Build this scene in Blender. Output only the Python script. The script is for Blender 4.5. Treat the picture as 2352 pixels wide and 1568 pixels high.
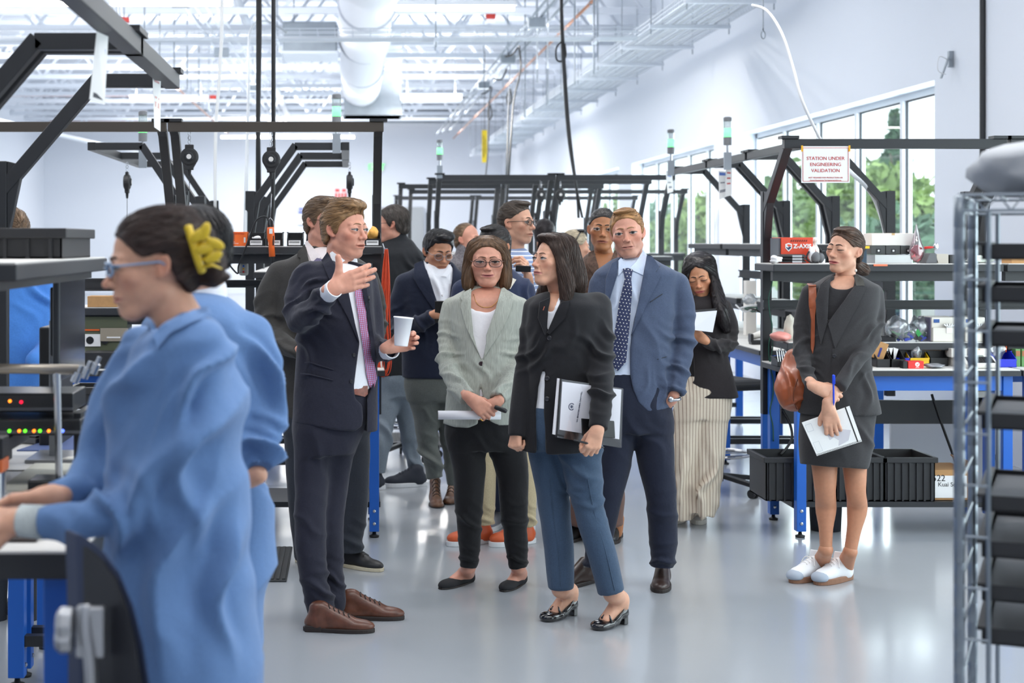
import bpy, bmesh, math, random
import numpy as np
from mathutils import Vector, Matrix
MR = Matrix.Rotation; v3 = Vector
from mathutils.bvhtree import BVHTree
from mathutils.geometry import delaunay_2d_cdt

for _o in list(bpy.data.objects): bpy.data.objects.remove(_o)
SC = bpy.context.scene; COL = SC.collection
random.seed(7); RNG = np.random.default_rng(7)
# ---- camera: level, looking along +Y from (0,0,1.65); the lens is shifted (the frame is an off-centre crop)
F, CX, CY, EYE = 3600.0, 800.0, 555.0, 1.65
_cd = bpy.data.cameras.new('camera'); CAM = bpy.data.objects.new('camera', _cd); COL.objects.link(CAM)
CAM.location = (0, 0, EYE); CAM.rotation_euler = (math.pi/2, 0, 0)
_cd.sensor_width = 36; _cd.lens = 36*F/2352
_cd.shift_x = (1176-CX)/2352; _cd.shift_y = (CY-784)/2352
_cd.clip_start = .05; _cd.clip_end = 400
_cd.dof.use_dof = True; _cd.dof.focus_distance = 7.3; _cd.dof.aperture_fstop = 3.4
SC.camera = CAM
# ---- world: bright overcast sky
W = bpy.data.worlds.new('overcast_sky'); SC.world = W; W.use_nodes = True
_bg = W.node_tree.nodes['Background']; _bg.inputs[0].default_value = (.86, .93, 1, 1); _bg.inputs[1].default_value = 2.2
# ---- view
SC.view_settings.view_transform = 'Standard'; SC.view_settings.look = 'None'
SC.view_settings.gamma = 1; SC.view_settings.use_curve_mapping = False
SC.view_settings.exposure = 0.25
cy = SC.cycles
cy.max_bounces = 7; cy.diffuse_bounces = 4; cy.glossy_bounces = 3; cy.transmission_bounces = 4; cy.transparent_max_bounces = 12
cy.caustics_reflective = False; cy.caustics_refractive = False; cy.sample_clamp_indirect = 6
try: cy.use_denoising = True
except Exception: pass
WALLX = 4.9; BACKY = 50.0; LEFTX = -9.7; FRONTY = -7.0; DECKZ = 6.4
def area_light(name, loc, rot, sx, sy, power, col):
    l = bpy.data.lights.new(name, 'AREA'); l.shape = 'RECTANGLE'; l.size = sx; l.size_y = sy; l.energy = power; l.color = col
    o = bpy.data.objects.new(name, l); COL.objects.link(o); o.location = loc; o.rotation_euler = rot; return o
# daylight in each window opening (y0, y1, z0, z1)
WINDOWS = [(1.6, 9.0), (13.1, 19.6), (21.0, 27.1), (28.4, 33.0), (35.0, 41.0)]
WZ0, WZ1 = .55, 3.0
for _a, _b in WINDOWS:
    area_light('daylight', (WALLX+.55, (_a+_b)/2, (WZ0+WZ1)/2), (0, math.pi/2, 0), WZ1-WZ0, _b-_a, (26 if _a < 9 else 46)*(_b-_a), (.86, .93, 1))
# ================= helpers =================
def P(px, py, Y): return v3(((px-CX)*Y/F, Y, EYE-(py-CY)*Y/F))
def lin(c): 
    c = np.array(c[:3], float)/255.0
    return tuple(np.where(c <= .04045, c/12.92, ((c+.055)/1.055)**2.4)) + (1.0,)
_M = {}
def N(nt, t, **kw):
    n = nt.nodes.new(t)
    for k, v in kw.items():
        if hasattr(n, k) and not k[0].isupper(): setattr(n, k, v)
        else: n.inputs[k.replace('_', ' ')].default_value = v
    return n
def mat(name, rgb, rough=.5, metal=0.0, var=0.0, vs=8.0, bump=0.0, bs=200.0, coat=0.0, spec=.5, emit=None, es=0.0, stretch=None, weave=0.0, sheen=0.0, attr=False, sss=0.0, wr=0.0):
    if name in _M: return _M[name]
    m = bpy.data.materials.new(name); m.use_nodes = True; nt = m.node_tree; b = nt.nodes['Principled BSDF']; L = nt.links.new
    c = lin(rgb); b.inputs['Base Color'].default_value = c; b.inputs['Roughness'].default_value = rough; b.inputs['Metallic'].default_value = metal
    b.inputs['Specular IOR Level'].default_value = spec; b.inputs['Coat Weight'].default_value = coat; b.inputs['Coat Roughness'].default_value = .12
    b.inputs['Sheen Weight'].default_value = sheen; b.inputs['Sheen Roughness'].default_value = .5
    if emit: b.inputs['Emission Color'].default_value = lin(emit); b.inputs['Emission Strength'].default_value = es
    tc = nt.nodes.new('ShaderNodeTexCoord'); src = tc.outputs['Object']
    if stretch:
        mp = nt.nodes.new('ShaderNodeMapping'); mp.inputs['Scale'].default_value = stretch; L(src, mp.inputs[0]); src = mp.outputs[0]
    if attr:
        va = nt.nodes.new('ShaderNodeVertexColor'); va.layer_name = 'Col'; L(va.outputs[0], b.inputs['Base Color'])
    if sss: b.inputs['Subsurface Weight'].default_value = sss; b.inputs['Subsurface Radius'].default_value = (1, .35, .2); b.inputs['Subsurface Scale'].default_value = .008
    if var:
        n = N(nt, 'ShaderNodeTexNoise', Scale=vs, Detail=4.0); L(src, n.inputs['Vector'])
        mx = nt.nodes.new('ShaderNodeMix'); mx.data_type = 'RGBA'; mx.blend_type = 'MULTIPLY'; mx.inputs['Factor'].default_value = 1
        r = N(nt, 'ShaderNodeMapRange'); r.inputs[1].default_value = .3; r.inputs[2].default_value = .7; r.inputs[3].default_value = 1-var; r.inputs[4].default_value = 1+var
        L(n.outputs['Fac'], r.inputs[0])
        if attr: L(va.outputs[0], mx.inputs[6])
        else: mx.inputs[6].default_value = c
        L(r.outputs[0], mx.inputs[7]); L(mx.outputs[2], b.inputs['Base Color'])
    if bump or weave or wr:
        h = None; bn = None
        for (amt, sc, dist, st) in ((bump, bs, .001, 1), (weave, 900.0, .0006, 1), (wr, 11.0, .012, 2)):
            if not amt: continue
            n = N(nt, 'ShaderNodeTexNoise', Scale=sc, Detail=3.0)
            if st == 2: n.inputs['Distortion'].default_value = .25
            L(src, n.inputs['Vector'])
            bb = N(nt, 'ShaderNodeBump', Strength=amt, Distance=dist); L(n.outputs['Fac'], bb.inputs['Height'])
            if bn: L(bn.outputs[0], bb.inputs['Normal'])
            bn = bb
        L(bn.outputs[0], b.inputs['Normal'])
    _M[name] = m; return m
def glassmat(name, tint=(255, 255, 255), gloss=.12, rough=.02, dens=0.0, fm=.6):
    if name in _M: return _M[name]
    m = bpy.data.materials.new(name); m.use_nodes = True; nt = m.node_tree; nt.nodes.clear()
    o = nt.nodes.new('ShaderNodeOutputMaterial'); t = nt.nodes.new('ShaderNodeBsdfTransparent'); t.inputs[0].default_value = lin(tint)
    g = nt.nodes.new('ShaderNodeBsdfGlossy'); g.inputs['Roughness'].default_value = rough
    mx = nt.nodes.new('ShaderNodeMixShader'); lw = nt.nodes.new('ShaderNodeLayerWeight'); lw.inputs[0].default_value = .25
    ml = nt.nodes.new('ShaderNodeMath'); ml.operation = 'MULTIPLY_ADD'; ml.inputs[1].default_value = fm; ml.inputs[2].default_value = gloss
    nt.links.new(lw.outputs['Fresnel'], ml.inputs[0]); nt.links.new(ml.outputs[0], mx.inputs[0]); nt.links.new(t.outputs[0], mx.inputs[1])
    if dens:
        d = nt.nodes.new('ShaderNodeBsdfDiffuse'); d.inputs[0].default_value = lin(tint); m2 = nt.nodes.new('ShaderNodeMixShader'); m2.inputs[0].default_value = dens
        nt.links.new(g.outputs[0], m2.inputs[1]); nt.links.new(d.outputs[0], m2.inputs[2]); ml.inputs[2].default_value = max(gloss, dens); nt.links.new(m2.outputs[0], mx.inputs[2])
    else: nt.links.new(g.outputs[0], mx.inputs[2])
    nt.links.new(mx.outputs[0], o.inputs[0]); _M[name] = m; return m

class MB:
    def __init__(s): s.v = []; s.f = []; s.mi = []; s.m = 0
    def add(s, vs, fs):
        o = len(s.v); s.v += [tuple(v) for v in vs]; s.f += [tuple(i+o for i in f) for f in fs]; s.mi += [s.m]*len(fs); return s
    def box(s, c, size, rot=None, taper=1.0):
        x, y, z = [q/2 for q in size]; vs = []
        for k in (-1, 1):
            t = taper if k < 0 else 1
            for i, j in ((-1, -1), (1, -1), (1, 1), (-1, 1)): vs.append(v3((i*x*t, j*y*t, k*z)))
        if rot is not None:
            R = rot if isinstance(rot, Matrix) else MR(rot, 3, 'Z'); vs = [R @ v for v in vs]
        c = Vector(c); return s.add([v+c for v in vs], [(3, 2, 1, 0), (4, 5, 6, 7), (0, 1, 5, 4), (1, 2, 6, 5), (2, 3, 7, 6), (3, 0, 4, 7)])
    def bx(s, x0, x1, y0, y1, z0, z1): return s.box(((x0+x1)/2, (y0+y1)/2, (z0+z1)/2), (abs(x1-x0), abs(y1-y0), abs(z1-z0)))
    def bar(s, p, q, w, h, up=(0, 0, 1)):
        p, q = Vector(p), Vector(q); d = (q-p).normalized(); u = Vector(up)
        if abs(d.dot(u)) > .98: u = v3((0, 1, 0))
        a = d.cross(u).normalized(); b = a.cross(d).normalized(); vs = []
        for e in (p, q):
            for i, j in ((-1, -1), (1, -1), (1, 1), (-1, 1)): vs.append(e+a*(i*w/2)+b*(j*h/2))
        return s.add(vs, [(3, 2, 1, 0), (4, 5, 6, 7), (0, 1, 5, 4), (1, 2, 6, 5), (2, 3, 7, 6), (3, 0, 4, 7)])
    def tube(s, pts, r, n=8, cap=True):
        pts = [Vector(p) for p in pts]; K = len(pts); rr = r if isinstance(r, (list, tuple)) else [r]*K; vs = []; fs = []; a = None
        for i, p in enumerate(pts):
            d = (pts[min(i+1, K-1)]-pts[max(i-1, 0)]).normalized()
            if a is None:
                u = v3((0, 0, 1)) if abs(d.z) < .9 else v3((1, 0, 0)); a = d.cross(u).normalized()
            else:
                a = (a-d*a.dot(d)); a = a.normalized() if a.length > 1e-6 else d.orthogonal().normalized()
            b = d.cross(a)
            for k in range(n):
                t = 2*math.pi*k/n; vs.append(p+(a*math.cos(t)+b*math.sin(t))*rr[i])
        for i in range(K-1):
            for k in range(n):
                k2 = (k+1) % n; fs.append((i*n+k, i*n+k2, (i+1)*n+k2, (i+1)*n+k))
        if cap: fs += [tuple(range(n-1, -1, -1)), tuple((K-1)*n+k for k in range(n))]
        return s.add(vs, fs)
    def lathe(s, prof, c=(0, 0, 0), n=20, M=None):
        c = Vector(c); vs = []; fs = []; K = len(prof)
        for r, z in prof:
            for k in range(n):
                t = 2*math.pi*k/n; v = v3((r*math.cos(t), r*math.sin(t), z)); vs.append((M @ v if M else v)+c)
        for i in range(K-1):
            for k in range(n):
                k2 = (k+1) % n; fs.append((i*n+k, i*n+k2, (i+1)*n+k2, (i+1)*n+k))
        fs += [tuple(range(n-1, -1, -1)), tuple((K-1)*n+k for k in range(n))]
        return s.add(vs, fs)
    def prism(s, poly, ext):
        ext = Vector(ext); n = len(poly); vs = [Vector(p) for p in poly]; vs += [v+ext for v in vs]
        fs = [tuple(range(n-1, -1, -1)), tuple(range(n, 2*n))]+[(i, (i+1) % n, n+(i+1) % n, n+i) for i in range(n)]
        return s.add(vs, fs)
    def ball(s, c, r, n=12, m=8, sc=(1, 1, 1)):
        prof = [(max(1e-4, r*math.sin(math.pi*i/m)), -r*math.cos(math.pi*i/m)) for i in range(m+1)]
        return s.lathe(prof, c, n, Matrix.Diagonal(sc))
def ploc(p):
    v = v3((0, 0, 0))
    while p is not None: v = v+p.location; p = p.parent
    return v
def fix(me):
    b = bmesh.new(); b.from_mesh(me); bmesh.ops.recalc_face_normals(b, faces=b.faces); b.to_mesh(me); b.free()
def obj(name, mb, m, parent=None, smooth=False, bevel=0, local=False, kind=None, fixn=True):
    me = bpy.data.meshes.new(name); off = v3((0, 0, 0)) if (local or parent is None) else ploc(parent)
    me.from_pydata([tuple(Vector(v)-off) for v in mb.v], [], mb.f)
    for x in (m if isinstance(m, (list, tuple)) else [m]): me.materials.append(x)
    if any(mb.mi): me.polygons.foreach_set('material_index', mb.mi)
    if fixn: fix(me)
    if smooth: me.polygons.foreach_set('use_smooth', [True]*len(me.polygons))
    o = bpy.data.objects.new(name, me); COL.objects.link(o)
    if parent is not None: o.parent = parent
    if bevel:
        b = o.modifiers.new('bevel', 'BEVEL'); b.width = bevel; b.segments = 2; b.limit_method = 'ANGLE'; b.angle_limit = .6
    if kind: o['kind'] = kind
    return o
def tag(o, label, cat, group=None):
    o['label'] = label; o['category'] = cat
    if group: o['group'] = group
    return o
def thing(name, label, cat, loc=(0, 0, 0), group=None):
    o = bpy.data.objects.new(name, None); COL.objects.link(o); o.location = loc; o.empty_display_size = .05
    return tag(o, label, cat, group)
def struct(name, mb, m, **k):
    o = obj(name, mb, m, **k); o['kind'] = 'structure'; return o
def solo(name, label, cat, mb, m, group=None, **k): return tag(obj(name, mb, m, **k), label, cat, group)
def text(name, body, size, loc, rot, m, parent=None, align='CENTER', depth=.0008, bold=0.0, sx=1.0):
    cu = bpy.data.curves.new(name, 'FONT'); cu.body = body; cu.size = size; cu.align_x = align; cu.align_y = 'CENTER'; cu.extrude = depth; cu.offset = bold
    o = bpy.data.objects.new(name, cu); COL.objects.link(o); dg = bpy.context.evaluated_depsgraph_get()
    me = bpy.data.meshes.new_from_object(o.evaluated_get(dg)); bpy.data.objects.remove(o); 
    R = (MR(rot[2], 4, 'Z') @ MR(rot[1], 4, 'Y') @ MR(rot[0], 4, 'X')) if not isinstance(rot, Matrix) else rot.to_4x4()
    me.transform(Matrix.Diagonal((sx, 1, 1, 1))); me.transform(R); off = ploc(parent) if parent is not None else v3((0, 0, 0))
    me.transform(Matrix.Translation(Vector(loc)-off)); me.name = name; me.materials.clear(); me.materials.append(m)
    o = bpy.data.objects.new(name, me); COL.objects.link(o)
    if parent is not None: o.parent = parent
    return o
FRONT = (math.pi/2, 0, 0)
def arc(a, b, sag, n=10):
    a, b = Vector(a), Vector(b); return [a.lerp(b, i/n)+v3((0, 0, -sag*4*(i/n)*(1-i/n))) for i in range(n+1)]
def cr(pts, n=6):   # catmull-rom through points
    pts = [Vector(p) for p in pts]; out = []; K = len(pts)
    for i in range(K-1):
        p0, p1, p2, p3 = pts[max(i-1, 0)], pts[i], pts[i+1], pts[min(i+2, K-1)]
        for j in range(n):
            t = j/n; out.append(.5*((2*p1)+(p2-p0)*t+(2*p0-5*p1+4*p2-p3)*t*t+(3*p1-p0-3*p2+p3)*t**3))
    return out+[pts[-1]]
BLK = mat('black_plastic', (24, 25, 28), rough=.42); BLK0 = mat('black_steel', (34, 36, 40), rough=.45)
# ================= smooth solid modelling (distance fields meshed with surface nets) =================
def vnoise(Q):
    Q = np.asarray(Q, np.float32); I = np.floor(Q).astype(np.int64); f = Q-I; f = f*f*(3-2*f); r = 0
    for a in (0, 1):
        for b in (0, 1):
            for c in (0, 1):
                h = ((I[:, 0]+a)*73856093 ^ (I[:, 1]+b)*19349663 ^ (I[:, 2]+c)*83492791) & 0xffffff
                h = ((h*1103515245+12345) >> 8) & 0xffff
                w = (f[:, 0] if a else 1-f[:, 0])*(f[:, 1] if b else 1-f[:, 1])*(f[:, 2] if c else 1-f[:, 2]); r = r+w*(h/65535.0)
    return r
def smin(a, b, k):
    if k <= 0: return np.minimum(a, b)
    h = np.clip(.5+.5*(b-a)/k, 0, 1); return b+(a-b)*h-k*h*(1-h)
def smax(a, b, k): return -smin(-a, -b, k)
def ell(p, c, r):
    q = p-np.array(c, np.float32); r = np.array(r, np.float32); k0 = np.sqrt(((q/r)**2).sum(1)); k1 = np.sqrt(((q/(r*r))**2).sum(1))+1e-9
    return k0*(k0-1)/k1
def rcone(p, a, b, ra, rb):
    a = np.array(a, np.float32); ba = np.array(b, np.float32)-a; pa = p-a; t = np.clip(pa @ ba/(ba @ ba+1e-12), 0, 1)
    return np.sqrt(((pa-t[:, None]*ba)**2).sum(1))-(ra+(rb-ra)*t)
def mono(xs, ys, X):   # smooth (monotone-ish) resample
    xs = np.array(xs, float); ys = np.array(ys, float)
    if len(xs) < 3: return np.interp(X, xs, ys)
    h = np.diff(xs); d = np.diff(ys)/h; m = np.zeros(len(xs)); m[0] = d[0]; m[-1] = d[-1]
    for i in range(1, len(xs)-1): m[i] = 0 if d[i-1]*d[i] <= 0 else 2*d[i-1]*d[i]/(d[i-1]+d[i])
    i = np.clip(np.searchsorted(xs, X)-1, 0, len(xs)-2); t = (X-xs[i])/h[i]
    return (2*t**3-3*t**2+1)*ys[i]+(t**3-2*t**2+t)*h[i]*m[i]+(-2*t**3+3*t**2)*ys[i+1]+(t**3-t**2)*h[i]*m[i+1]
class Shape:
    def __init__(s): s.it = []; s.lo = np.full(3, 1e9); s.hi = np.full(3, -1e9)
    def put(s, fn, lo, hi, k, op='u'):
        lo = np.array(lo, float); hi = np.array(hi, float); s.it.append((fn, lo, hi, k, op))
        if op == 'u': s.lo = np.minimum(s.lo, lo); s.hi = np.maximum(s.hi, hi)
        return s
    def cone(s, a, b, ra, rb, k=.02, q=1.0, op='u'):
        a = np.array(a, float); b = np.array(b, float); m = max(ra, rb)*max(1, q); S = np.array([1, 1/q, 1])
        fn = (lambda p: rcone(p, a, b, ra, rb)) if q == 1 else (lambda p: rcone((p*S).astype(np.float32), a*S, b*S, ra, rb)*min(1, q))
        return s.put(fn, np.minimum(a, b)-m, np.maximum(a, b)+m, k, op)
    def ell(s, c, r, k=.02, op='u', R=None):
        c = np.array(c, float); r = np.array(r, float)
        if R is None: return s.put(lambda p: ell(p, c, r), c-r, c+r, k, op)
        Rm = np.array(R, np.float32); m = r.max(); return s.put(lambda p: ell((p-c.astype(np.float32)) @ Rm, (0, 0, 0), r), c-m, c+m, k, op)
    def limb(s, Y, nodes, k=.03, q=1.0, sub=4, inset=0.0, cut=0):
        # nodes: (px, py, dY, r_px) -> smooth tapered tube
        A = np.array([list(P(n[0], n[1], Y+n[2]))+[n[3]*(Y+n[2])/F-inset] for n in nodes]); t = np.arange(len(A)); T = np.linspace(0, len(A)-1, (len(A)-1)*sub+1)
        B = np.stack([mono(t, A[:, i], T) for i in range(4)], 1); r = B[:, 3]; m = r.max()*max(1, q); S = np.array([1, 1/q, 1])
        def fn(p):
            p = (p*S).astype(np.float32); d = None
            for i in range(len(B)-1):
                e = rcone(p, B[i, :3]*S, B[i+1, :3]*S, B[i, 3], B[i+1, 3]); d = e if d is None else np.minimum(d, e)
            d = d*min(1, q)
            if cut: e = (B[-1, :3]-B[-2, :3]); e = e/np.linalg.norm(e); d = smax(d, (p/S-B[-1, :3]-e*B[-1, 3]*(1-cut)) @ e, .006)
            return d
        return s.put(fn, B[:, :3].min(0)-m, B[:, :3].max(0)+m, k)
    def stack(s, Y, rings, k=.03, inset=0.0, cap=True):
        # rings: (py, px_left, px_right, half_depth_m, dY)
        A = np.array(sorted([(EYE-(r[0]-CY)*(Y+r[4])/F, ((r[1]+r[2])/2-CX)*(Y+r[4])/F, (r[2]-r[1])/2*(Y+r[4])/F-inset, r[3]-inset, Y+r[4]) for r in rings]))
        Z = np.linspace(A[0, 0], A[-1, 0], 160); C = [mono(A[:, 0], A[:, i], Z) for i in range(1, 5)]; C[1] = np.maximum(C[1], .004); C[2] = np.maximum(C[2], .004)
        sl = np.abs(np.gradient(C[1], Z)); z0, z1 = Z[0], Z[-1]
        def fn(p):
            z = p[:, 2]; a = np.interp(z, Z, C[1]); b = np.interp(z, Z, C[2]); x = (p[:, 0]-np.interp(z, Z, C[0]))/a; y = (p[:, 1]-np.interp(z, Z, C[3]))/b
            k0 = (np.abs(x)**2.3+np.abs(y)**2.3)**(1/2.3); k1 = np.sqrt((x/a)**2+(y/b)**2)+1e-9; d = np.where(k0 > .15, (k0-1)*np.sqrt(x*x+y*y)/k1, -np.minimum(a, b))
            d = d/np.sqrt(1+np.interp(z, Z, sl)**2)
            return smax(smax(d, z-z1, .02), z0-z, .004) if cap else np.maximum(np.maximum(d, z-z1), z0-z)
        lo = [(C[0]-C[1]).min(), (C[3]-C[2]).min(), z0]; hi = [(C[0]+C[1]).max(), (C[3]+C[2]).max(), z1]
        return s.put(fn, lo, hi, k)
    def carve(s, poly, ylo, yhi, k=.004):
        # remove a region outlined by pixel points, between two depths
        V = np.array(poly, float)
        def fn(p):
            u = CX+p[:, 0]*F/p[:, 1]; v = CY-(p[:, 2]-EYE)*F/p[:, 1]; d = np.full(len(p), 1e9); ins = np.zeros(len(p), bool)
            for i in range(len(V)):
                a, b = V[i], V[(i+1) % len(V)]; e = b-a; wx = u-a[0]; wy = v-a[1]; t = np.clip((wx*e[0]+wy*e[1])/(e @ e+1e-9), 0, 1)
                d = np.minimum(d, (wx-t*e[0])**2+(wy-t*e[1])**2); c = (a[1] <= v) != (b[1] <= v)
                ins ^= c & (u < (e[0]*(v-a[1])/(e[1] if e[1] else 1e-9)+a[0]))
            d = np.sqrt(d)*np.where(ins, -1, 1)*p[:, 1]/F
            return np.maximum(np.maximum(d, ylo-p[:, 1]), p[:, 1]-yhi)
        ym = (ylo+yhi)/2; c = [P(x, y, yy) for x, y in poly for yy in (ylo, yhi)]
        lo = np.min([list(v) for v in c], 0); hi = np.max([list(v) for v in c], 0); lo[1] = ylo; hi[1] = yhi
        return s.put(fn, lo, hi, k, 's')
    def __call__(s, p):
        p = np.asarray(p, np.float32); d = np.full(len(p), 1.0, np.float32)
        for fn, lo, hi, k, op in s.it:
            m = k+.07; msk = ((p >= lo-m) & (p <= hi+m)).all(1)
            if not msk.any(): continue
            e = fn(p[msk]).astype(np.float32); q = d[msk]
            d[msk] = smin(q, e, k) if op == 'u' else smax(q, -e, k) if op == 's' else smax(q, e, k)
        return d
def snet(f, lo, hi, h, cb=5):
    lo = np.asarray(lo, float)-2.5*h; hi = np.asarray(hi, float)+2.5*h; n = np.maximum(1, np.ceil((hi-lo)/(h*cb)).astype(int))
    g = np.stack(np.meshgrid(*[lo[i]+h*cb*(np.arange(n[i])+.5) for i in range(3)], indexing='ij'), -1).reshape(-1, 3)
    dc = f(g).reshape(n); near = np.abs(dc) < h*cb*1.25
    rep = lambda A: np.pad(A.repeat(cb, 0).repeat(cb, 1).repeat(cb, 2), ((0, 1),)*3, mode='edge')
    D = np.where(rep(dc) < 0, -1.0, 1.0).astype(np.float32); mk = rep(near)
    for ax in range(3):
        a = np.moveaxis(mk, ax, 0); b = a.copy(); b[1:] |= a[:-1]; b[:-1] |= a[1:]; mk = np.moveaxis(b, 0, ax)
    I = np.argwhere(mk); D[mk] = f(lo+h*I)
    S = D < 0; cnt = np.zeros([q-1 for q in S.shape], np.int8)
    cs = [(a, b, c) for a in (0, 1) for b in (0, 1) for c in (0, 1)]; nx, ny, nz = cnt.shape
    for a, b, c in cs: cnt += S[a:a+nx, b:b+ny, c:c+nz]
    ids = np.argwhere((cnt > 0) & (cnt < 8)); idx = np.full(cnt.shape, -1, np.int64); idx[tuple(ids.T)] = np.arange(len(ids))
    acc = np.zeros((len(ids), 3)); num = np.zeros(len(ids))
    for i in range(8):
        for ax in range(3):
            if cs[i][ax]: continue
            j = list(cs[i]); j[ax] = 1; A = ids+cs[i]; B = ids+j; da = D[tuple(A.T)]; db = D[tuple(B.T)]; m = (da < 0) != (db < 0)
            t = da[m]/(da[m]-db[m]); q = np.tile(np.array(cs[i], float), (m.sum(), 1)); q[:, ax] += t; acc[m] += q; num[m] += 1
    V = lo+h*(ids+acc/num[:, None]); Fs = []
    for ax in range(3):
        o1, o2 = [(1, 2), (2, 0), (0, 1)][ax]; a = np.moveaxis(S, (ax, o1, o2), (0, 1, 2)); ch = a[:-1, 1:-1, 1:-1] != a[1:, 1:-1, 1:-1]
        e = np.argwhere(ch); flip = a[:-1, 1:-1, 1:-1][ch]; e[:, 1:] += 1; Q = []
        for (u, v) in ((-1, -1), (0, -1), (0, 0), (-1, 0)):
            c = e.copy(); c[:, 1] += u; c[:, 2] += v; w = np.empty_like(c); w[:, ax] = c[:, 0]; w[:, o1] = c[:, 1]; w[:, o2] = c[:, 2]; Q.append(idx[tuple(w.T)])
        Q = np.stack(Q, 1); Q[~flip] = Q[~flip][:, ::-1]; Fs.append(Q)
    return V, np.concatenate(Fs)
def nets(shape, h): return snet(shape, shape.lo, shape.hi, h)
def normals(V, Fq):
    n = np.cross(V[Fq[:, 2]]-V[Fq[:, 0]], V[Fq[:, 3]]-V[Fq[:, 1]]); o = np.zeros_like(V)
    for i in range(4): np.add.at(o, Fq[:, i], n)
    return o/(np.linalg.norm(o, axis=1, keepdims=True)+1e-12)
def relax(V, Fq, it=1, w=.5):
    for _ in range(it):
        a = np.zeros_like(V); c = np.zeros(len(V))
        for i in range(4):
            np.add.at(a, Fq[:, i], V[Fq[:, (i+1) % 4]]+V[Fq[:, i-1]]); np.add.at(c, Fq[:, i], 2)
        V = V*(1-w)+w*a/np.maximum(c, 1)[:, None]
    return V
def qobj(name, parts, m, parent=None, cols=None, kind=None):
    off = np.array(ploc(parent)) if parent is not None else np.zeros(3); V = []; Q = []; o = 0
    for v, q in parts: V.append(v-off); Q.append(q+o); o += len(v)
    V = np.concatenate(V); Q = np.concatenate(Q); me = bpy.data.meshes.new(name); me.vertices.add(len(V)); me.vertices.foreach_set('co', V.astype(np.float32).ravel())
    k = Q.shape[1]; me.loops.add(Q.size); me.loops.foreach_set('vertex_index', Q.ravel().astype(np.int32)); me.polygons.add(len(Q))
    me.polygons.foreach_set('loop_start', np.arange(0, Q.size, k, dtype=np.int32)); me.polygons.foreach_set('use_smooth', np.ones(len(Q), bool)); me.update(calc_edges=True)
    me.materials.append(m)
    if cols is not None:
        a = me.color_attributes.new('Col', 'FLOAT_COLOR', 'POINT'); c = np.ones((len(V), 4), np.float32); c[:, :3] = cols; a.data.foreach_set('color', c.ravel())
    ob = bpy.data.objects.new(name, me); COL.objects.link(ob)
    if parent is not None: ob.parent = parent
    if kind: ob['kind'] = kind
    return ob
class Surf:   # something to lay patches on
    def __init__(s, parts):
        V = np.concatenate([p[0] for p in parts]); o = 0; Q = []
        for v, q in parts: Q.append(q+o); o += len(v)
        s.b = BVHTree.FromPolygons([tuple(v) for v in V.tolist()], np.concatenate(Q).tolist()); s.c = v3((0, 0, EYE))
    def hit(s, px, py):
        d = P(px, py, 1)-s.c; d.normalize(); return s.b.ray_cast(s.c, d)
    def near(s, p): return s.b.find_nearest(p)
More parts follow.
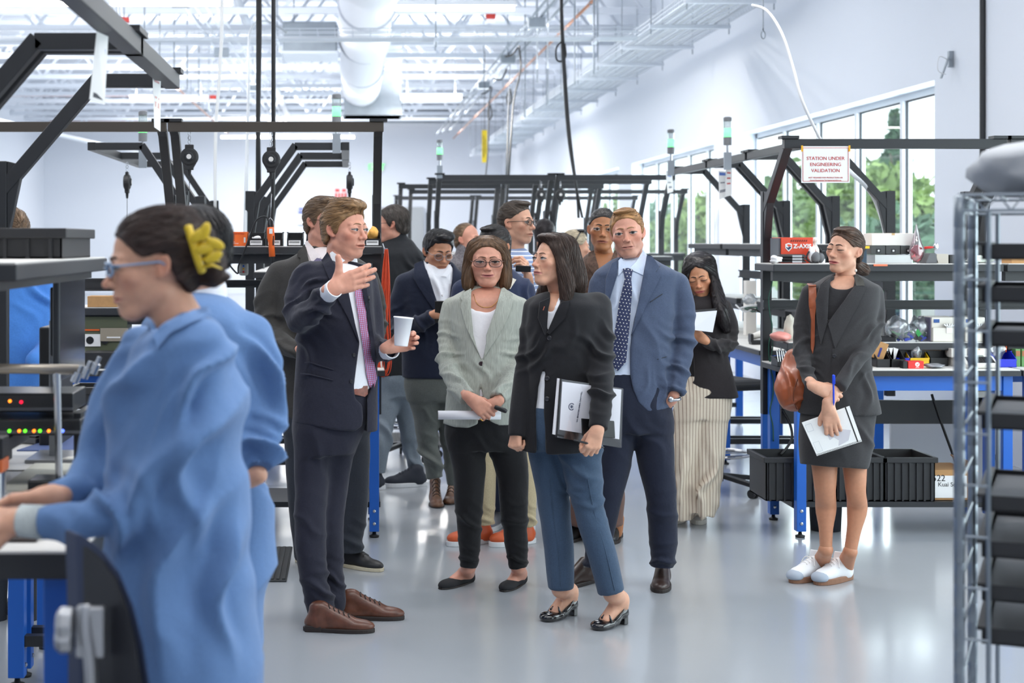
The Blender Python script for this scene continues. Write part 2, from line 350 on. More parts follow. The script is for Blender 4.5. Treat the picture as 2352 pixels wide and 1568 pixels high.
def patch(name, surf, poly, m, parent, off=.004, th=.004, step=6, yg=None, bulge=0.0):
    # thin cloth piece, outlined in pixels, laid on a surface
    if name == 'lapel': off, th = .009, .006
    poly = [v3((p[0], p[1])) for p in poly]; B = []
    for i, a in enumerate(poly):
        b = poly[(i+1) % len(poly)]; n = max(1, int((b-a).length/step)); B += [a.lerp(b, j/n) for j in range(n)]
    xs = [p.x for p in poly]; ys = [p.y for p in poly]; pts = list(B); nb = len(B)
    def inside(x, y):
        c = False; j = nb-1
        for i in range(nb):
            a, b = B[i], B[j]
            if (a.y > y) != (b.y > y) and x < (b.x-a.x)*(y-a.y)/(b.y-a.y)+a.x: c = not c
            j = i
        return c
    x = min(xs)+step*.5
    while x < max(xs):
        y = min(ys)+step*.5
        while y < max(ys):
            if inside(x, y) and min((q-v3((x, y))).length for q in B) > step*.45: pts.append(v3((x, y)))
            y += step
        x += step
    vv, ee, ff, *_ = delaunay_2d_cdt(pts, [], [list(range(nb))], 1, 1e-4)
    H = []; last = None
    for v in vv:
        loc, nr, ix, ds = surf.hit(v.x, v.y); H.append(loc)
    good = [(v, h) for v, h in zip(vv, H) if h is not None]
    if not good: return None
    med = sorted(h.y for _, h in good)[len(good)//2]
    for i, h in enumerate(H):
        if h is None or abs(h.y-med) > .22:
            g = min(good, key=lambda t: (t[0]-vv[i]).length_squared+(1e6 if abs(t[1].y-med) > .22 else 0)); H[i] = P(vv[i].x, vv[i].y, g[1].y)
    nbr = [set() for _ in vv]
    for f in ff:
        for a in f: nbr[a] |= set(f)-{a}
    Y = [h.y for h in H]
    for _ in range(4):
        Z_ = list(Y)
        for i in range(len(Y)):
            if nbr[i]: q = sorted(Z_[j] for j in nbr[i]); Y[i] = min(Y[i], q[len(q)//3]+.003)
    for _ in range(2): Y = [.5*Y[i]+.5*(sum(Y[j] for j in nbr[i])/len(nbr[i])) if nbr[i] else Y[i] for i in range(len(Y))]
    Y = [min(a, h.y) for a, h in zip(Y, H)]
    top = []
    for i, v in enumerate(vv):
        y = Y[i]-off; 
        if bulge:
            e = min((q-v).length for q in B); y -= bulge*(1-math.exp(-e/(step*1.2)))
        top.append(P(v.x, v.y, y))
    bot = [t+v3((0, th+off*.6, 0)) for t in top]; n = len(vv); fs = []; ec = {}
    for f in ff:
        fs.append(tuple(f)); fs.append(tuple(i+n for i in reversed(f)))
        for i in range(len(f)):
            a, b = f[i], f[(i+1) % len(f)]; ec[(a, b)] = 1
    for a, b in list(ec):
        if (b, a) not in ec: fs.append((b, a, a+n, b+n))
    mb = MB(); mb.add(top+bot, fs); o = obj(name, mb, m, parent); me = o.data
    me.polygons.foreach_set('use_smooth', [True]*len(me.polygons))
    uv = me.uv_layers.new(name='UVMap'); lv = np.zeros(len(me.loops), np.int32); me.loops.foreach_get('vertex_index', lv)
    U = np.array([(v.x/100, -v.y/100) for v in vv]*2, np.float32); uv.data.foreach_set('uv', U[lv].ravel())
    try: me.set_sharp_from_angle(angle=.9)
    except Exception: pass
    return o
def wrinkle(V, Fq, Y, folds, amp=.0015, sc=14, seed=0.0, aniso=(1, 1, 1)):
    # soft cloth irregularity everywhere plus stronger folds round given pixel spots (px, py, r_px, amp_m, angle_deg)
    n = normals(V, Fq); a = (vnoise(V*sc*np.array(aniso)+seed)-.5)*2*amp+(vnoise(V*sc*.4+seed+9)-.5)*3*amp
    for px, py, r, am, ang in folds:
        c = np.array(P(px, py, Y)); u = CX+V[:, 0]*F/V[:, 1]; v = CY-(V[:, 2]-EYE)*F/V[:, 1]; w = np.exp(-((u-px)**2+(v-py)**2)/(r*r))
        t = math.radians(ang); q = ((u-px)*(-math.sin(t))+(v-py)*math.cos(t)); along = (u-px)*math.cos(t)+(v-py)*math.sin(t)
        ph = q/(r*.19)+1.1*np.sin(along/(r*.5)+seed)+3*(vnoise(np.stack([u, v, V[:, 1]*150], 1)/(r*.9)+seed)-.5)
        s1 = np.sin(ph*.5); a = a+w*am*((1-np.abs(s1))**1.6*1.7-.6+.25*np.sin(1.9*ph+1))
    return V+n*a[:, None]
# ================= people =================
SKIN = dict(fair=(212, 162, 136), rosy=(210, 152, 130), tan=(196, 138, 104), brown=(172, 116, 80), olive=(188, 134, 104))
def skinmat(): return mat('skin', (220, 170, 145), rough=.47, attr=True, var=.05, vs=60, bump=.12, bs=420, sss=.12, spec=.4)
HAIRC = {}
def hairmat(name, rgb, rough=.42):
    if 'hair_'+name in _M: return _M['hair_'+name]
    m = mat('hair_'+name, rgb, rough=rough, spec=.35); nt = m.node_tree; b = nt.nodes['Principled BSDF']; L = nt.links.new
    at = nt.nodes.new('ShaderNodeVertexColor'); at.layer_name = 'Col'; c = lin(rgb)
    r = nt.nodes.new('ShaderNodeValToRGB'); r.color_ramp.elements[0].color = tuple(q*.45 for q in c[:3])+(1,); r.color_ramp.elements[1].color = tuple(min(1, q*1.75) for q in c[:3])+(1,)
    L(at.outputs[0], r.inputs[0]); L(r.outputs[0], b.inputs['Base Color']); return m
def blend(name, poly): pass
class Head:
    """local frame: x to the side, -y where the face looks, z up; unit = chin-to-crown height"""
    def __init__(s, px, py, Hpx, Y, yaw=0, pitch=0, roll=0, neck=None, skin='fair', fem=False, open_=.026, jaw=1.0, nose=1.0, cheek=1.0, wide=1.0, nr=None, age=0.0, stubble=0.0, mouth=0.0, lip=None, gaze=(0, 0), brow=(60, 40, 30), bt=1.0, h=.0032, iris=(70, 52, 40), smile=0.0, neckY=.03, full=0.0):
        s.__dict__.update(locals()); s.c = P(px, py, Y); s.H = Hpx*Y/F
        yw = math.radians(yaw)-math.atan2(s.c.x, s.c.y)
        s.R = MR(yw, 3, 'Z') @ MR(-math.radians(pitch), 3, 'X') @ MR(math.radians(roll), 3, 'Y'); s.Rn = np.array(s.R, np.float32)
    def w(s, p): return s.c+s.R @ (Vector(p)*s.H)
    def loc(s, q): return ((np.asarray(q, np.float32)-np.array(s.c, np.float32)) @ s.Rn)/s.H
    def face(s, p):
        f = s.fem; W_ = s.wide; x = np.abs(p[:, 0])/W_; m = np.stack([x, p[:, 1], p[:, 2]], 1); j = s.jaw*(.92 if f else 1.0)
        d = ell(m, (0, .05, .125), (.318, .405, .372)); d = smin(d, ell(m, (0, -.10, -.12), (.268, .285, .33)), .07)
        d = smin(d, ell(m, (0, -.245, -.405), (.115*j+.04*s.full, .115, .088+.02*s.full)), .09)
        d = smin(d, rcone(m, (.205*j, .03, -.25), (.085*j, -.22, -.415), .07+.03*s.full, .072+.02*s.full), .07)
        d = smin(d, ell(m, (.185, -.235, -.075), (.095*s.cheek, .10, .085)), .07)
        d = smin(d, rcone(m, (.035, -.352, .085), (.175, -.295, .09), .036 if f else .045, .035), .05)
        d = smax(d, -(np.sqrt((m[:, 0]-.135)**2+(m[:, 1]+.435)**2+((m[:, 2]-.0)*1.15)**2)-.088), .05)
        d = smin(d, ell(m, (0, -.30, -.275), (.125, .098, .10)), .06)
        n = s.nose; d = smin(d, rcone(m, (0, -.345, .06), (0, -.428-.03*(n-1), -.11), .026, .036*n), .035)
        d = smin(d, ell(m, (0, -.445-.03*(n-1), -.135), (.046*n, .05, .042)), .025); d = smin(d, ell(m, (.05*n, -.395, -.15), (.033, .045, .034)), .022)
        d = smax(d, -ell(m, (.026*n, -.43, -.178), (.017, .03, .014)), .012)
        lz = -.268+.02*s.smile*np.clip(m[:, 0]/.09, 0, 1)**2; q = m.copy(); q[:, 2] -= lz
        d = smin(d, ell(q, (0, -.352+.0, .010), (.128, .048, .020)), .02); d = smin(d, ell(q, (0, -.350, -.034), (.104, .048, .024)), .02)
        d = smax(d, -ell(q, (0, -.40, -.011), (.122, .06, .005+.02*s.mouth)), .012)
        d = smax(d, -ell(m, (0, -.40, -.345), (.07, .03, .018)), .03)
        if s.age: d = smax(d, -rcone(m, (.075, -.385, -.15), (.118, -.345, -.27), .009*s.age, .008*s.age), .03)
        # lids round the eyeball
        ec = np.array([.135, -.292, .004]); r = .0965; ds = np.sqrt(((m-ec.astype(np.float32))**2).sum(1))-r
        u = (m[:, 0]-.135)/.088; ap = np.abs(m[:, 2]-.004-.03*(m[:, 0]-.135))-s.open_*np.clip(1-u*u, -1, 1)
        d = smin(d, smax(ds, -ap, .004) if s.open_ > .004 else ds, .014)
        # ears
        e = m.copy(); e[:, 0] = m[:, 0]-.42*(m[:, 1]-.02); e[:, 1:] = m[:, 1:]; e[:, 1] -= .12*m[:, 2]
        de = ell(e, (.308, .065, -.005), (.026, .062, .104)); de = smin(de, ell(e, (.302, .03, -.098), (.022, .032, .036)), .03)
        de = smax(de, -ell(e, (.342, .058, -.003), (.030, .038, .072)), .01); d = smin(d, de, .02)
        return d*.8
    def build(s):
        nb = s.neck; Hm = s.H; r = s.nr or (.20 if s.fem else .245)
        a = s.w((0, .09, -.30)); b = P(nb[0], nb[1], s.Y+s.neckY); 
        def f(q):
            d = s.face(s.loc(q))*Hm; d2 = rcone(np.asarray(q, np.float32), a, b, r*Hm, r*1.06*Hm); d = smin(d, d2, .018)
            return d
        lo = np.minimum(np.array(s.c)-.62*Hm, np.array(b)-.3*Hm); hi = np.maximum(np.array(s.c)+.62*Hm, np.array(b)+.3*Hm)
        V, Q = snet(f, lo, hi, s.h*Hm/.23); L = s.loc(V); s.VQ = (V, Q); s.surf = Surf([(V, Q)])
        base = np.array(lin(SKIN[s.skin] if isinstance(s.skin, str) else s.skin)[:3]); C = np.tile(base, (len(V), 1)); ax = np.abs(L[:, 0])
        def mix(w, rgb):
            nonlocal C
            C = C*(1-w[:, None])+w[:, None]*np.array(lin(rgb)[:3])
        red = np.array(SKIN[s.skin] if isinstance(s.skin, str) else s.skin)*np.array([.97, .76, .72])
        g = lambda c, r_: np.exp(-(((L*np.array([1, 1, 1])-np.array(c))/np.array(r_))**2).sum(1)); A = np.stack([ax, L[:, 1], L[:, 2]], 1)
        ga = lambda c, r_: np.exp(-(((A-np.array(c))/np.array(r_))**2).sum(1))
        mix(.5*ga((.19, -.27, -.12), (.09, .12, .09)), red); mix(.45*ga((0, -.44, -.13), (.05, .08, .06)), red); mix(.5*ga((.33, .06, -.02), (.08, .1, .12)), red)
        mix(.35*ga((.135, -.38, -.005), (.09, .08, .05)), tuple(np.array(SKIN[s.skin])*.78))
        if s.stubble:
            w = np.clip((-.10-L[:, 2])/.12, 0, 1)*np.clip((.05-L[:, 1])/.15, 0, 1)*np.clip((L[:, 2]+.62)/.1, 0, 1)*s.stubble; mix(w*(1-.8*ga((0, -.38, -.285), (.08, .1, .035))), (112, 92, 82))
        lz = L[:, 2]+.268-.02*s.smile*np.clip(ax/.09, 0, 1)**2
        lipw = np.clip(1.3-np.sqrt((ax/.112)**2+((lz+.012)/.028)**2), 0, .35)/.35*(L[:, 1] < -.3)
        mix(lipw*(.85 if s.fem else .6), s.lip or ((176, 92, 92) if s.fem else tuple(np.array(SKIN[s.skin])*np.array([.82, .62, .6]))))
        mix(np.exp(-(ax/.118)**4-((lz+.011)/.006)**2)*(L[:, 1] < -.28)*.85, (84, 40, 38)); s.C = C; s.parts = [(V, Q)]; s.cols = [C]; return s
    def add_skin(s, V, Q, rgb=None):
        s.parts.append((V, Q)); s.cols.append(np.tile(np.array(lin(rgb or SKIN[s.skin])[:3]), (len(V), 1)))
    def body(s, root): return qobj('body', s.parts, skinmat(), root, np.concatenate(s.cols))
    def on(s, p, out=.004):
        p = Vector(p); a = s.w((p.x, p.y-.5, p.z)); h = s.surf.b.ray_cast(a, s.R @ v3((-.35*p.x, 1, 0)).normalized())
        if h[0] is None: h = s.surf.near(s.w(p))
        return h[0]-s.R @ v3((0, 1, 0))*(out*s.H)
    def eyes(s, root, lash=True):
        white = mat('eye_white', (178, 168, 162), rough=.15); iris = mat('iris_%d_%d_%d' % s.iris, s.iris, rough=.12); pupil = mat('pupil', (12, 11, 12), rough=.08)
        lm = mat('lashes', (38, 26, 22), rough=.7)
        for sg in (-1, 1):
            c = s.w((sg*.135*s.wide, -.296, .004)); r = .092*s.H
            if s.open_ > .008:
                gz = s.R @ v3((math.sin(math.radians(s.gaze[0])), -1, math.tan(math.radians(s.gaze[1]))+.02)).normalized()
                q = v3((0, 0, 1)).rotation_difference(gz).to_matrix(); mb = MB(); an = [1, 5, 10, 16, 22, 25, 40, 60, 80, 110]; prof = [(r*math.sin(math.radians(t)), r*math.cos(math.radians(t))) for t in an]
                mb.lathe(prof, c, 20, q); k = len(an)-1; mb.mi = sum([[2 if i < 2 else 1 if i < 4 else 0]*20 for i in range(k)], [])+[0, 2]
                # caps: first ring is the pupil centre
                mb.mi[-2] = 2; mb.mi[-1] = 0
                obj('eye', mb, [white, iris, pupil], root, smooth=True)
            if lash:
                mb = MB(); pts = []; rr = []
                for i in range(9):
                    u = -1+i/4; x = .135+.088*u*sg if 0 else .135+.088*u; z = .004+.03*(x-.135)+s.open_*(1-u*u)*(1 if s.open_ > .008 else -.9)-(.010 if s.open_ <= .008 else 0)*(1-u*u)
                    yy = -.292-math.sqrt(max(.0001, .0985**2-(x-.135)**2-(z-.004)**2)); pts.append(s.w((sg*x*s.wide, yy, z))); rr.append(s.H*(.004+.0045*(1-u*u))*(1.2 if s.fem else .9))
                mb.tube(pts, rr, 6); obj('eyelash', mb, lm, root, smooth=True)
    def brows(s, root, lift=0.0):
        bm = mat('brow_%d_%d_%d' % tuple(s.brow), s.brow, rough=.8, bump=.6, bs=500)
        for sg in (-1, 1):
            mb = MB(); pts = []; rr = []
            for x, z, r in ((.042, .090, .009), (.075, .099, .014), (.115, .107, .014), (.155, .109, .012), (.19, .102, .008), (.22, .086, .004)):
                pts.append(s.on((sg*x*s.wide, -.45, z+lift), .001)); rr.append(r*s.H*s.bt)
            mb.tube(pts, rr, 7); obj('eyebrow', mb, bm, root, smooth=True)
    def glasses(s, root, rgb=(40, 34, 34), rw=.082, rh=.062, th=.0065, cyz=-.004, round_=2.6, temple=True, tint=(246, 248, 250), rim=True):
        m = mat('spectacle_%d_%d_%d' % tuple(rgb), rgb, rough=.25); y0 = -.435; gl = thing_part('glasses', root); fr = MB(); ln = MB()
        for sg in (-1, 1):
            pts = []
            for i in range(25):
                t = 2*math.pi*i/24; c_, s_ = math.cos(t), math.sin(t); e = 2/round_
                x = .138+rw*math.copysign(abs(c_)**e, c_); z = cyz+rh*math.copysign(abs(s_)**e, s_)*(1 if s_ > 0 else .95); pts.append((x, z))
            W3 = [s.w((sg*x*s.wide, y0+.55*max(0, x-.14)**1.5*1.5+.01, z)) for x, z in pts]
            if rim: fr.tube(W3, th*s.H, 6)
            ln.add(W3[:-1], [tuple(range(24))])
            if temple:
                tp = [s.w((sg*x*s.wide, y, z)) for x, y, z in ((.222, y0+.04, cyz+rh*.55), (.285, -.33, cyz+.03), (.318, -.15, .03), (.328, .03, .03), (.33, .10, -.02))]; fr.tube(tp, th*.9*s.H, 6)
        fr.tube([s.w((x, y0-.012+.1*abs(x), cyz+.018-.3*abs(x)**2*20*.1)) for x in (-.058, -.03, 0, .03, .058)], th*s.H, 6)
        obj('frame', fr, m, gl, smooth=True); obj('lens', ln, glassmat('lens_glass', tint, .05), gl); return gl
    def hair(s, root, m, zline, thick=.03, bumps=(), cut=None, limbs=(), h=.0045, groove=.010, st=(26, 7, 26), ears=False, swirl=0.0, extra=None, part=None, facecut=None, name='hair', flow=(.15, 1, -.25), ns=1300, sl=.2, sr=.0026):
        zy = [a for a, b in zline]; zz = [b for a, b in zline]; Hm = s.H; sh = Shape()
        for n in limbs: sh.limb(s.Y, n[0], n[2] if len(n) > 2 else .03, n[1] if len(n) > 1 else 1.0)
        ec = np.array([.135, -.292, .004])
        def loc(p):
            x = np.abs(p[:, 0])/s.wide; m_ = np.stack([x, p[:, 1], p[:, 2]], 1); d = ell(m_, (0, .05, .125), (.318+thick*.85, .405+thick*.85, .372+thick*1.05))
            d = smin(d, ell(m_, (0, .16, -.1), (.27+thick*.6, .26+thick*.6, .25)), .06)
            for c, r in bumps: d = smin(d, ell(p, c, r), .05)
            zl = np.interp(p[:, 1], zy, zz); 
            if part is not None: zl = zl+part[1]*np.exp(-((p[:, 0]-part[0])/part[2])**2)*(p[:, 1] < 0)
            d = smax(d, (zl-p[:, 2])*.8, .012)
            return d
        def f(q):
            p = s.loc(q); d = loc(p)*Hm
            if limbs:
                dl = sh(q); 
                d = smin(d, dl, .02)
            if facecut is not None:
                for c, r in facecut: d = smax(d, -ell(p, c, r)*Hm, .006)
            if not ears and limbs == (): pass
            return d*.85
        lo = np.array(s.c)-.75*Hm; hi = np.array(s.c)+.75*Hm
        if limbs: lo = np.minimum(lo, sh.lo); hi = np.maximum(hi, sh.hi)
        V, Q = snet(f, lo, hi, h); L = s.loc(V); n = normals(V, Q)
        if swirl:
            a = np.arctan2(L[:, 0], -(L[:, 1]-.1)); G = np.stack([a*3.2/max(.05, swirl), L[:, 2]*0+np.sqrt(L[:, 0]**2+L[:, 1]**2)*4, L[:, 2]*4], 1); 
        else: G = L*np.array(st)
        wz = L*3.0; G = G+1.1*np.stack([vnoise(wz), vnoise(wz+7), vnoise(wz+13)], 1)
        g = vnoise(G*1.0)*.6+vnoise(G*2.1+5)*.4
        edge = np.clip(1.0, 0, 1); V = V+n*((g-.5)*2*groove*Hm)[:, None]; col = np.clip((g-.5)*1.5+.5, 0, 1)
        s.hairsurf = Surf([(V, Q)])
        parts = [(V, Q)]; cols = [col]
        if ns:   # locks of hair lying on the mass, following its flow
            rg = np.random.default_rng(int(abs(s.px*7+s.py))); n2 = normals(V, Q); pick = rg.integers(0, len(V), ns); fpart = flow == 'part'; fl = np.array(s.R @ v3((0, .1, -1) if fpart else flow)); pv = []; pq = []; pc = []; o = 0; kk = 5
            step = sl*Hm/7
            for i in pick:
                p = Vector(V[i]); pts = []; ok = True; jit = Vector(rg.normal(0, .13, 3)); dirv = Vector(fl) if not fpart else s.R @ v3((math.copysign(.9, L[i, 0] if abs(L[i, 0]) > .01 else .1)*max(0, min(1, (L[i, 2]-.1)/.2)), .25, -.75))
                for j in range(8):
                    hn = s.hairsurf.near(p); nn = hn[1]; p = hn[0]+nn*(.0022*math.sin(math.pi*j/7)+.0004); pts.append((p.copy(), nn)); dv = dirv+jit*(.7 if fpart else 1); dv = dv-nn*dv.dot(nn)
                    if dv.length < .15: break
                    p = p+dv.normalized()*step
                if len(pts) < 5: continue
                c = float(np.clip(rg.normal(.5, .28), 0, 1)); r0 = sr*Hm*rg.uniform(.6, 1.3); K = len(pts)
                for j, (q, nn) in enumerate(pts):
                    t = (pts[min(j+1, K-1)][0]-pts[max(j-1, 0)][0]).normalized(); b = t.cross(nn); rr = r0*math.sin(math.pi*(j+.6)/(K+.2))
                    for e in range(kk):
                        an = 2*math.pi*e/kk; pv.append(q+b*(math.cos(an)*rr*1.5)+nn*(math.sin(an)*rr))
                    pc += [c]*kk
                for j in range(K-1):
                    for e in range(kk): e2 = (e+1) % kk; pq.append((o+j*kk+e, o+j*kk+e2, o+(j+1)*kk+e2, o+(j+1)*kk+e))
                o += K*kk
            if pv: parts.append((np.array([list(v) for v in pv]), np.array(pq))); cols.append(np.array(pc))
        return qobj(name, parts, m, root, np.stack([np.concatenate(cols)]*3, 1))
def thing_part(name, root):
    o = bpy.data.objects.new(name, None); COL.objects.link(o); o.parent = root; o.empty_display_size = .03; return o
def hand(wrist, d, n, thumb_side, L=.185, curls=((15, 25, 15),)*4, spread=(10, 3, -3, -10), thumb=(35, 10, 25), arm=None, rs=1.0, wr=.027):
    """d: wrist to middle knuckle; n: out of the back of the hand; thumb_side: +1/-1 along d x n"""
    w = Vector(wrist); d = Vector(d).normalized(); n = Vector(n); n = (n-d*n.dot(d)).normalized(); s = d.cross(n)*thumb_side; k = L/.185; S = Shape()
    kn = [(.092, .030), (.096, .010), (.090, -.011), (.082, -.029)]; ln = [(.044, .026, .021), (.049, .029, .022), (.045, .027, .021), (.035, .021, .019)]; fr = (.0102, .0104, .0098, .0086)
    tips = []
    for i in range(4):
        K = w+(d*kn[i][0]+s*kn[i][1])*k; S.cone(w+(d*.012+s*kn[i][1]*.55)*k, K-n*.004*k, .0155*k*rs, .0125*k*rs, .012)
        a = math.radians(spread[i]); fd = (d*math.cos(a)+s*math.sin(a)).normalized(); ax = fd.cross(n).normalized(); p = K; r = fr[i]*k*rs; ang = 0
        for j in range(3):
            ang += math.radians(curls[i % len(curls)][j]); v = fd*math.cos(ang)-n*math.sin(ang); q = p+v*ln[i][j]*k; S.cone(p, q, r*(1-.06*j), r*(.96-.08*j), .004); p = q
        tips.append(p)
    b = w+(d*.022+s*.020-n*.010)*k; sp, op, cu = thumb; t0 = math.radians(sp); t1 = math.radians(op); v = (d*math.cos(t0)+s*math.sin(t0))*math.cos(t1)-n*math.sin(t1); p = b; rr = .0148
    for j, l in enumerate((.044, .033, .027)):
        q = p+v*l*k; S.cone(p, q, (rr-.0015*j)*k*rs, (rr-.0015*j-.0012)*k*rs, .008 if j == 0 else .004); p = q
        ax = s.cross(d); c_ = math.radians(cu if j == 0 else cu*.6); v = (v*math.cos(c_)+(d-s*.2).normalized()*math.sin(c_)).normalized()
    tips.append(p); S.cone(w-d*.02*k, w+d*.02*k, wr*k*.92, .024*k, .015)
    if arm is not None: S.cone(arm, w, .026*k, wr*k*.95, .01)
    V, Q = snet(S, S.lo, S.hi, .0034*max(1, k)); return V, Q, tips
def shoe(root, heel, ang, L, m_up, m_sole, kind='oxford', name='shoe', anklez=.11, W=.095, extra=None, lift=0.0):
    """heel: floor point under the heel; ang: heading, degrees from straight toward the camera (+ = image right)"""
    h = Vector(heel); a = math.radians(ang)-math.atan2(h.x, h.y); d = v3((math.sin(a), -math.cos(a), 0)); s = v3((d.y, -d.x, 0)); S = Shape(); g = lambda u, v, z: h+d*u*L+s*v*W+v3((0, 0, z)); k = L/.29
    st = .018 if kind in ('oxford', 'loafer') else .028 if kind == 'sneaker' else .008
    Rm = np.array([[d.x, s.x, 0], [d.y, s.y, 0], [0, 0, 1]])
    if kind == 'sneaker':
        S.ell(g(.76, 0, st+.014), (.25*L, .47*W, .034), .02, R=Rm); S.ell(g(.35, 0, st+.024), (.36*L, .41*W, .048), .03, R=Rm); S.cone(g(.20, 0, .04), g(.2, 0, anklez), .42*W, .38*W, .03)
        S.cone(g(.62, 0, .055), g(.30, 0, anklez), .30*W, .33*W, .03)
    elif kind in ('oxford', 'loafer', 'boot'):
        S.ell(g(.76, 0, st+.008), (.26*L, .45*W, .029), .02, R=Rm); S.ell(g(.36, 0, st+.018), (.36*L, .38*W, .044), .03, R=Rm); S.cone(g(.17, 0, .035), g(.17, 0, anklez-.015), .36*W, .34*W, .03)
        S.cone(g(.60, 0, .045), g(.27, 0, anklez-.012), .26*W, .30*W, .03)
    else:   # flat / pump
        S.ell(g(.76, 0, st+.008), (.26*L, .44*W, .026), .015, R=Rm); S.ell(g(.32, 0, st+.012), (.33*L, .34*W, .036), .03, R=Rm); S.cone(g(.08, 0, .02), g(.08, 0, .05), .28*W, .28*W, .02)
        S.put(lambda p: ell((p-np.array(g(.44, 0, .082), np.float32)) @ Rm.astype(np.float32), (0, 0, 0), (.31*L, .33*W, .060)), np.array(g(.44, 0, .09))-.2, np.array(g(.44, 0, .09))+.2, .006, 's')
    S.put(lambda p: st*.55-p[:, 2], S.lo, S.hi, .002, 'i')
    V, Q = nets(S, .0055); V = V+np.array([0, 0, lift]); up = qobj(name, [(V, Q)], m_up, root)
    mb = MB(); pts = []
    for i in range(28):
        t = 2*math.pi*i/28; u = .5+.52*math.copysign(abs(math.cos(t))**.8, math.cos(t)); wv = (.40+.14*math.sin(max(0, min(1, (u-.25)/.75))*math.pi*.75)) if kind != 'flat' else (.33+.12*math.sin(max(0, min(1, (u-.25)/.75))*math.pi*.75))
        pts.append(g(u, wv*math.copysign(abs(math.sin(t))**.75, math.sin(t)), lift))
    top = [p+v3((0, 0, st)) for p in pts]; n = len(pts); mb.add(pts+top, [tuple(range(n))[::-1], tuple(range(n, 2*n))]+[(i, (i+1) % n, n+(i+1) % n, n+i) for i in range(n)])
    if kind == 'oxford': mb.box(g(.14, 0, .014+lift), (.07, W*.8, .027), Rm_to(Rm))
    obj('sole', mb, m_sole, up, bevel=.003)
    if kind in ('sneaker', 'oxford', 'boot'):
        lc = MB(); sf = Surf([(V, Q)]); lm = extra or m_sole
        for i in range(5):
            u = .36+.07*i; z = .2; pl = []
            for v in (-.24, -.12, 0, .12, .24):
                o = g(u+(.02 if abs(v) > .2 else 0), v, .25); hit = sf.b.ray_cast(o, v3((0, 0, -1)))
                if hit[0] is not None: pl.append(hit[0]+v3((0, 0, .001)))
            if len(pl) > 1: lc.tube(pl, .0028, 6)
        if lc.v: obj('laces', lc, lm, up, smooth=True)
    return up, g
def Rm_to(R): return Matrix([list(r) for r in R.tolist()])
def person(label, px, py, Y): return thing('person', label, 'person', (P(px, py, Y).x, Y, 0))
def cloth(root, name, m, sh, h=.0075, Y=7, folds=(), amp=.0014, seed=0.0, sc=14, aniso=(1, 1, 1), rl=1):
    amp *= 1.5; folds = [(a, b, c, d*1.35, e) for a, b, c, d, e in folds]
    V, Q = nets(sh, h); V = relax(V, Q, rl, .5); V = wrinkle(V, Q, Y, folds, amp, sc, seed, aniso); o = qobj(name, [(V, Q)], m, root); return o, Surf([(V, Q)]), (V, Q)
def button(root, surf, px, py, r, m, name='button'):
    h = surf.hit(px, py)
    if h[0] is None: return
    n = h[1] if h[1].y < 0 else -h[1]; q = v3((0, 0, 1)).rotation_difference(n).to_matrix(); mb = MB(); mb.lathe([(r*.6, -.002), (r, 0), (r, .003), (r*.75, .0045), (r*.6, .0035), (.0001, .0035)], h[0], 12, q); return obj(name, mb, m, root, smooth=False)

def cuff(root, Y, a, b, m, name='shirt_cuff', q=1.0, t=.004):
    A, B = P(a[0], a[1], Y+a[2]), P(b[0], b[1], Y+b[2]); ra, rb = a[3]*(Y+a[2])/F, b[3]*(Y+b[2])/F; d = B-A; L = d.length; R = v3((0, 0, 1)).rotation_difference(d).to_matrix(); mb = MB()
    mb.lathe([(ra, 0), (rb, L*.96), (rb+.0005, L), (rb-t, L), (rb-t-.001, L*.6), (ra-t, 0)], A, 22, R); return obj(name, mb, m, root, smooth=True)
MALE = [(-.5, .36), (-.38, .335), (-.30, .28), (-.2, .18), (-.12, .10), (-.08, -.02), (-.02, -.08), (.04, .08), (.10, .05), (.16, -.16), (.3, -.26), (.6, -.30)]
FEM = [(-.5, .40), (-.36, .37), (-.28, .28), (-.2, .15), (-.14, .0), (-.1, -.2), (-.05, -.42), (.6, -.45)]
BACKHAIR = [(-.5, .36), (-.38, .33), (-.30, .28), (-.2, .19), (-.12, .11), (-.03, .09), (.06, .10), (.12, .02), (.2, -.22), (.4, -.3), (.6, -.30)]
def skin_stack(hd, Y, rings, inset):
    rings = [q for q in rings if q[0] < rings[0][0]+125]
    V, Q = nets(Shape().stack(Y, rings, .02, inset), .011); hd.add_skin(V, Q)
def skin_limb(hd, Y, nodes, h=.007, extra=(), rgb=None):
    S = Shape().limb(Y, nodes, .02)
    for e in extra: S.cone(*e)
    V, Q = nets(S, h); hd.add_skin(relax(V, Q, 1), Q, rgb)
def foot_skin(hd, Y, a, g, top=.05, rgb=None):
    A = P(a[0], a[1], Y+a[2]); S = Shape().cone(A, g(.22, 0, top), a[3]*Y/F, .030, .02).cone(g(.22, 0, top), g(.62, 0, .026), .032, .024, .02).cone(A, g(.10, 0, .04), a[3]*Y/F, .024, .02); V, Q = nets(S, .006); hd.add_skin(V, Q, rgb)
def seam(root, surf, pts, r, m, name='seam', off=.002):
    mb = MB(); L = []
    for x, y in pts:
        h = surf.hit(x, y)
        if h[0] is not None: L.append(h[0]+(CAM.location-h[0]).normalized()*off)
    if len(L) > 1: mb.tube(cr(L, 4), r, 6); return obj(name, mb, m, root, smooth=True)
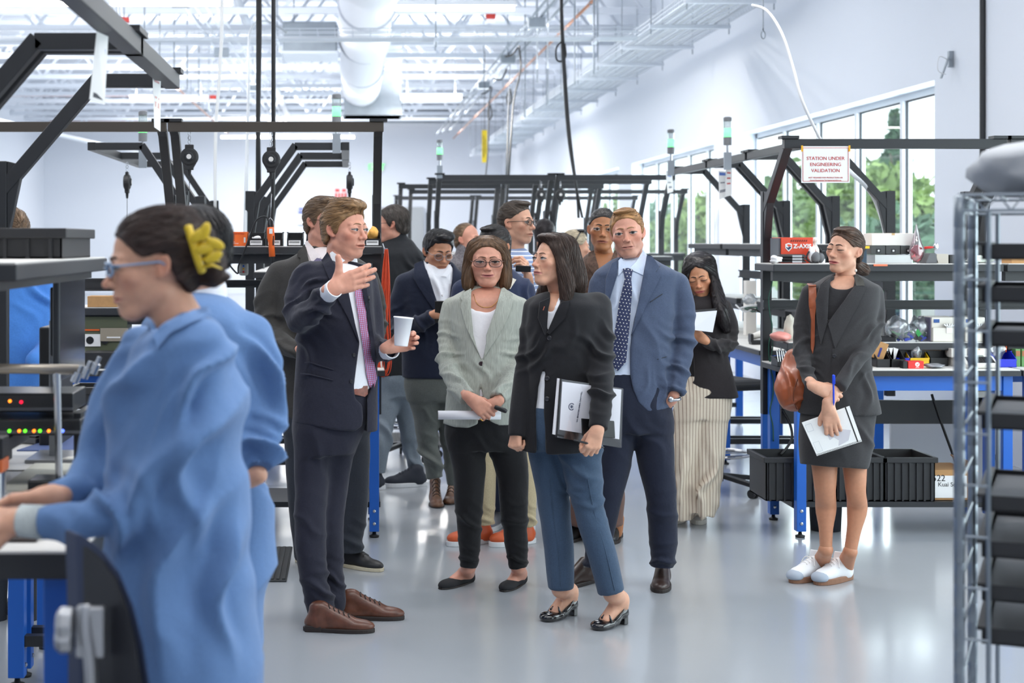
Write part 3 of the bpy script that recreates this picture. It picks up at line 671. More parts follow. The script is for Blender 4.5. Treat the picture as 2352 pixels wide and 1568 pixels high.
def pump(root, hd, Y, toe, heel, ank, m):
    # slingback with a low block heel: toe and heel are floor points (px, py)
    fy = lambda p: P(p[0], p[1], EYE*F/(p[1]-CY)); t, h = fy(toe), fy(heel); d = (t-h); L = d.length; d.normalize(); s = v3((d.y, -d.x, 0)); g = lambda u, v, z: h+d*u*L+s*v*.085+v3((0, 0, z)); R = np.array([[d.x, s.x, 0], [d.y, s.y, 0], [0, 0, 1]])
    S = Shape().ell(g(.80, 0, .016), (.22*L, .040, .024), .01, R=R).cone(g(.86, .28, .016), g(.55, .36, .022), .012, .010, .01).cone(g(.86, -.28, .016), g(.55, -.36, .022), .012, .010, .01)
    S.cone(g(.6, 0, .006), g(.35, 0, .030), .030, .026, .02).cone(g(.35, 0, .030), g(.08, 0, .058), .026, .024, .02).cone(g(.06, 0, .05), g(.03, 0, .085), .026, .012, .02); S.put(lambda p: -p[:, 2]+.001, S.lo, S.hi, .002, 'i')
    V, Q = nets(S, .0042); up = qobj('shoe', [(V, Q)], m, root); mb = MB(); mb.prism([g(.11, .24, 0), g(.11, -.24, 0), g(-.02, -.24, 0), g(-.02, .24, 0)], (0, 0, .055)); obj('heel', mb, m, up, bevel=.004)
    mb = MB(); mb.tube([g(.5, .40, .035), g(.25, .38, .062), g(.02, .26, .098), g(-.03, 0, .104), g(.02, -.26, .098), g(.25, -.38, .062), g(.5, -.40, .035)], .004, 6); mb.tube([g(.62, .42, .03), g(.60, .2, .056), g(.58, 0, .064), g(.60, -.2, .056), g(.62, -.42, .03)], .005, 6); mb.tube([g(.58, 0, .064), g(.75, 0, .046)], .005, 6); obj('strap', mb, m, up, smooth=True)
    A = P(ank[0], ank[1], Y+ank[2]); S = Shape().cone(A, g(.14, 0, .11), ank[3]*Y/F, .034, .02).cone(g(.14, 0, .11), g(.06, 0, .075), .034, .026, .02).cone(g(.16, 0, .10), g(.62, 0, .034), .034, .026, .02); V, Q = nets(S, .006); hd.add_skin(V, Q)

def neckband(root, Y, a, b, m, q=.94, name='collar_band'):
    cloth(root, name, m, Shape().limb(Y, [a, b], .01, q, cut=1), .006, Y, [], 0)
# ================= room =================
wallm = mat('wall_paint', (226, 231, 240), rough=.75, bump=.06, bs=60)
def floor_mat():
    m = mat('epoxy_floor', (176, 183, 190), rough=.22, spec=.5, coat=.3); nt = m.node_tree; b = nt.nodes['Principled BSDF']; L = nt.links.new
    tc = nt.nodes.new('ShaderNodeTexCoord'); n1 = N(nt, 'ShaderNodeTexNoise', Scale=1.3, Detail=5.0); n2 = N(nt, 'ShaderNodeTexNoise', Scale=900.0, Detail=2.0); L(tc.outputs['Object'], n1.inputs['Vector']); L(tc.outputs['Object'], n2.inputs['Vector'])
    r = N(nt, 'ShaderNodeMapRange'); r.inputs[3].default_value = .17; r.inputs[4].default_value = .30; L(n1.outputs['Fac'], r.inputs[0]); L(r.outputs[0], b.inputs['Roughness'])
    mx = nt.nodes.new('ShaderNodeMix'); mx.data_type = 'RGBA'; mx.inputs[6].default_value = lin((152, 157, 163)); mx.inputs[7].default_value = lin((170, 174, 179)); L(n2.outputs['Fac'], mx.inputs['Factor']); L(mx.outputs[2], b.inputs['Base Color'])
    bp = N(nt, 'ShaderNodeBump', Strength=.05, Distance=.002); n3 = N(nt, 'ShaderNodeTexNoise', Scale=6.0, Detail=2.0); L(tc.outputs['Object'], n3.inputs['Vector']); L(n3.outputs['Fac'], bp.inputs['Height']); L(bp.outputs[0], b.inputs['Normal']); return m
m = MB(); m.bx(LEFTX-.2, WALLX+.35, FRONTY-.2, BACKY+.2, -.2, 0); struct('floor', m, floor_mat())
# window wall with deep openings
m = MB(); ws = sorted(WINDOWS); y = FRONTY
for a, b in ws:
    m.bx(WALLX, WALLX+.3, y, a, 0, DECKZ); m.bx(WALLX, WALLX+.3, a, b, 0, WZ0); m.bx(WALLX, WALLX+.3, a, b, WZ1, DECKZ); y = b
m.bx(WALLX, WALLX+.3, y, BACKY, 0, DECKZ); struct('wall_right', m, wallm)
m = MB(); m.bx(LEFTX, WALLX+.3, BACKY, BACKY+.2, 0, DECKZ); struct('wall_back', m, wallm)
m = MB(); m.bx(LEFTX-.2, LEFTX, FRONTY, BACKY, 0, DECKZ); struct('wall_left', m, wallm)
m = MB(); m.bx(LEFTX, WALLX+.3, FRONTY-.2, FRONTY, 0, DECKZ); struct('wall_front', m, wallm)
foil = mat('roof_foil', (214, 219, 228), rough=.45, bump=.8, bs=3.0, spec=.4); m = MB(); m.bx(LEFTX-.2, WALLX+.3, FRONTY-.2, BACKY+.2, DECKZ, DECKZ+.15); struct('ceiling', m, foil)
alu = mat('window_alu', (214, 218, 224), rough=.45); wglass = glassmat('window_glass', (246, 250, 248), .0, .0, 0, .11)
for i, (a, b) in enumerate(WINDOWS):
    n = max(1, round((b-a)/1.3)); fr = MB(); x0, x1 = WALLX+.2, WALLX+.27
    fr.bx(x0, x1, a, b, WZ0, WZ0+.06); fr.bx(x0, x1, a, b, WZ1-.06, WZ1); fr.bx(x0, x1, a, a+.05, WZ0, WZ1); fr.bx(x0, x1, b-.05, b, WZ0, WZ1)
    w = struct('window_%d' % (i+1), fr, alu)
    gk = mat('gasket', (58, 62, 68), rough=.6)
    for k in range(n):
        y0, y1 = a+(b-a)*k/n, a+(b-a)*(k+1)/n
        if k: q = MB(); q.bx(x0-.02, x1, y0-.035, y0+.035, WZ0+.06, WZ1-.06); obj('mullion', q, alu, w)
        q = MB(); q.bx(x0+.03, x0+.04, y0+.03, y1-.03, WZ0+.06, WZ1-.06); obj('pane', q, wglass, w)
        q = MB()
        for yy in (y0+.04, y1-.04): q.bx(x0+.012, x0+.03, yy-.008, yy+.008, WZ0+.06, WZ1-.06)
        q.bx(x0+.012, x0+.03, y0+.04, y1-.04, WZ1-.075, WZ1-.06); obj('gasket', q, gk, w)
# black conduit running up the window wall
m = MB(); m.tube([(WALLX-.02, 12.06, .0), (WALLX-.02, 12.06, DECKZ)], .022, 10); struct('trim_1', m, BLK0 if 'BLK0' in globals() else mat('black_steel', (34, 36, 40), rough=.45))
wsteel = mat('white_steel', (222, 227, 236), rough=.5); galv = mat('galvanised', (150, 158, 166), rough=.5, metal=.5, var=.12, vs=3); copper = mat('copper_pipe', (186, 132, 104), rough=.35, metal=.7)
# open-web roof joists
def joist(y):
    j = thing('roof_joist', 'first white open-web roof joist, the nearest one overhead', 'joist', (0, y, 5.35), 'white roof joists across the ceiling')
    q = MB(); q.bar((LEFTX, y, 5.33), (WALLX, y, 5.33), .11, .10); obj('bottom_chord', q, wsteel, j); q = MB(); q.bar((LEFTX, y, 6.25), (WALLX, y, 6.25), .11, .10); obj('top_chord', q, wsteel, j)
    q = MB(); x = LEFTX; up = True
    while x < WALLX-.7:
        q.bar((x, y, 5.33 if up else 6.25), (x+.72, y, 6.25 if up else 5.33), .05, .05); x += .72; up = not up
    obj('web', q, wsteel, j, kind='stuff'); return j
j0 = joist(13.0)
for k in range(1, 19):
    y = 13.0+2.0*k; r = j0.copy(); COL.objects.link(r); r.location.y = y
    for c in list(j0.children): d = c.copy(); COL.objects.link(d); d.parent = r
    r['label'] = '%s white open-web roof joist, counted from the nearest one overhead' % 'second third fourth fifth sixth seventh eighth ninth tenth eleventh twelfth thirteenth fourteenth fifteenth sixteenth seventeenth eighteenth nineteenth'.split()[k-1]
# long pipes along the room
def pipe(name, label, cat, pts, r, m, n=10, **k): q = MB(); q.tube(pts, r, n); return solo(name, label, cat, q, m, smooth=True, **k)
pipe('white_pipe', 'thick white sprinkler main slanting across the left ceiling', 'pipe', [(-1.9, 12, 5.9), (-1.72, 44, 5.2)], .075, wsteel)
pipe('white_pipe', 'slim white pipe low under the left ceiling near the side wall', 'pipe', [(-8.6, 18, 4.1), (-5.2, 49, 4.1)], .05, wsteel)
for i, (x, z, lab) in enumerate(((-3.62, 4.9, 'copper pipe running to the back under the left ceiling'), (3.25, 4.85, 'copper pipe running to the back just left of the wire tray'))):
    p = pipe('copper_pipe', lab, 'pipe', [(x, 8, z), (x, 48.5, z)], .022, copper)
    q = MB()
    for y in range(12, 48, 3): q.tube([(x, y, z), (x, y, z+.5)], .006, 6); q.bx(x-.02, x+.02, y-.02, y+.02, z-.03, z+.03)
    obj('hanger', q, galv, p)
pipe('copper_pipe', 'copper pipe fixed along the top of the back wall', 'pipe', [(-9.5, 49.8, 5.5), (4.4, 49.8, 5.55)], .035, mat('copper_dull', (190, 110, 84), rough=.5))
pipe('copper_pipe', 'red-brown pipe crossing high at the far left', 'pipe', [(-9.5, 40, 5.4), (-5.6, 40, 5.4)], .04, mat('copper_dull', (190, 110, 84)))
for i, (x, z) in enumerate(((2.62, 4.85), (2.78, 4.9), (3.0, 4.95))): pipe('conduit', ['leftmost', 'middle', 'rightmost'][i]+' of three silver conduits running back right of the white duct', 'conduit', [(x, 10, z), (x, 47, z)], .02, galv)
for i in range(4): pipe('conduit', ['first', 'second', 'third', 'fourth'][i]+' from left of four thin conduits crossing the left ceiling', 'conduit', [(-2.5+.16*i, 14, 5.15), (-2.3+.16*i, 46, 5.15)], .016, wsteel)
for i, (x, y) in enumerate(((2.7, 22.5), (2.75, 27), (2.72, 31.5), (-2.2, 20.5), (-2.1, 26), (-1.95, 32))):
    b = MB(); b.bx(x-.12, x+.12, y-.1, y+.1, 4.72, 4.86); solo('junction_box', '%s junction box under the conduits on the %s' % (['nearest', 'second', 'farthest'][i % 3], 'right' if i < 3 else 'left'), 'box', b, galv, bevel=.01); obj('hanger', MB().tube([(x, y, 4.86), (x, y, 6.38)], .01, 6), galv, bpy.data.objects[-1] if 0 else COL.objects[-1])
# fabric duct and sheet-metal ducts
fab = mat('fabric_duct', (236, 238, 244), rough=.85, wr=.5); c = (.27, 5.02)
d = thing('fabric_duct', 'white round fabric air duct running to the back under the ceiling', 'duct', (c[0], 14, c[1])); q = MB(); ring = []
ys = [9+.5*i for i in range(52)]; q.tube([(c[0]+.02*math.sin(y), y, c[1]+.012*math.sin(y*2.1)) for y in ys], [.405+.012*math.sin(y*1.3)+(.018 if abs((y % 3)-1.5) < .3 else 0) for y in ys], 28); q.add([], []); obj('sock', q, fab, d, smooth=True)
for y in range(10, 34, 4): q = MB(); q.tube([(c[0], y, c[1]), (c[0], y+.05, c[1])], .428, 28); obj('hoop', q, mat('duct_seam', (206, 210, 220), rough=.8), d, smooth=True)
d = thing('supply_plenum', 'large galvanised sheet-metal plenum behind the end of the white fabric duct', 'duct', (.5, 34.6, 4.4)); q = MB(); q.bx(-.1, 1.17, 34.3, 35.5, 4.42, 6.35); obj('plenum_box', q, galv, d, bevel=.02); q = MB(); [q.bx(-.12, 1.19, 34.28, 35.52, z, z+.04) for z in (4.42, 5.1, 5.8)]; obj('flange', q, galv, d)
q = MB(); q.bx(-1.06, -.19, 25.4, 26.6, 4.72, 5.22); d = solo('transfer_duct', 'grey sheet-metal duct box left of the white fabric duct', 'duct', q, galv, bevel=.02); q = MB(); q.bx(-1.08, -.17, 25.38, 26.62, 4.70, 4.74); obj('flange', q, wsteel, d)
q = MB(); q.tube([(-6.2, 48.6, 5.55), (3.6, 48.6, 5.55)], .22, 16); d = solo('exhaust_duct', 'long silver duct along the top of the back wall', 'duct', q, galv, smooth=True)
# strip lights, then added fill lights
tube_m = mat('tube_glow', (255, 250, 240), emit=(255, 248, 236), es=9.0); fixm = mat('fixture_white', (232, 234, 238), rough=.4)
def strip(label, x0, x1, y, z, pw=60):
    t = thing('strip_light', label, 'light', ((x0+x1)/2, y, z)); q = MB(); q.bx(x0, x1, y-.06, y+.06, z+.03, z+.09); obj('housing', q, fixm, t); q = MB(); q.tube([(x0+.02, y, z), (x1-.02, y, z)], .034, 12); obj('tube', q, tube_m, t, smooth=True)
    [obj('suspension_rod', MB().tube([(x, y, z+.09), (x, y, 6.38)], .006, 6), galv, t) for x in (x0+.15, x1-.15)]
    if pw: area_light('tube_and_fill_lamp', ((x0+x1)/2, y, z-.06), (0, 0, 0), x1-x0, .12, pw, (1, .97, .92)); area_light('tube_and_fill_uplight', ((x0+x1)/2, y, z+.12), (math.pi, 0, 0), x1-x0, .12, pw, (1, .98, .95))
strip('bright strip light right of the white duct at the top of the frame', .60, 2.2, 20.6, 4.72, 150)
strip('bright strip light at the top left corner beside the black beam', -3.1, -1.5, 20.4, 4.75, 150); strip('bright strip light leaving the frame at the top left corner', -4.9, -3.2, 20.4, 4.75, 150)
strip('far strip light right of the white duct below the joists', 1.1, 2.42, 33.3, 4.70, 120); strip('far strip light on the left above the black gantry beam', -4.65, -2.98, 33.3, 4.68, 120); strip('farthest thin strip light low on the back wall left of centre', -3.75, .2, 46, 4.72, 120)
for i, (x, y) in enumerate(((-2.6, 9.5), (.6, 9.5), (3.0, 9.0), (-2.6, 4.5), (.6, 4.0), (3.0, 3.5), (-2, -1.5), (2, -1.5), (-7, 12), (-7, 20), (-7, 30))):  # fill lights added to brighten the room, no fixtures modelled
    area_light('tube_and_fill_lamp', (x, y, 4.75), (0, 0, 0), 2.2, .3, 44 if y < 10 else 70, (1, .965, .91)); area_light('tube_and_fill_uplight', (x, y, 4.2), (math.pi, 0, 0), 2.2, .3, 60 if y < 10 else 60, (1, .98, .95))
for x in (-5.5, -1.5, 2.2):  # further fill rows added to lift ceiling and back wall, without fixtures
    for y in (15, 24, 32, 40, 46): area_light('tube_and_fill_lamp', (x, y, 5.0), (0, 0, 0), 2.4, .3, 34 if y < 30 else 85, (1, .98, .95)); area_light('tube_and_fill_uplight', (x, y, 4.3), (math.pi, 0, 0), 2.4, .3, 16 if y < 30 else 34, (1, .99, .97))
# wire cable trays
wire = mat('tray_wire', (206, 212, 220), rough=.35, metal=.3)
def tray(label, p, q, w, h, pitch=.12, hang=True):
    p, q = Vector(p), Vector(q); L = (q-p).length; d = (q-p)/L; s = v3((d.y, -d.x, 0)); t = thing('cable_tray', label, 'cable tray', p); m = MB(); r = .005
    prof = [(-w/2, h), (-w/2, h*.5), (-w/2, 0)]+[(-w/2+w*i/7, 0) for i in range(1, 7)]+[(w/2, 0), (w/2, h*.5), (w/2, h)]
    for u, z in prof: m.bar(p+s*u+v3((0, 0, z)), q+s*u+v3((0, 0, z)), .011, .011)
    obj('long_wire', m, wire, t, kind='stuff'); m = MB(); k = 0
    while k < L:
        c = p+d*k; m.bar(c-s*w/2+v3((0, 0, h)), c-s*w/2, .007, .007); m.bar(c-s*w/2, c+s*w/2, .007, .007); m.bar(c+s*w/2, c+s*w/2+v3((0, 0, h)), .007, .007); k += pitch
    obj('cross_wire', m, wire, t, kind='stuff'); n = int(L/2)
    for i in range(n+1):
        c = p+d*min(L, 2.0*i+.3)+v3((0, 0, -.03)); m = MB(); m.bar(c-s*(w/2+.06), c+s*(w/2+.06), .045, .045); obj('trapeze_bar', m, wsteel, t)
        [obj('threaded_rod', MB().tube([c+s*e*(w/2+.04)-v3((0, 0, .09)), v3(((c+s*e*(w/2+.04)).x, c.y, 5.35))], .007, 6), galv, t) for e in (-1, 1)]
    return t
t = tray('wide white wire cable tray running back beside the window wall', (4.12, 16.6, 4.27), (4.12, 47, 4.27), .86, .10)
m = MB()
for i in range(26): x = 3.76+.028*i; m.tube(cr([(x+.02*math.sin(y*.7+i), y, 4.29+.012*(i % 3)) for y in range(17, 46, 4)], 3), .007, 5, False)
obj('cable_bundle', m, mat('cable_white', (226, 228, 230), rough=.6), t, kind='stuff')
t = tray('narrow wire cable tray crossing the room under the ceiling', (-7.2, 19.9, 4.19), (3.62, 19.6, 4.19), .30, .12, .22); m = MB()
for i in range(9): m.tube(cr([(-7+2.1*k, 19.88-.1+.025*i-.012*k, 4.205+.02*(i % 2)+.01*math.sin(k+i)) for k in range(6)], 3), .008, 5, False)
obj('cable_bundle', m, mat('cable_white', (226, 228, 230)), t, kind='stuff')
pipe('white_pipe', 'white curved brace pipe left of the wide cable tray at the top edge', 'pipe', [(3.3, 20, 5.2), (3.9, 16, 5.6)], .05, wsteel)
# red alarm units
red = mat('alarm_red', (176, 50, 44), rough=.5)
for lab, px, py, Y in (('red alarm unit with white card high on the left above the tray', 285, 46, 22.5), ('red alarm unit left of the white duct', 675, 110, 26), ('red alarm unit under the strip light right of the duct', 1127, 38, 25), ('small red alarm unit above the far left strip light', 489, 223, 34)):
    p_ = P(px, py, Y); b = MB(); b.box(p_, (.15, .1, .075)); s_ = solo('alarm_unit', lab, 'alarm', b, red, bevel=.008); obj('hanger', MB().tube([p_, (p_.x, p_.y, 6.38)], .012, 6), galv, s_); q = MB(); q.box(p_-v3((0, .0, .075)), (.15, .02, .05)); obj('card', q, mat('card_white', (240, 240, 240)), s_)
# signs and notices on the walls
q = MB(); q.bx(.68, 1.12, 49.9, 49.98, 3.88, 4.16); e = solo('exit_sign', 'green lit EXIT sign on the back wall', 'sign', q, mat('exit_face', (236, 246, 238), rough=.4)); text('lettering', 'EXIT', .26, (.90, 49.89, 4.02), FRONT, mat('exit_green', (60, 220, 90), emit=(70, 235, 100), es=1.2), e)
q = MB(); q.bx(-.45, -.05, 49.9, 49.98, 2.75, 3.35); e = solo('wall_poster', 'white poster with red bars on the back wall above the speaking man', 'poster', q, mat('card_white', (240, 240, 240)))
for i in range(4): q = MB(); q.bx(-.42+.1*i, -.36+.1*i, 49.88, 49.9, 2.78, 3.2); obj('red_bar', q, mat('poster_red', (214, 70, 74)), e)
q = MB(); q.bx(-.42, -.28, 49.88, 49.9, 3.24, 3.33); q.bx(-.2, -.08, 49.88, 49.9, 3.24, 3.33); obj('red_mark', q, mat('poster_red', (214, 70, 74)), e)
q = MB(); q.bx(-1.6, -1.02, 49.9, 49.98, 2.2, 2.75); e = solo('wall_notice', 'white notice with blue NOTICE band on the back wall', 'notice', q, mat('card_white', (240, 240, 240))); q = MB(); q.bx(-1.58, -1.04, 49.87, 49.9, 2.55, 2.73); obj('band', q, mat('notice_blue', (84, 104, 184)), e); text('lettering', 'NOTICE', .15, (-1.31, 49.86, 2.64), FRONT, mat('card_white', (240, 240, 240)), e)
q = MB(); q.bx(1.0, 2.4, 49.8, 49.95, .0, 2.75); solo('metal_cabinet', 'grey cabinet against the back wall behind the black post', 'cabinet', q, mat('cabinet_grey', (168, 172, 176), rough=.5), bevel=.01)
q = MB(); q.bx(-2.0, -.6, 49.4, 49.9, 0, 1.6); solo('supply_cart', 'pale storage unit far back behind the man in charcoal suit', 'cabinet', q, mat('cabinet_pale', (206, 214, 222), rough=.5), bevel=.01)
q = MB(); p_ = P(1113, 336, 30); q.box(p_, (.10, .02, .62)); e = solo('hanging_sign', 'tall yellow warning sign hanging beside the black cables', 'sign', q, mat('sign_yellow', (240, 206, 40), rough=.5)); T_ = MR(math.pi/2, 3, 'Y') @ MR(math.pi/2, 3, 'X'); 
for dx, s_ in ((-.02, .042), (.02, .03)): text('lettering', 'CAUTION OVERHEAD', s_, p_+v3((dx, -.014, .0)), T_, BLK0 if 'BLK0' in globals() else mat('black_steel', (34, 36, 40)), e)
q = MB(); q.tube([p_+v3((0, 0, .31)), (p_.x, p_.y, 5.3)], .006, 6); obj('cord', q, mat('black_steel', (34, 36, 40)), e)
q = MB(); b0 = P(2181, 150, 12.7); q.box((WALLX-.02, b0.y, b0.z+.05), (.04, .04, .13)); s_ = solo('wall_bracket', 'small grey bracket with loose wires high on the window wall', 'bracket', q, galv, bevel=.004); q = MB(); q.box((WALLX-.08, b0.y-.04, b0.z-.02), (.01, .03, .19), MR(.35, 3, 'Y')); obj('plate', q, galv, s_); q = MB(); q.tube(cr([(WALLX-.05, b0.y-.03, b0.z+.04), (WALLX-.14, b0.y-.08, b0.z+.06), (WALLX-.16, b0.y-.1, b0.z-.05), (WALLX-.08, b0.y-.06, b0.z-.08)], 6), .004, 5); obj('wire', q, mat('cable_white', (226, 228, 230)), s_, smooth=True)
# ---- outside the windows
q = MB(); q.bx(WALLX+.4, 90, -60, 160, -.4, -.2); struct('ground_outside', q, mat('asphalt', (150, 152, 150), rough=.9, var=.15, vs=2))
leafm = [mat('leaf_%d' % i, c_, rough=.6, var=.3, vs=2) for i, c_ in enumerate(((128, 158, 96), (150, 176, 104), (98, 134, 104)))]
def tree(label, x, y, h, r, k, name='tree', n=1500, cone=False):
    t = thing(name, label, "tree", (x, y, -.2)); q = MB(); q.tube([(x, y, -.2), (x+.1, y, h*.4), (x, y, h*.85)], [.16, .11, .04], 8)
    for i in range(6): a = i*1.05; q.tube([(x, y, h*(.3+.08*i)), (x+math.cos(a)*r*.5, y+math.sin(a)*r*.5, h*(.5+.07*i))], [.05, .015], 6)
    obj('trunk', q, mat('bark', (110, 96, 84), rough=.9), t, smooth=True); rg = np.random.default_rng(int(x*100+y)); u = rg.normal(0, 1, (n, 3)); u /= np.linalg.norm(u, axis=1)[:, None]; rad = rg.uniform(.35, 1, n)**.5
    zz = u[:, 2]*rad; 
    if cone: f = rg.uniform(0, 1, n); c_ = np.stack([x+u[:, 0]*r*(1-f)*rad, y+u[:, 1]*r*(1-f)*rad, h*(.12+.88*f)], 1)
    else: bl = vnoise(u*2.2+x)*.7+.65; c_ = np.stack([x+u[:, 0]*rad*r*bl, y+u[:, 1]*rad*r*bl, h*.62+zz*h*.38*bl], 1)
    e1 = rg.normal(0, 1, (n, 3)); e1 /= np.linalg.norm(e1, axis=1)[:, None]; e2 = np.cross(e1, rg.normal(0, 1, (n, 3))); e2 /= np.linalg.norm(e2, axis=1)[:, None]; s_ = rg.uniform(.09, .2, n)[:, None]
    V = np.stack([c_-e1*s_, c_+e2*s_*.5, c_+e1*s_, c_-e2*s_*.5], 1).reshape(-1, 3); o = qobj('foliage', [(V, np.arange(4*n).reshape(-1, 4))], leafm[k], t, kind='stuff')
for a in (('leafy green tree just outside the nearest visible window', 9.7, 28.6, 2.9, 1.3, 1, 'tree', 2600), ('tall pale-green tree outside behind the warning placard', 10.4, 32.6, 3.3, 1.5, 0, 'tree', 2600), ('dark conifer seen through the right end of the nearest window', 13.6, 39.0, 4.9, 1.2, 2, 'conifer', 1600, True), ('broad green tree outside the middle of the nearest window', 11.7, 40.5, 3.6, 2.0, 0, 'tree', 2600), ('low dark shrub outside below the nearest window', 8.5, 24.6, 2.1, 1.2, 2, 'shrub', 1200), ('light green shrub outside below the placard window', 9.0, 29.6, 1.9, 1.2, 1, 'shrub', 1200), ('green tree outside the second window', 10.6, 47.5, 3.0, 1.5, 1, 'tree', 2200), ('dark green tree far outside the second window', 12.2, 59, 3.4, 1.6, 2), ('distant tree outside the third window', 11.2, 66, 3.6, 1.8, 0)): tree(*a)
q = MB(); q.bx(24, 26, 10, 120, -.2, 3.4); b = solo('building_outside', 'pale long building across the road outside the windows', 'building', q, mat('pale_render', (206, 204, 200), rough=.9))
for k in range(14): q = MB(); q.bx(23.93, 24, 14+7*k, 17.5+7*k, .8, 2.4); obj('window', q, mat('far_glass', (120, 136, 150), rough=.2), b)
# ================= workstations =================
BLK0 = mat('black_steel', (34, 36, 40), rough=.45); BLUE = mat('blue_steel', (26, 96, 190), rough=.4); TOPW = mat('worktop_white', (226, 224, 220), rough=.45); EDGE = mat('edge_black', (44, 46, 50), rough=.5); FOOT = mat('foot_black', (24, 24, 26), rough=.6); STEEL = mat('steel', (196, 198, 202), rough=.25, metal=1)
class Bench:
    """u along the length, v from the front edge to the back, w up"""
    def __init__(s, label, o, ang, L, D=.66, top=.94, legs=True, uprights=(0, 1), post_top=1.95, shelves=(), rails=(), gantry=None, lower=None, panel=None, group=None, posts_from=.62, et=.036):
        s.o = Vector(o); a = math.radians(ang); s.u = v3((math.cos(a), math.sin(a), 0)); s.v = v3((-math.sin(a), math.cos(a), 0)); s.L, s.D = L, D; s.top = top; s.M = Matrix((s.u, s.v, v3((0, 0, 1)))).transposed()
        t = s.t = thing('workbench', label, 'workbench', s.o, group); g = s.g
        if legs:
            m = MB(); s.bx(m, 0, L, 0, D, top-.006, top); obj('worktop', m, TOPW, t); m = MB(); s.bx(m, -.004, L+.004, -.004, D, top-et, top-.0061); obj('edge_band', m, EDGE, t)
            [obj('apron', (lambda m: (s.bx(m, .06, L-.06, v0, v0+.04, top-.12, top-.037), m)[1])(MB()), BLUE, t) for v0 in (.04, D-.08)]
            for uu in (.055, L-.055):
                for vv in (.06, D-.05):
                    m = MB(); s.bx(m, uu-.027, uu+.027, vv-.03, vv+.03, .035, top-.037); l = obj('leg', m, BLUE, t, bevel=.003); m = MB(); c = g(uu, vv, 0); m.lathe([(.026, 0), (.028, .01), (.012, .016), (.008, .04)], c, 12); obj('foot', m, FOOT, l, smooth=True)
                    [obj('bolt', MB().lathe([(.009, 0), (.009, .004), (.004, .006)], g(uu, vv-.03, z), 8, MR(math.pi/2, 3, 'X')), STEEL, l) for z in ((.08, .15) if s.o.y < 10 else ())]
                m = MB(); s.bx(m, uu-.02, uu+.02, .09, D-.08, .15, .19); obj('side_brace', m, BLK0, t)
        if lower is not None: m = MB(); s.bx(m, .02, L-.02, lower[0], lower[1], lower[2]-.03, lower[2]); obj('lower_shelf', m, BLK0, t)
        if panel is not None: m = MB(); s.bx(m, .1, L-.05, D-.06, D-.03, panel[0], panel[1]); obj('cable_trough', m, BLK0, t)
        vb = D+.02; s.vb = vb
        for k in uprights:
            uu = (.03 if k == 0 else L-.03); m = MB(); s.bx(m, uu-.027, uu+.027, vb-.03, vb+.03, posts_from, post_top); up = obj('upright', m, BLK0, t, bevel=.003)
            [obj('bolt', MB().lathe([(.010, 0), (.010, .004), (.005, .006)], g(uu, vb-.03, z), 8, MR(math.pi/2, 3, 'X')), FOOT, up) for z in ((post_top-.05, post_top-.12) if s.o.y < 10 else ())]
        for z, v0, v1, u0, u1, *nb in shelves:
            m = MB(); s.bx(m, u0, u1, v0, v1, z-.045, z-.004); sh = obj('shelf', m, EDGE, t, bevel=.004); m = MB(); s.bx(m, u0+.01, u1-.01, v0+.006, v1, z-.004, z); obj('shelf_surface', m, TOPW, sh); m = MB(); s.bx(m, u0+.01, u1-.01, v0+.05, v0+.10, z-(.07 if nb else .10), z-.046); obj('shelf_beam', m, BLK0, sh)
        for z, h in rails: m = MB(); s.bx(m, .0, L, vb-.055, vb-.028, z-h/2, z+h/2); s.bx(m, 0, L, vb-.065, vb-.055, z-h/2, z-h/2+.012); s.bx(m, 0, L, vb-.065, vb-.055, z+h/2-.012, z+h/2); obj('rail', m, BLK0, t)
        if gantry:
            for k in gantry.get('arms', uprights):
                uu = (.03 if k == 0 else L-.03); m = MB(); pts = [g(uu, vb, post_top-.12)]+[g(uu, v, z) for v, z in gantry['path']]
                for a_, b_ in zip(pts, pts[1:]): m.bar(a_, b_+(b_-a_).normalized()*.012, .05, .05)
                m.prism([g(uu-.022, vb-.03, post_top-.3), g(uu-.022, vb-.03, post_top), pts[1]+(pts[0]-pts[1])*.75-s.u*.022], s.u*.044); obj('overhead_arm', m, BLK0, t, bevel=.003)
            v, z = gantry['path'][-1]; e = gantry.get('over', .0); m = MB(); m.bar(g(-e, v, z-.0), g(L+e, v, z-.0), .055, .055); obj('overhead_beam', m, gantry.get('mat', BLK0), t, bevel=.003)
            for uu in ((.03, L-.03) if gantry.get('caps', True) else ()): m = MB(); s.bx(m, uu-.05, uu+.05, v-.04, v+.04, z+.028, z+.045); obj('beam_cap', m, BLK0, t)
    def g(s, u, v, w): return s.o+s.u*u+s.v*v+v3((0, 0, w))
    def bx(s, m, u0, u1, v0, v1, w0, w1): m.box(s.g((u0+u1)/2, (v0+v1)/2, (w0+w1)/2), (u1-u0, v1-v0, w1-w0), s.M)
BROWN = mat('beam_bronze', (70, 62, 54), rough=.42)
# right-hand row, facing the camera
R1 = Bench('black-and-blue workbench behind the woman in grey skirt, with cluttered shelf', (2.47, 8.70, 0), 0, 1.26, shelves=[(1.525, .22, .64, -.05, 1.26), (1.075, .26, .62, .04, 1.25)], rails=[(1.275, .055)], gantry=dict(path=[(.22, 2.20), (.20, 2.205)]), lower=(.1, .6, .19), panel=(.57, .71))
R2 = Bench('workbench at the right edge behind the chrome rack', (3.75, 8.70, 0), 0, 1.13, shelves=[(1.525, .22, .64, 0, 1.1), (1.075, .26, .62, .02, 1.1)], rails=[(1.275, .055)], gantry=dict(path=[(.22, 2.20), (.20, 2.205)]), lower=(.1, .6, .19), panel=(.57, .71))
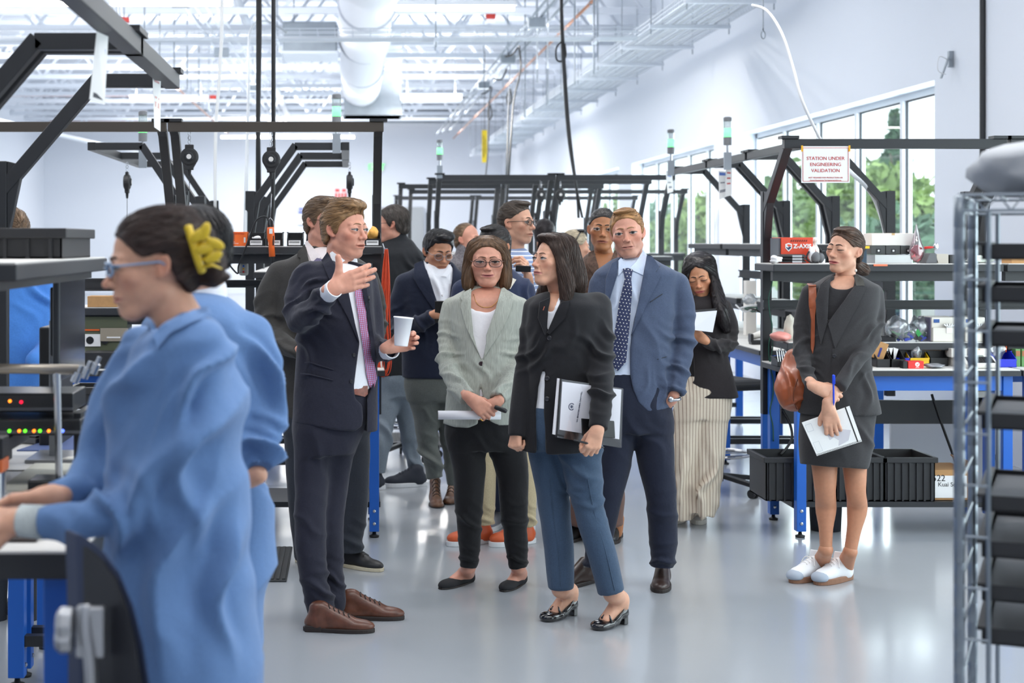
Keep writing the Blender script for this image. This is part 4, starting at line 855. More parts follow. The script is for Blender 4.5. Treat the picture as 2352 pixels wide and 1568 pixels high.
# left row, facing the camera
GL = dict(path=[(.26, 2.27), (.18, 2.30)], mat=BROWN)
L1 = Bench('workbench behind the speaking man, with parts bins on its shelf and a tool balancer', (-1.02, 8.70, 0), 0, 1.22, post_top=1.93, shelves=[(1.625, .22, .64, -.0, 1.22), (1.14, .26, .62, .02, 1.2)], rails=[(1.40, .045)], gantry=GL, lower=(.1, .6, .19))
L2 = Bench('workbench left of the first tool balancer, behind the nearest worker', (-2.25, 8.70, 0), 0, 1.22, post_top=1.93, shelves=[(1.275, .26, .62, .02, 1.2)], rails=[(1.395, .075)], gantry=GL, lower=(.1, .6, .19)); L3 = Bench('workbench at far left behind the black shelf', (-3.48, 8.70, 0), 0, 1.22, post_top=1.93, shelves=[(1.5, .22, .64, 0, 1.22)], gantry=GL, lower=(.1, .6, .19))
# nearest bench at left, running away from the camera
A1 = dict(path=[(.34, 2.25), (.06, 2.25)])
N1 = Bench('nearest workbench at left, where the worker in glasses is busy', (-.60, 3.52, 0), 90, 1.22, D=.68, top=.955, et=.062, uprights=(1,), post_top=1.95, shelves=[(1.10, .36, .62, .1, 1.2)], gantry=dict(path=A1['path'], over=.1), lower=(.08, .5, .30))
N2 = Bench('second workbench at left beyond the nearest worker, with a flat monitor', (-.60, 4.78, 0), 90, 1.10, D=.68, top=.955, uprights=(0, 1), post_top=1.95, shelves=[(1.60, .20, .66, -1.0, .42, 1), (1.13, .46, .64, -.2, .3)], gantry=dict(path=A1['path'], over=.0))
m = MB(); m.bar(N2.g(-.75, .34, 1.46), N2.g(-.75, .66, 1.46), .02, .06); m.bar(N2.g(-.75, .33, 1.435), N2.g(-.75, .66, 1.435), .05, .01); m.bar(N2.g(-.75, .33, 1.488), N2.g(-.75, .66, 1.488), .05, .01); obj('cross_channel', m, BLK0, N2.t)
N3 = Bench('worktop section beyond the flat monitor, under the blue mat', (-.60, 5.90, 0), 90, .52, D=.68, top=.955, uprights=())
# benches further back in the left half, back to back
lab = ['nearest', 'middle', 'farthest']
for i, y in enumerate((10.5, 11.75, 13.0)):
    if i < 2:
        Bench('%s workbench of the row behind the left gantry, arms pointing left' % lab[i], (-1.74, y+1.22, 0), -90, 1.22, D=.62, post_top=1.99, shelves=[(1.45, .3, .64, 0, 1.2)], gantry=dict(path=[(.36, 2.29), (.02, 2.29)], caps=False)) ; Bench('%s workbench of the row left of centre, arms pointing right' % lab[i], (.0, y, 0), 90, 1.22, D=.64, post_top=1.99, shelves=[(1.45, .3, .64, 0, 1.2)], gantry=dict(path=[(.36, 2.29), (.02, 2.29)], caps=False))
# row along the windows
for i, y in enumerate((10.45, 11.75, 13.05)):
    Bench('%s workbench of the row along the windows' % lab[i], (2.74, y+1.24, 0), -90, 1.24, D=.86, top=.93, post_top=1.99, shelves=[(1.635, .36, .84, 0, 1.22), (1.18, .5, .84, .05, 1.2)], rails=[(1.36, .07)], gantry=dict(path=[(.50, 2.29), (.26, 2.29)]))
# rows across the middle distance
for i, (x0, y, n) in enumerate(((.91, 16.0, 2), (.88, 17.1, 2), (.60, 18.6, 2), (.80, 20.6, 3), (.70, 23.6, 3))):
    for k in range(n):
        Bench('%s middle-distance workbench, row %s from the camera' % (['left', 'centre', 'right'][k] if n == 3 else ['left-hand', 'right-hand'][k], ['first', 'second', 'third', 'fourth', 'fifth'][i]), (x0+1.23*k, y, 0), 0, 1.22, post_top=1.98, shelves=[(1.5, .22, .64, 0, 1.22), (1.15, .26, .62, 0, 1.2)], gantry=dict(path=[(.22, 2.30), (.12, 2.31)]))
# stack lights
gl = mat('lamp_green', (90, 240, 110), emit=(90, 245, 120), es=3.0); clr = glassmat('lamp_clear', (236, 240, 240), .1, .1, .25)
def stack(label, px, pyb, Y, k=1.0, br=True):
    b = P(px, pyb, Y); t = thing('signal_tower', label, 'signal light', b)
    if br: m = MB(); m.box(b+v3((0, 0, .06)), (.055, .02, .13)); obj('bracket', m, galv, t)
    m = MB(); m.tube([b+v3((0, 0, .1)), b+v3((0, 0, .30))], .010, 10); obj('stem', m, STEEL, t); m = MB(); m.lathe([(.03, .18), (.031, .24)], b, 18); obj('base', m, mat('cap_grey', (120, 122, 126), rough=.5), t)
    m = MB(); m.lathe([(.029, .24), (.029, .305)], b, 18); obj('green_lens', m, gl, t, smooth=True); m = MB(); m.lathe([(.029, .306), (.029, .36)], b, 18); obj('clear_lens', m, clr, t); m = MB(); m.lathe([(.03, .36), (.031, .385), (.02, .392)], b, 18); obj('cap', m, mat('cap_grey', (120, 122, 126)), t)
stack('signal tower with green lamp above the gantry beam near the speaking man', 773, 350, 10.5); stack('signal tower with green lamp behind the left gantry post', 328, 384, 10.9); stack('signal tower on the front beam of the middle rows', 1010, 408, 16.1); stack('signal tower on the far end of the window row', 1541, 402, 13.4); stack('signal tower on the middle of the window row', 1671, 388, 11.8)
# tool balancers
def balancer(label, px, py, Y, side=False, top=None):
    c = P(px, py, Y); t = thing('tool_balancer', label, 'tool balancer', c); k = .052; R = MR(math.pi/2, 3, 'X') if not side else MR(math.pi/2, 3, 'Y'); ax = v3((0, -1, 0)) if not side else v3((1, 0, 0)); pr = v3((1, 0, 0)) if not side else v3((0, 1, 0))
    m = MB(); m.lathe([(k*.8, -.022), (k, -.015), (k, .015), (k*.8, .022)], c, 26, R); m.prism([c+pr*a+v3((0, 0, z))-ax*.014 for a, z in ((-.045, -.025), (.045, -.025), (.024, -.062), (.024, -.075), (-.024, -.075), (-.024, -.062))], ax*.028); m.box(c+v3((0, 0, k+.002)), (.05, .02, .03) if not side else (.02, .05, .03)); obj('reel_housing', m, mat('reel_black', (38, 38, 40), rough=.5), t, bevel=.004)
    m = MB(); m.lathe([(.026, .02), (.028, .026), (.022, .03), (.0, .03)], c, 10, R); obj('knob', m, BLK0, t); m = MB(); m.lathe([(.014, .0305), (.014, .0315)], c, 18, R); obj('badge', m, mat('badge_white', (230, 226, 222)), t)
    tz = top or c.z+.135; m = MB(); z = c.z+k+.02
    for i in range(3): a = z+(tz-z)*i/3; b = z+(tz-z)*(i+1)/3; m.tube([(c.x+math.cos(q)*.007, c.y+(math.sin(q)*.007 if i % 2 else 0), (a+b)/2+math.sin(q)*(b-a)*.55) for q in [j*math.pi/5 for j in range(11)]], .0022, 5, False)
    obj('hook', m, STEEL, t); m = MB(); m.tube([c-v3((0, 0, .075)), c-v3((0, 0, .11))], [.011, .007], 8); m.tube([c-v3((0, 0, .11)), c-v3((0, 0, .27))], .0018, 5); obj('cable', m, FOOT, t); return t
balancer('round tool balancer with red-and-white badge hanging right of the double post', 435, 360, 8.87, top=2.272); balancer('round tool balancer above the orange screwdriver', 623, 366, 8.87, top=2.272); balancer('tool balancer seen edge-on at the end of the right-pointing arms', 803, 418, 10.7, True); balancer('tool balancer seen edge-on under the left-pointing arm', 292, 418, 10.6, True)
balancer('grey tool balancer left of the double post in the middle rows', 1243, 447, 16.1); balancer('grey tool balancer right of the double post in the middle rows', 1287, 447, 16.1)
# hanging placards and paper tags
m = MB(); a = P(1839, 336, 8.84); b = P(1950, 336, 8.84); c0 = P(1839, 420, 8.84).z; m.bx(a.x, b.x, 8.826, 8.829, c0, a.z); s = solo('warning_placard', 'white placard with red text STATION UNDER ENGINEERING VALIDATION on the right gantry beam', 'sign', m, mat('card_white', (240, 240, 240))); rd = mat('print_red', (196, 52, 44), rough=.8); cx = (a.x+b.x)/2; gz = lambda py: P(0, py, 8.826).z
for w, py, sz in (('STATION UNDER', 364, .0275), ('ENGINEERING', 378, .0275), ('VALIDATION', 392, .0275), ('NOT RELEASED FOR PRODUCTION USE', 408, .0108), ('Contact Manufacturing Test Engineering before use', 414, .0085)): text('lettering', w, sz, (cx, 8.825, gz(py)), FRONT, rd, s)
m = MB(); x0, x1, z0, z1 = a.x+.008, b.x-.008, c0+.008, a.z-.008
for q in ((x0, x1, z0, z0+.002), (x0, x1, z1-.002, z1), (x0, x0+.002, z0, z1), (x1-.002, x1, z0, z1)): m.bx(q[0], q[1], 8.824, 8.826, q[2], q[3])
obj('border', m, rd, s); m = MB(); m.bx(a.x-.002, a.x+.008, 8.82, 8.825, a.z-.03, a.z+.004); m.bx(b.x-.008, b.x+.002, 8.82, 8.825, a.z-.03, a.z+.004); obj('clip', m, mat('clip_amber', (236, 176, 30)), s)
def tagp(label, q, Y, lines, head=None):
    v = [P(x, y, Y+d) for (x, y), d in zip(q, (0, .04, .05, .01))]; n = (v[1]-v[0]).cross(v[3]-v[0]).normalized(); n = n if n.y < 0 else -n; B = lambda a, b, d=0: v[0].lerp(v[1], a).lerp(v[3].lerp(v[2], a), b)+n*d
    m = MB(); m.prism([B(0, 0), B(1, 0), B(1, 1), B(0, 1)], n*.001); t = solo('paper_tag', label, 'tag', m, mat('card_white', (240, 240, 240)))
    for y0, y1, col, a0, a1 in lines: m = MB(); m.prism([B(a0, y0, .0012), B(a1, y0, .0012), B(a1, y1, .0012), B(a0, y1, .0012)], n*.0002); obj('print', m, mat('print_%d_%d_%d' % col, col, rough=.9), t)
    return t
gy = (150, 152, 160)
tagp('large white paper tag with blue band on the nearest overhead beam', [(222, 72), (248, 84), (240, 240), (205, 228)], 4.27, [(.2, .32, (176, 190, 226), .2, .85), (.45, .48, gy, .3, .7), (.53, .56, gy, .3, .6), (.61, .64, gy, .3, .7), (.70, .73, gy, .3, .7), (.88, .95, (90, 92, 98), .2, .85)]); tagp('second white paper tag with faint red print on the nearest overhead beam', [(350, 168), (369, 178), (368, 302), (354, 292)], 5.55, [(.1, .14, (222, 180, 180), .2, .8), (.4, .44, (226, 190, 184), .2, .8), (.5, .6, (226, 190, 184), .2, .8)])
tagp('white tag hanging at the far end of the window row', [(1529, 391), (1544, 396), (1546, 440), (1533, 444)], 13.5, [(.15, .25, (150, 170, 220), .2, .8), (.5, .55, gy, .2, .7), (.7, .8, gy, .3, .8)]); tagp('white tag with blue header beside the red-printed tag on the window row', [(1650, 392), (1668, 394), (1668, 452), (1652, 458)], 11.9, [(.05, .16, (96, 124, 196), .1, .9), (.4, .45, gy, .2, .8), (.68, .78, gy, .1, .9)]); tagp('red-printed tag on the middle of the window row', [(1667, 388), (1681, 390), (1680, 448), (1666, 452)], 11.85, [(.1, .16, (206, 110, 110), .2, .8), (.3, .36, (206, 110, 110), .2, .8), (.5, .56, (206, 110, 110), .2, .8)])
# power cables dropping from the ceiling
def drop(label, pts, r, m, cat='cable', name='power_cable'):
    x, y, Y_ = pts[0]
    if y < 0 or name == 'hanger_rod': a_ = P(x, y, Y_); pts = [(x+(CX-x)*0, CY-(6.38-EYE)*F/Y_, Y_)]+list(pts)
    q = MB(); q.tube(cr([P(x, y, Y) for x, y, Y in pts], 5), r, 7); return solo(name, label, cat, q, m, smooth=True)
cb = mat('cable_black', (26, 27, 30), rough=.5); cw = mat('cable_white', (226, 228, 230)); cg = mat('cable_grey', (180, 186, 192), rough=.5)
drop('left strand of the twin black power drop in the left half', [(592, -60, 12), (592, 200, 12), (591, 420, 12), (590, 560, 12)], .014, cb); drop('right strand of the twin black power drop in the left half', [(597, -60, 12), (597, 90, 12), (594, 280, 12), (596, 430, 12), (594, 560, 12)], .014, cb); drop('single straight black power drop right of the twin drop', [(628, -60, 9.3), (628, 280, 9.3), (627, 420, 9.3), (624, 565, 9.3)], .013, cb)
drop('white cable hanging left of the twin black drop', [(508, -40, 11.5), (504, 150, 11.5), (494, 300, 11.5), (493, 480, 11.5)], .008, cw); drop('second white cable hugging the first at left', [(512, -40, 11.5), (507, 150, 11.5), (497, 300, 11.5), (495, 480, 11.5)], .008, cw)
drop('pale air hose looping over the tray and down at left', [(660, 75, 18), (610, 48, 18), (575, 70, 17), (571, 200, 14), (566, 400, 11), (562, 600, 10.2)], .013, cg); drop('black cable from the right ceiling to the middle rows, left strand', [(1288, -40, 17), (1292, 120, 17), (1304, 300, 16.6), (1322, 420, 16.4), (1338, 500, 16.3)], .014, cb); drop('black cable from the right ceiling to the middle rows, right strand', [(1290, -40, 17), (1296, 130, 17), (1308, 300, 16.6), (1324, 430, 16.4), (1329, 500, 16.3)], .014, cb)
drop('black cable loop tied below the tray at right', [(1290, 95, 17), (1278, 110, 17), (1278, 135, 17), (1288, 141, 17), (1299, 130, 17), (1297, 100, 17)], .01, cb); drop('long black cable falling left of the right ceiling pair', [(1192, 105, 21), (1196, 160, 21), (1180, 230, 20), (1172, 340, 18), (1163, 480, 17)], .014, cb); drop('grey cable beside the long black cable', [(1172, 150, 22), (1168, 220, 21), (1164, 330, 18), (1160, 480, 17)], .006, mat('cable_dim', (96, 100, 106)))
drop('coiled black cable bundle near the hanging yellow sign', [(1170, 205, 22), (1164, 225, 22), (1168, 242, 22), (1175, 228, 22), (1170, 208, 22), (1166, 330, 19), (1162, 420, 17.5)], .012, cb); drop('farther coiled black cable right of the yellow sign', [(1130, 200, 30), (1121, 255, 30), (1124, 275, 30), (1130, 262, 30), (1124, 245, 30), (1121, 340, 28), (1114, 420, 26)], .013, cb)
for i, pts in enumerate(([(1190, 108, 22), (1176, 126, 22), (1160, 130, 22)], [(1164, 158, 27), (1152, 182, 27), (1132, 180, 27)], [(1128, 198, 31), (1118, 212, 31), (1105, 216, 31)])): drop('%s short black jumper cable under the right conduits' % lab[i], pts, .014, cb)
drop('white hose curving from the wide tray down to the right gantry beam', [(1728, 12, 9.6), (1762, 25, 9.4), (1795, 75, 9.2), (1820, 150, 9.1), (1842, 230, 9.0), (1880, 312, 9.0), (1894, 330, 8.98)], .009, cw, name='air_hose', cat='hose'); drop('white cable bundle strapped along the right-hand diagonal arm', [(1895, 332, 9.0), (1950, 392, 9.3), (1985, 425, 10.4), (2010, 460, 10.6), (2030, 520, 10.6), (2034, 560, 10.6)], .014, cw); q = drop('thin hook rod hanging from the wide tray', [(1753, -40, 12), (1753, 70, 12)], .005, galv, 'rod', 'hook_rod'); m = MB(); c = P(1753, 80, 12); m.tube([c+v3((math.sin(t)*.016, 0, math.cos(t)*.03)) for t in [i*math.pi/7 for i in range(14)]], .005, 5, False); obj('eye', m, galv, q)
for i, (x, y0, y1, Y) in enumerate(((1234, 90, 190, 24), (1258, 95, 240, 24), (1206, 100, 270, 26), (1320, 100, 195, 22), (1364, 60, 170, 20), (332, 45, 110, 23), (367, 80, 148, 25), (400, 110, 170, 27), (430, 135, 205, 29), (457, 160, 235, 31), (480, 185, 260, 33))): drop('%s of the thin hanger rods with dark ends on the %s ceiling' % (['first', 'second', 'third', 'fourth', 'fifth', 'sixth'][i if i < 5 else i-5], 'right' if i < 5 else 'left'), [(x, y0, Y), (x, y1, Y)], .012, galv, 'rod', 'hanger_rod')
# ================= things on and around the benches =================
CARD = mat('cardboard', (190, 146, 98), rough=.85, var=.08, vs=30); WBOX = mat('carton_white', (236, 232, 226), rough=.7); WPL = mat('plastic_white', (232, 230, 224), rough=.4); GPL = mat('plastic_grey', (96, 98, 102), rough=.5); CLEAR = glassmat('clear_bag', (226, 230, 234), .10, .2, .3); BARC = mat('label_white', (240, 240, 240), rough=.7); ORG = mat('orange_plastic', (236, 104, 34), rough=.4)
def bin_(label, c, w, d, h, m, group=None, lab=False, name='parts_bin', rz=0):
    # open-fronted stacking bin: c is the centre of its base, front towards -y
    t = thing(name, label, 'bin', c, group); c = Vector(c); R = MR(rz, 3, 'Z'); q = MB(); k = .004; g = lambda x, y, z: c+R @ v3((x, y, z)); W, D = w/2, d/2
    def slab(a, b): q.box(g(*[(i+j)/2 for i, j in zip(a, b)]), [abs(i-j) for i, j in zip(a, b)], R)
    slab((-W, -D, 0), (W, D, k)); slab((-W, D-k, 0), (W, D, h)); 
    for s in (-1, 1): q.prism([g(s*W, -D, 0), g(s*W, D, 0), g(s*W, D, h), g(s*W, -D*.1, h), g(s*W, -D, h*.55)], R @ v3((-s*k, 0, 0)))
    slab((-W, -D, 0), (W, -D+k, h*.5)); obj('body', q, m, t, bevel=.0015)
    q = MB()
    for s in (-1, 1): q.bar(g(s*W, -D*.1, h), g(s*W, D, h), .008, .006)
    q.bar(g(-W, -D, h*.5), g(W, -D, h*.5), .006, .008); obj('rim', q, m, t)
    if lab:
        q = MB(); slab2 = lambda a, b: q.box(g(*[(i+j)/2 for i, j in zip(a, b)]), [abs(i-j) for i, j in zip(a, b)], R); slab2((-W*.8, -D-.002, h*.08), (W*.7, -D, h*.42)); l = obj('label', q, BARC, t); q = MB(); x = -W*.68
        while x < W*.5: slab2((x, -D-.0028, h*.22), (x+.0022, -D-.002, h*.36)); x += .0045
        obj('barcode', q, BLK, l, kind='stuff')
    return t
def carton(label, c, w, d, h, m, rz=0, R=None, seam_=True, name='carton', cat='box', group=None):
    t = thing(name, label, cat, c, group); c = Vector(c); R = R or MR(rz, 3, 'Z'); q = MB(); q.box(c+R @ v3((0, 0, h/2)), (w, d, h), R); obj('body', q, m, t, bevel=.002)
    if seam_: q = MB(); q.box(c+R @ v3((0, 0, h+.0006)), (w*.98, .018, .001), R); q.box(c+R @ v3((0, -d/2-.0005, h*.92)), (.018, .001, h*.16), R); obj('tape', q, mat('tape', (206, 170, 120), rough=.35), t)
    return t
def crumple(label, c, r, m, name='plastic_bag', cat='bag', seed=1, sub=3, amp=.35, tie=0.0):
    b = bmesh.new(); bmesh.ops.create_icosphere(b, subdivisions=sub, radius=1); V = np.array([list(v.co) for v in b.verts]); n = vnoise(V*2.4+seed)-.5; n2 = np.abs(vnoise(V*5.5+seed*3)-.5); V = V*(1+amp*2*n-amp*.9*n2)[:, None]; V = V*np.array(r); 
    if tie: t_ = np.clip((V[:, 2]/r[2]-.35)/.65, 0, 1); V[:, :2] *= (1-.82*t_)[:, None]; V[:, 2] += t_*tie
    V[:, 2] -= V[:, 2].min(); V[:, 2] *= 1.0; F_ = [[v.index for v in f.verts] for f in b.faces]; b.free(); mb = MB(); mb.add([Vector(v)+Vector(c) for v in V.tolist()], F_); return solo(name, label, cat, mb, m, smooth=True)
def tote(label, c, w, d, h, group=None, ribs=7):
    t = thing('tote_bin', label, 'bin', c, group); c = Vector(c); q = MB(); k = .006; W, D = w/2, d/2
    for a in ((-W, W, -D, -D+k), (-W, W, D-k, D), (-W, -W+k, -D, D), (W-k, W, -D, D)): q.bx(c.x+a[0], c.x+a[1], c.y+a[2], c.y+a[3], c.z, c.z+h)
    q.bx(c.x-W, c.x+W, c.y-D, c.y+D, c.z, c.z+k); obj('body', q, mat('tote_black', (34, 35, 38), rough=.5), t); q = MB(); e = .014
    for a in ((-W-e, W+e, -D-e, -D), (-W-e, W+e, D, D+e), (-W-e, -W, -D, D), (W, W+e, -D, D)): q.bx(c.x+a[0], c.x+a[1], c.y+a[2], c.y+a[3], c.z+h-.03, c.z+h)
    obj('rim', q, mat('tote_black', (34, 35, 38)), t, bevel=.003)
    for i in range(ribs): x = c.x-W+w*(i+.5)/ribs; q = MB(); q.bx(x-.005, x+.005, c.y-D-.01, c.y-D, c.z, c.z+h-.03); obj('rib', q, mat('tote_black', (34, 35, 38)), t)
    return t
# --- shelf above the right-hand bench
Z1 = 1.525; px2 = lambda px, Y: (px-CX)*Y/F
c = (px2(1831, 9.1), 9.2, Z1); t = carton('orange-red boxed instrument lettered Z-AXIS on the right shelf', c, .185, .20, .150, mat('box_red', (226, 74, 42), rough=.45), seam_=False, name='boxed_instrument', cat='instrument'); q = MB(); q.bx(c[0]-.105, c[0]-.094, 9.11, 9.29, Z1+.004, Z1+.146); obj('side_panel', q, mat('panel_slate', (84, 90, 98)), t)
text('lettering', 'Z-AXIS', .034, (c[0]+.030, 9.0985, Z1+.098), FRONT, BARC, t, bold=.0012); q = MB(); s0 = v3((c[0]-.050, 9.099, Z1+.094)); q.prism([s0+v3((x*.019, 0, z*.022)) for x, z in ((-1, .8), (0, 1.1), (1, .8), (1, -.3), (0, -1.2), (-1, -.3))], (0, -.001, 0)); sh_ = obj('shield_emblem', q, BARC, t)
q = MB(); q.prism([s0+v3((x*.014, -.0012, z*.017)) for x, z in ((-1, .7), (0, 1), (1, .7), (1, .35), (-.2, .1), (-.4, .5))], (0, -.0004, 0)); obj('emblem_red', q, mat('box_red', (226, 74, 42)), sh_); q = MB(); q.prism([s0+v3((x*.014, -.0012, z*.017)) for x, z in ((-1, .1), (-.3, -.25), (.3, .2), (1, .1), (1, -.25), (0, -1.1), (-1, -.25))], (0, -.0004, 0)); obj('emblem_blue', q, mat('emblem_navy', (40, 62, 96)), sh_)
q = MB()
for i in range(8): x = c[0]-.04+.0125*i; q.prism([(x, 9.0988, Z1+.124), (x+.007, 9.0988, Z1+.124), (x+.012, 9.0988, Z1+.136), (x+.005, 9.0988, Z1+.136)], (0, -.0006, 0))
obj('vent_slots', q, mat('slot_dark', (120, 36, 24)), t, kind='stuff')
for i in range(3):
    m = MB(); z = Z1+.009+.016*i
    for j in range(3): m.tube([(px2(1820, 9.0)+math.cos(a)*(.082-.006*j), 9.02+math.sin(a)*(.05-.005*j), z+.004*j) for a in [k*math.pi/10 for k in range(21)]], .005, 6)
    s_ = solo('coiled_cable', '%s flat coil of black cable in front of the orange-red box' % ('bottom', 'middle', 'top')[i], 'cable', m, BLK, smooth=True); m = MB(); m.bx(px2(1820, 9)-.01, px2(1820, 9)+.045, 8.963, 8.968, z-.004, z+.007); obj('wrap', m, mat('wrap_grey', (170, 172, 176)), s_)
c = (px2(1879, 9.2), 9.26, Z1); m = MB(); m.lathe([(.0001, 0), (.022, 0), (.024, .01), (.024, .08), (.012, .105), (.009, .11), (.009, .125), (.014, .126), (.014, .15), (.0001, .152)], c, 16); t = solo('squeeze_bottle', 'white squeeze bottle with bent spout beside the orange-red box', 'bottle', m, WPL, smooth=True); m = MB(); m.tube(cr([(c[0], c[1], Z1+.15), (c[0]-.02, c[1]-.01, Z1+.12), (c[0]+.004, c[1]-.03, Z1+.06), (c[0]+.02, c[1]-.04, Z1+.03)], 5), .004, 6); obj('spout', m, WPL, t, smooth=True)
c = v3((px2(1884, 9.0), 9.05, Z1)); m = MB(); m.ball(c+v3((-.012, 0, .035)), .034, 14, 10, (.8, .8, 1)); m.ball(c+v3((.022, .02, .032)), .030, 14, 10, (.8, .8, 1)); t = solo('earmuffs', 'dark grey ear muffs on the right shelf just left of the woman in grey', 'earmuffs', m, GPL, smooth=True); m = MB(); m.tube(cr([c+v3((-.05, 0, .07)), c+v3((-.065, 0, .03)), c+v3((-.04, -.01, .005)), c+v3((0, -.02, .006))], 5), .005, 6); m.tube([c+v3((.03, .02, .06)), c+v3((.012, .0, .09))], .005, 6); obj('headband', m, BLK, t, smooth=True)
crumple('crumpled white tissue at the left end of the right shelf', (px2(1782, 8.98), 8.98, Z1), (.035, .03, .022), mat('tissue', (240, 240, 242), rough=.9), 'tissue', 'tissue', 4); crumple('crumpled white tissue leaning on the orange-red box', (px2(1862, 9.08), 9.06, Z1), (.02, .02, .045), mat('tissue', (240, 240, 242)), 'tissue', 'tissue', 8)
x = px2(2041, 9.12); q = carton('long clear-lidded container under the three small black boxes', (x, 9.12, Z1), .215, .16, .05, glassmat('frosted_box', (196, 196, 196), .12, .15, .55), seam_=False, name='clear_container', cat='container')
for i, px in enumerate((2011, 2045, 2079)):
    t = carton('%s of three small black boxes stacked on the clear container' % ('leftmost', 'middle', 'rightmost')[i], (px2(px, 9.12), 9.14, Z1+.052), .083, .13, .051, mat('box_charcoal', (72, 74, 74), rough=.6), seam_=False, name='small_box', group='three small black boxes'); q = MB(); q.bx(px2(px+8, 9.07)-.014, px2(px+8, 9.07)+.012, 9.073, 9.075, Z1+.062, Z1+.084); obj('label', q, BLK, t)
    q = MB(); c0 = v3((px2(px+8, 9.07)-.001, 9.0728, Z1+.073)); q.lathe([(.004, 0), (.006, .0004)], c0, 12, MR(math.pi/2, 3, 'X')); obj('label_mark', q, BARC, t)
carton('long white carton on top of the three small black boxes', (px2(2044, 9.13), 9.15, Z1+.104), .25, .15, .070, WBOX, name='long_carton')
c = (px2(2111, 9.0), 9.04, Z1); t = crumple('shiny clear bag of pink foam standing on the right shelf', c, (.042, .03, .075), glassmat('antistatic', (226, 214, 220), .25, .08, .2), seed=6, tie=.075, amp=.18); m = MB(); m.ball((c[0], c[1], Z1+.058), .05, 12, 8, (.72, .5, 1)); obj('pink_foam', m, mat('pink_foam', (222, 120, 128), rough=.8), t, smooth=True)
m = MB(); a = v3((px2(2122, 9), 8.99, Z1+.09)); m.tube([a, a+v3((.035, 0, .003)), a+v3((.05, 0, .004))], [.008, .007, .004], 10); t = solo('crimp_tool', 'red-handled clip stuck out right of the shiny pink bag', 'tool', m, mat('red_handle', (214, 44, 40), rough=.35), smooth=True); m = MB(); m.ball(a+v3((.065, 0, .008)), .016, 10, 8, (1, .6, 1.4)); obj('jaw', m, STEEL, t)
m = MB(); x = px2(2130, 9.05); m.prism([(x-.03, 9.0, Z1), (x+.05, 9.0, Z1), (x+.03, 9.0, Z1+.06), (x-.005, 9.0, Z1+.06)], (0, .1, 0)); solo('tape_dispenser', 'dark grey tape dispenser behind the red-handled clip', 'dispenser', m, GPL, bevel=.004)
carton('small grey-fronted box right of the red-handled clip', (px2(2162, 9.02), 9.05, Z1), .068, .1, .055, mat('box_greige', (186, 180, 170)), seam_=False, name='small_box'); carton('small black box right of the grey-fronted box', (px2(2190, 9.02), 9.06, Z1), .05, .1, .05, BLK, seam_=False, name='small_box')
crumple('crinkled printed pouch right of the small black boxes on the shelf', (px2(2255, 9.0), 9.02, Z1), (.085, .05, .022), mat('pouch', (206, 214, 206), rough=.35, var=.3, vs=30), 'pouch', 'bag', 12)
carton('cardboard carton on the shelf at the right edge', (px2(2348, 9.05), 9.1, Z1), .14, .14, .05, CARD); t = carton('narrow dark card with yellow top behind the head of the woman in grey', (px2(1986, 9.05), 9.08, Z1), .028, .05, .085, mat('card_navy', (40, 62, 80)), seam_=False, name='hang_card', cat='card'); q = MB(); q.bx(px2(1988, 9.05)-.012, px2(1988, 9.05)+.02, 9.04, 9.11, Z1+.086, Z1+.1); obj('yellow_top', q, mat('yellow_plastic', (240, 196, 28), rough=.4), t)
q = MB(); q.bx(px2(2006, 8.92), px2(2038, 8.92), 8.914, 8.919, Z1-.014, Z1-.003); solo('orange_label', 'orange label strip on the front edge of the right shelf', 'label', q, mat('label_orange', (240, 130, 90)))
# --- riser shelf and worktop of the right-hand bench
Z2, ZT = 1.075, .94
crumple('pack of pink bags on the riser shelf at the left end', (px2(1793, 9.05), 9.06, Z2), (.062, .05, .028), mat('pink_pack', (228, 150, 140), rough=.3, var=.2, vs=14), 'bag_pack', 'bag', 21, amp=.15); crumple('pale paper bag leaning behind the arm of the woman in grey', (px2(1822, 9.05), 9.12, Z2), (.035, .03, .075), mat('paper_bag', (214, 210, 196), rough=.85), 'paper_bag', 'bag', 23, amp=.2)
for i, (px, r, sd, lab) in enumerate(((2062, (.06, .05, .07), 31, 'upright clear bag of dark parts at the left of the riser shelf'), (2092, (.05, .05, .05), 33, 'slumped clear bag in the middle of the riser shelf'), (2117, (.05, .05, .075), 35, 'clear bag with green and blue parts beside the pale instrument'))):
    t = crumple(lab, (px2(px, 9.05), 9.06+.02*i, Z2), r, CLEAR, seed=sd, amp=.3); m = MB(); rg = random.Random(sd)
    for k in range(7): m.box((px2(px, 9.05)+rg.uniform(-.03, .03), 9.07+rg.uniform(-.02, .02), Z2+.012+rg.uniform(0, .04)), (rg.uniform(.02, .05), .012, rg.uniform(.01, .03)), MR(rg.uniform(-1, 1), 3, 'Y')); m.m = k % 3
    obj('contents', m, [BLK, mat('part_green', (40, 150, 70), rough=.4), mat('part_blue', (46, 66, 170), rough=.4)], t, kind='stuff')
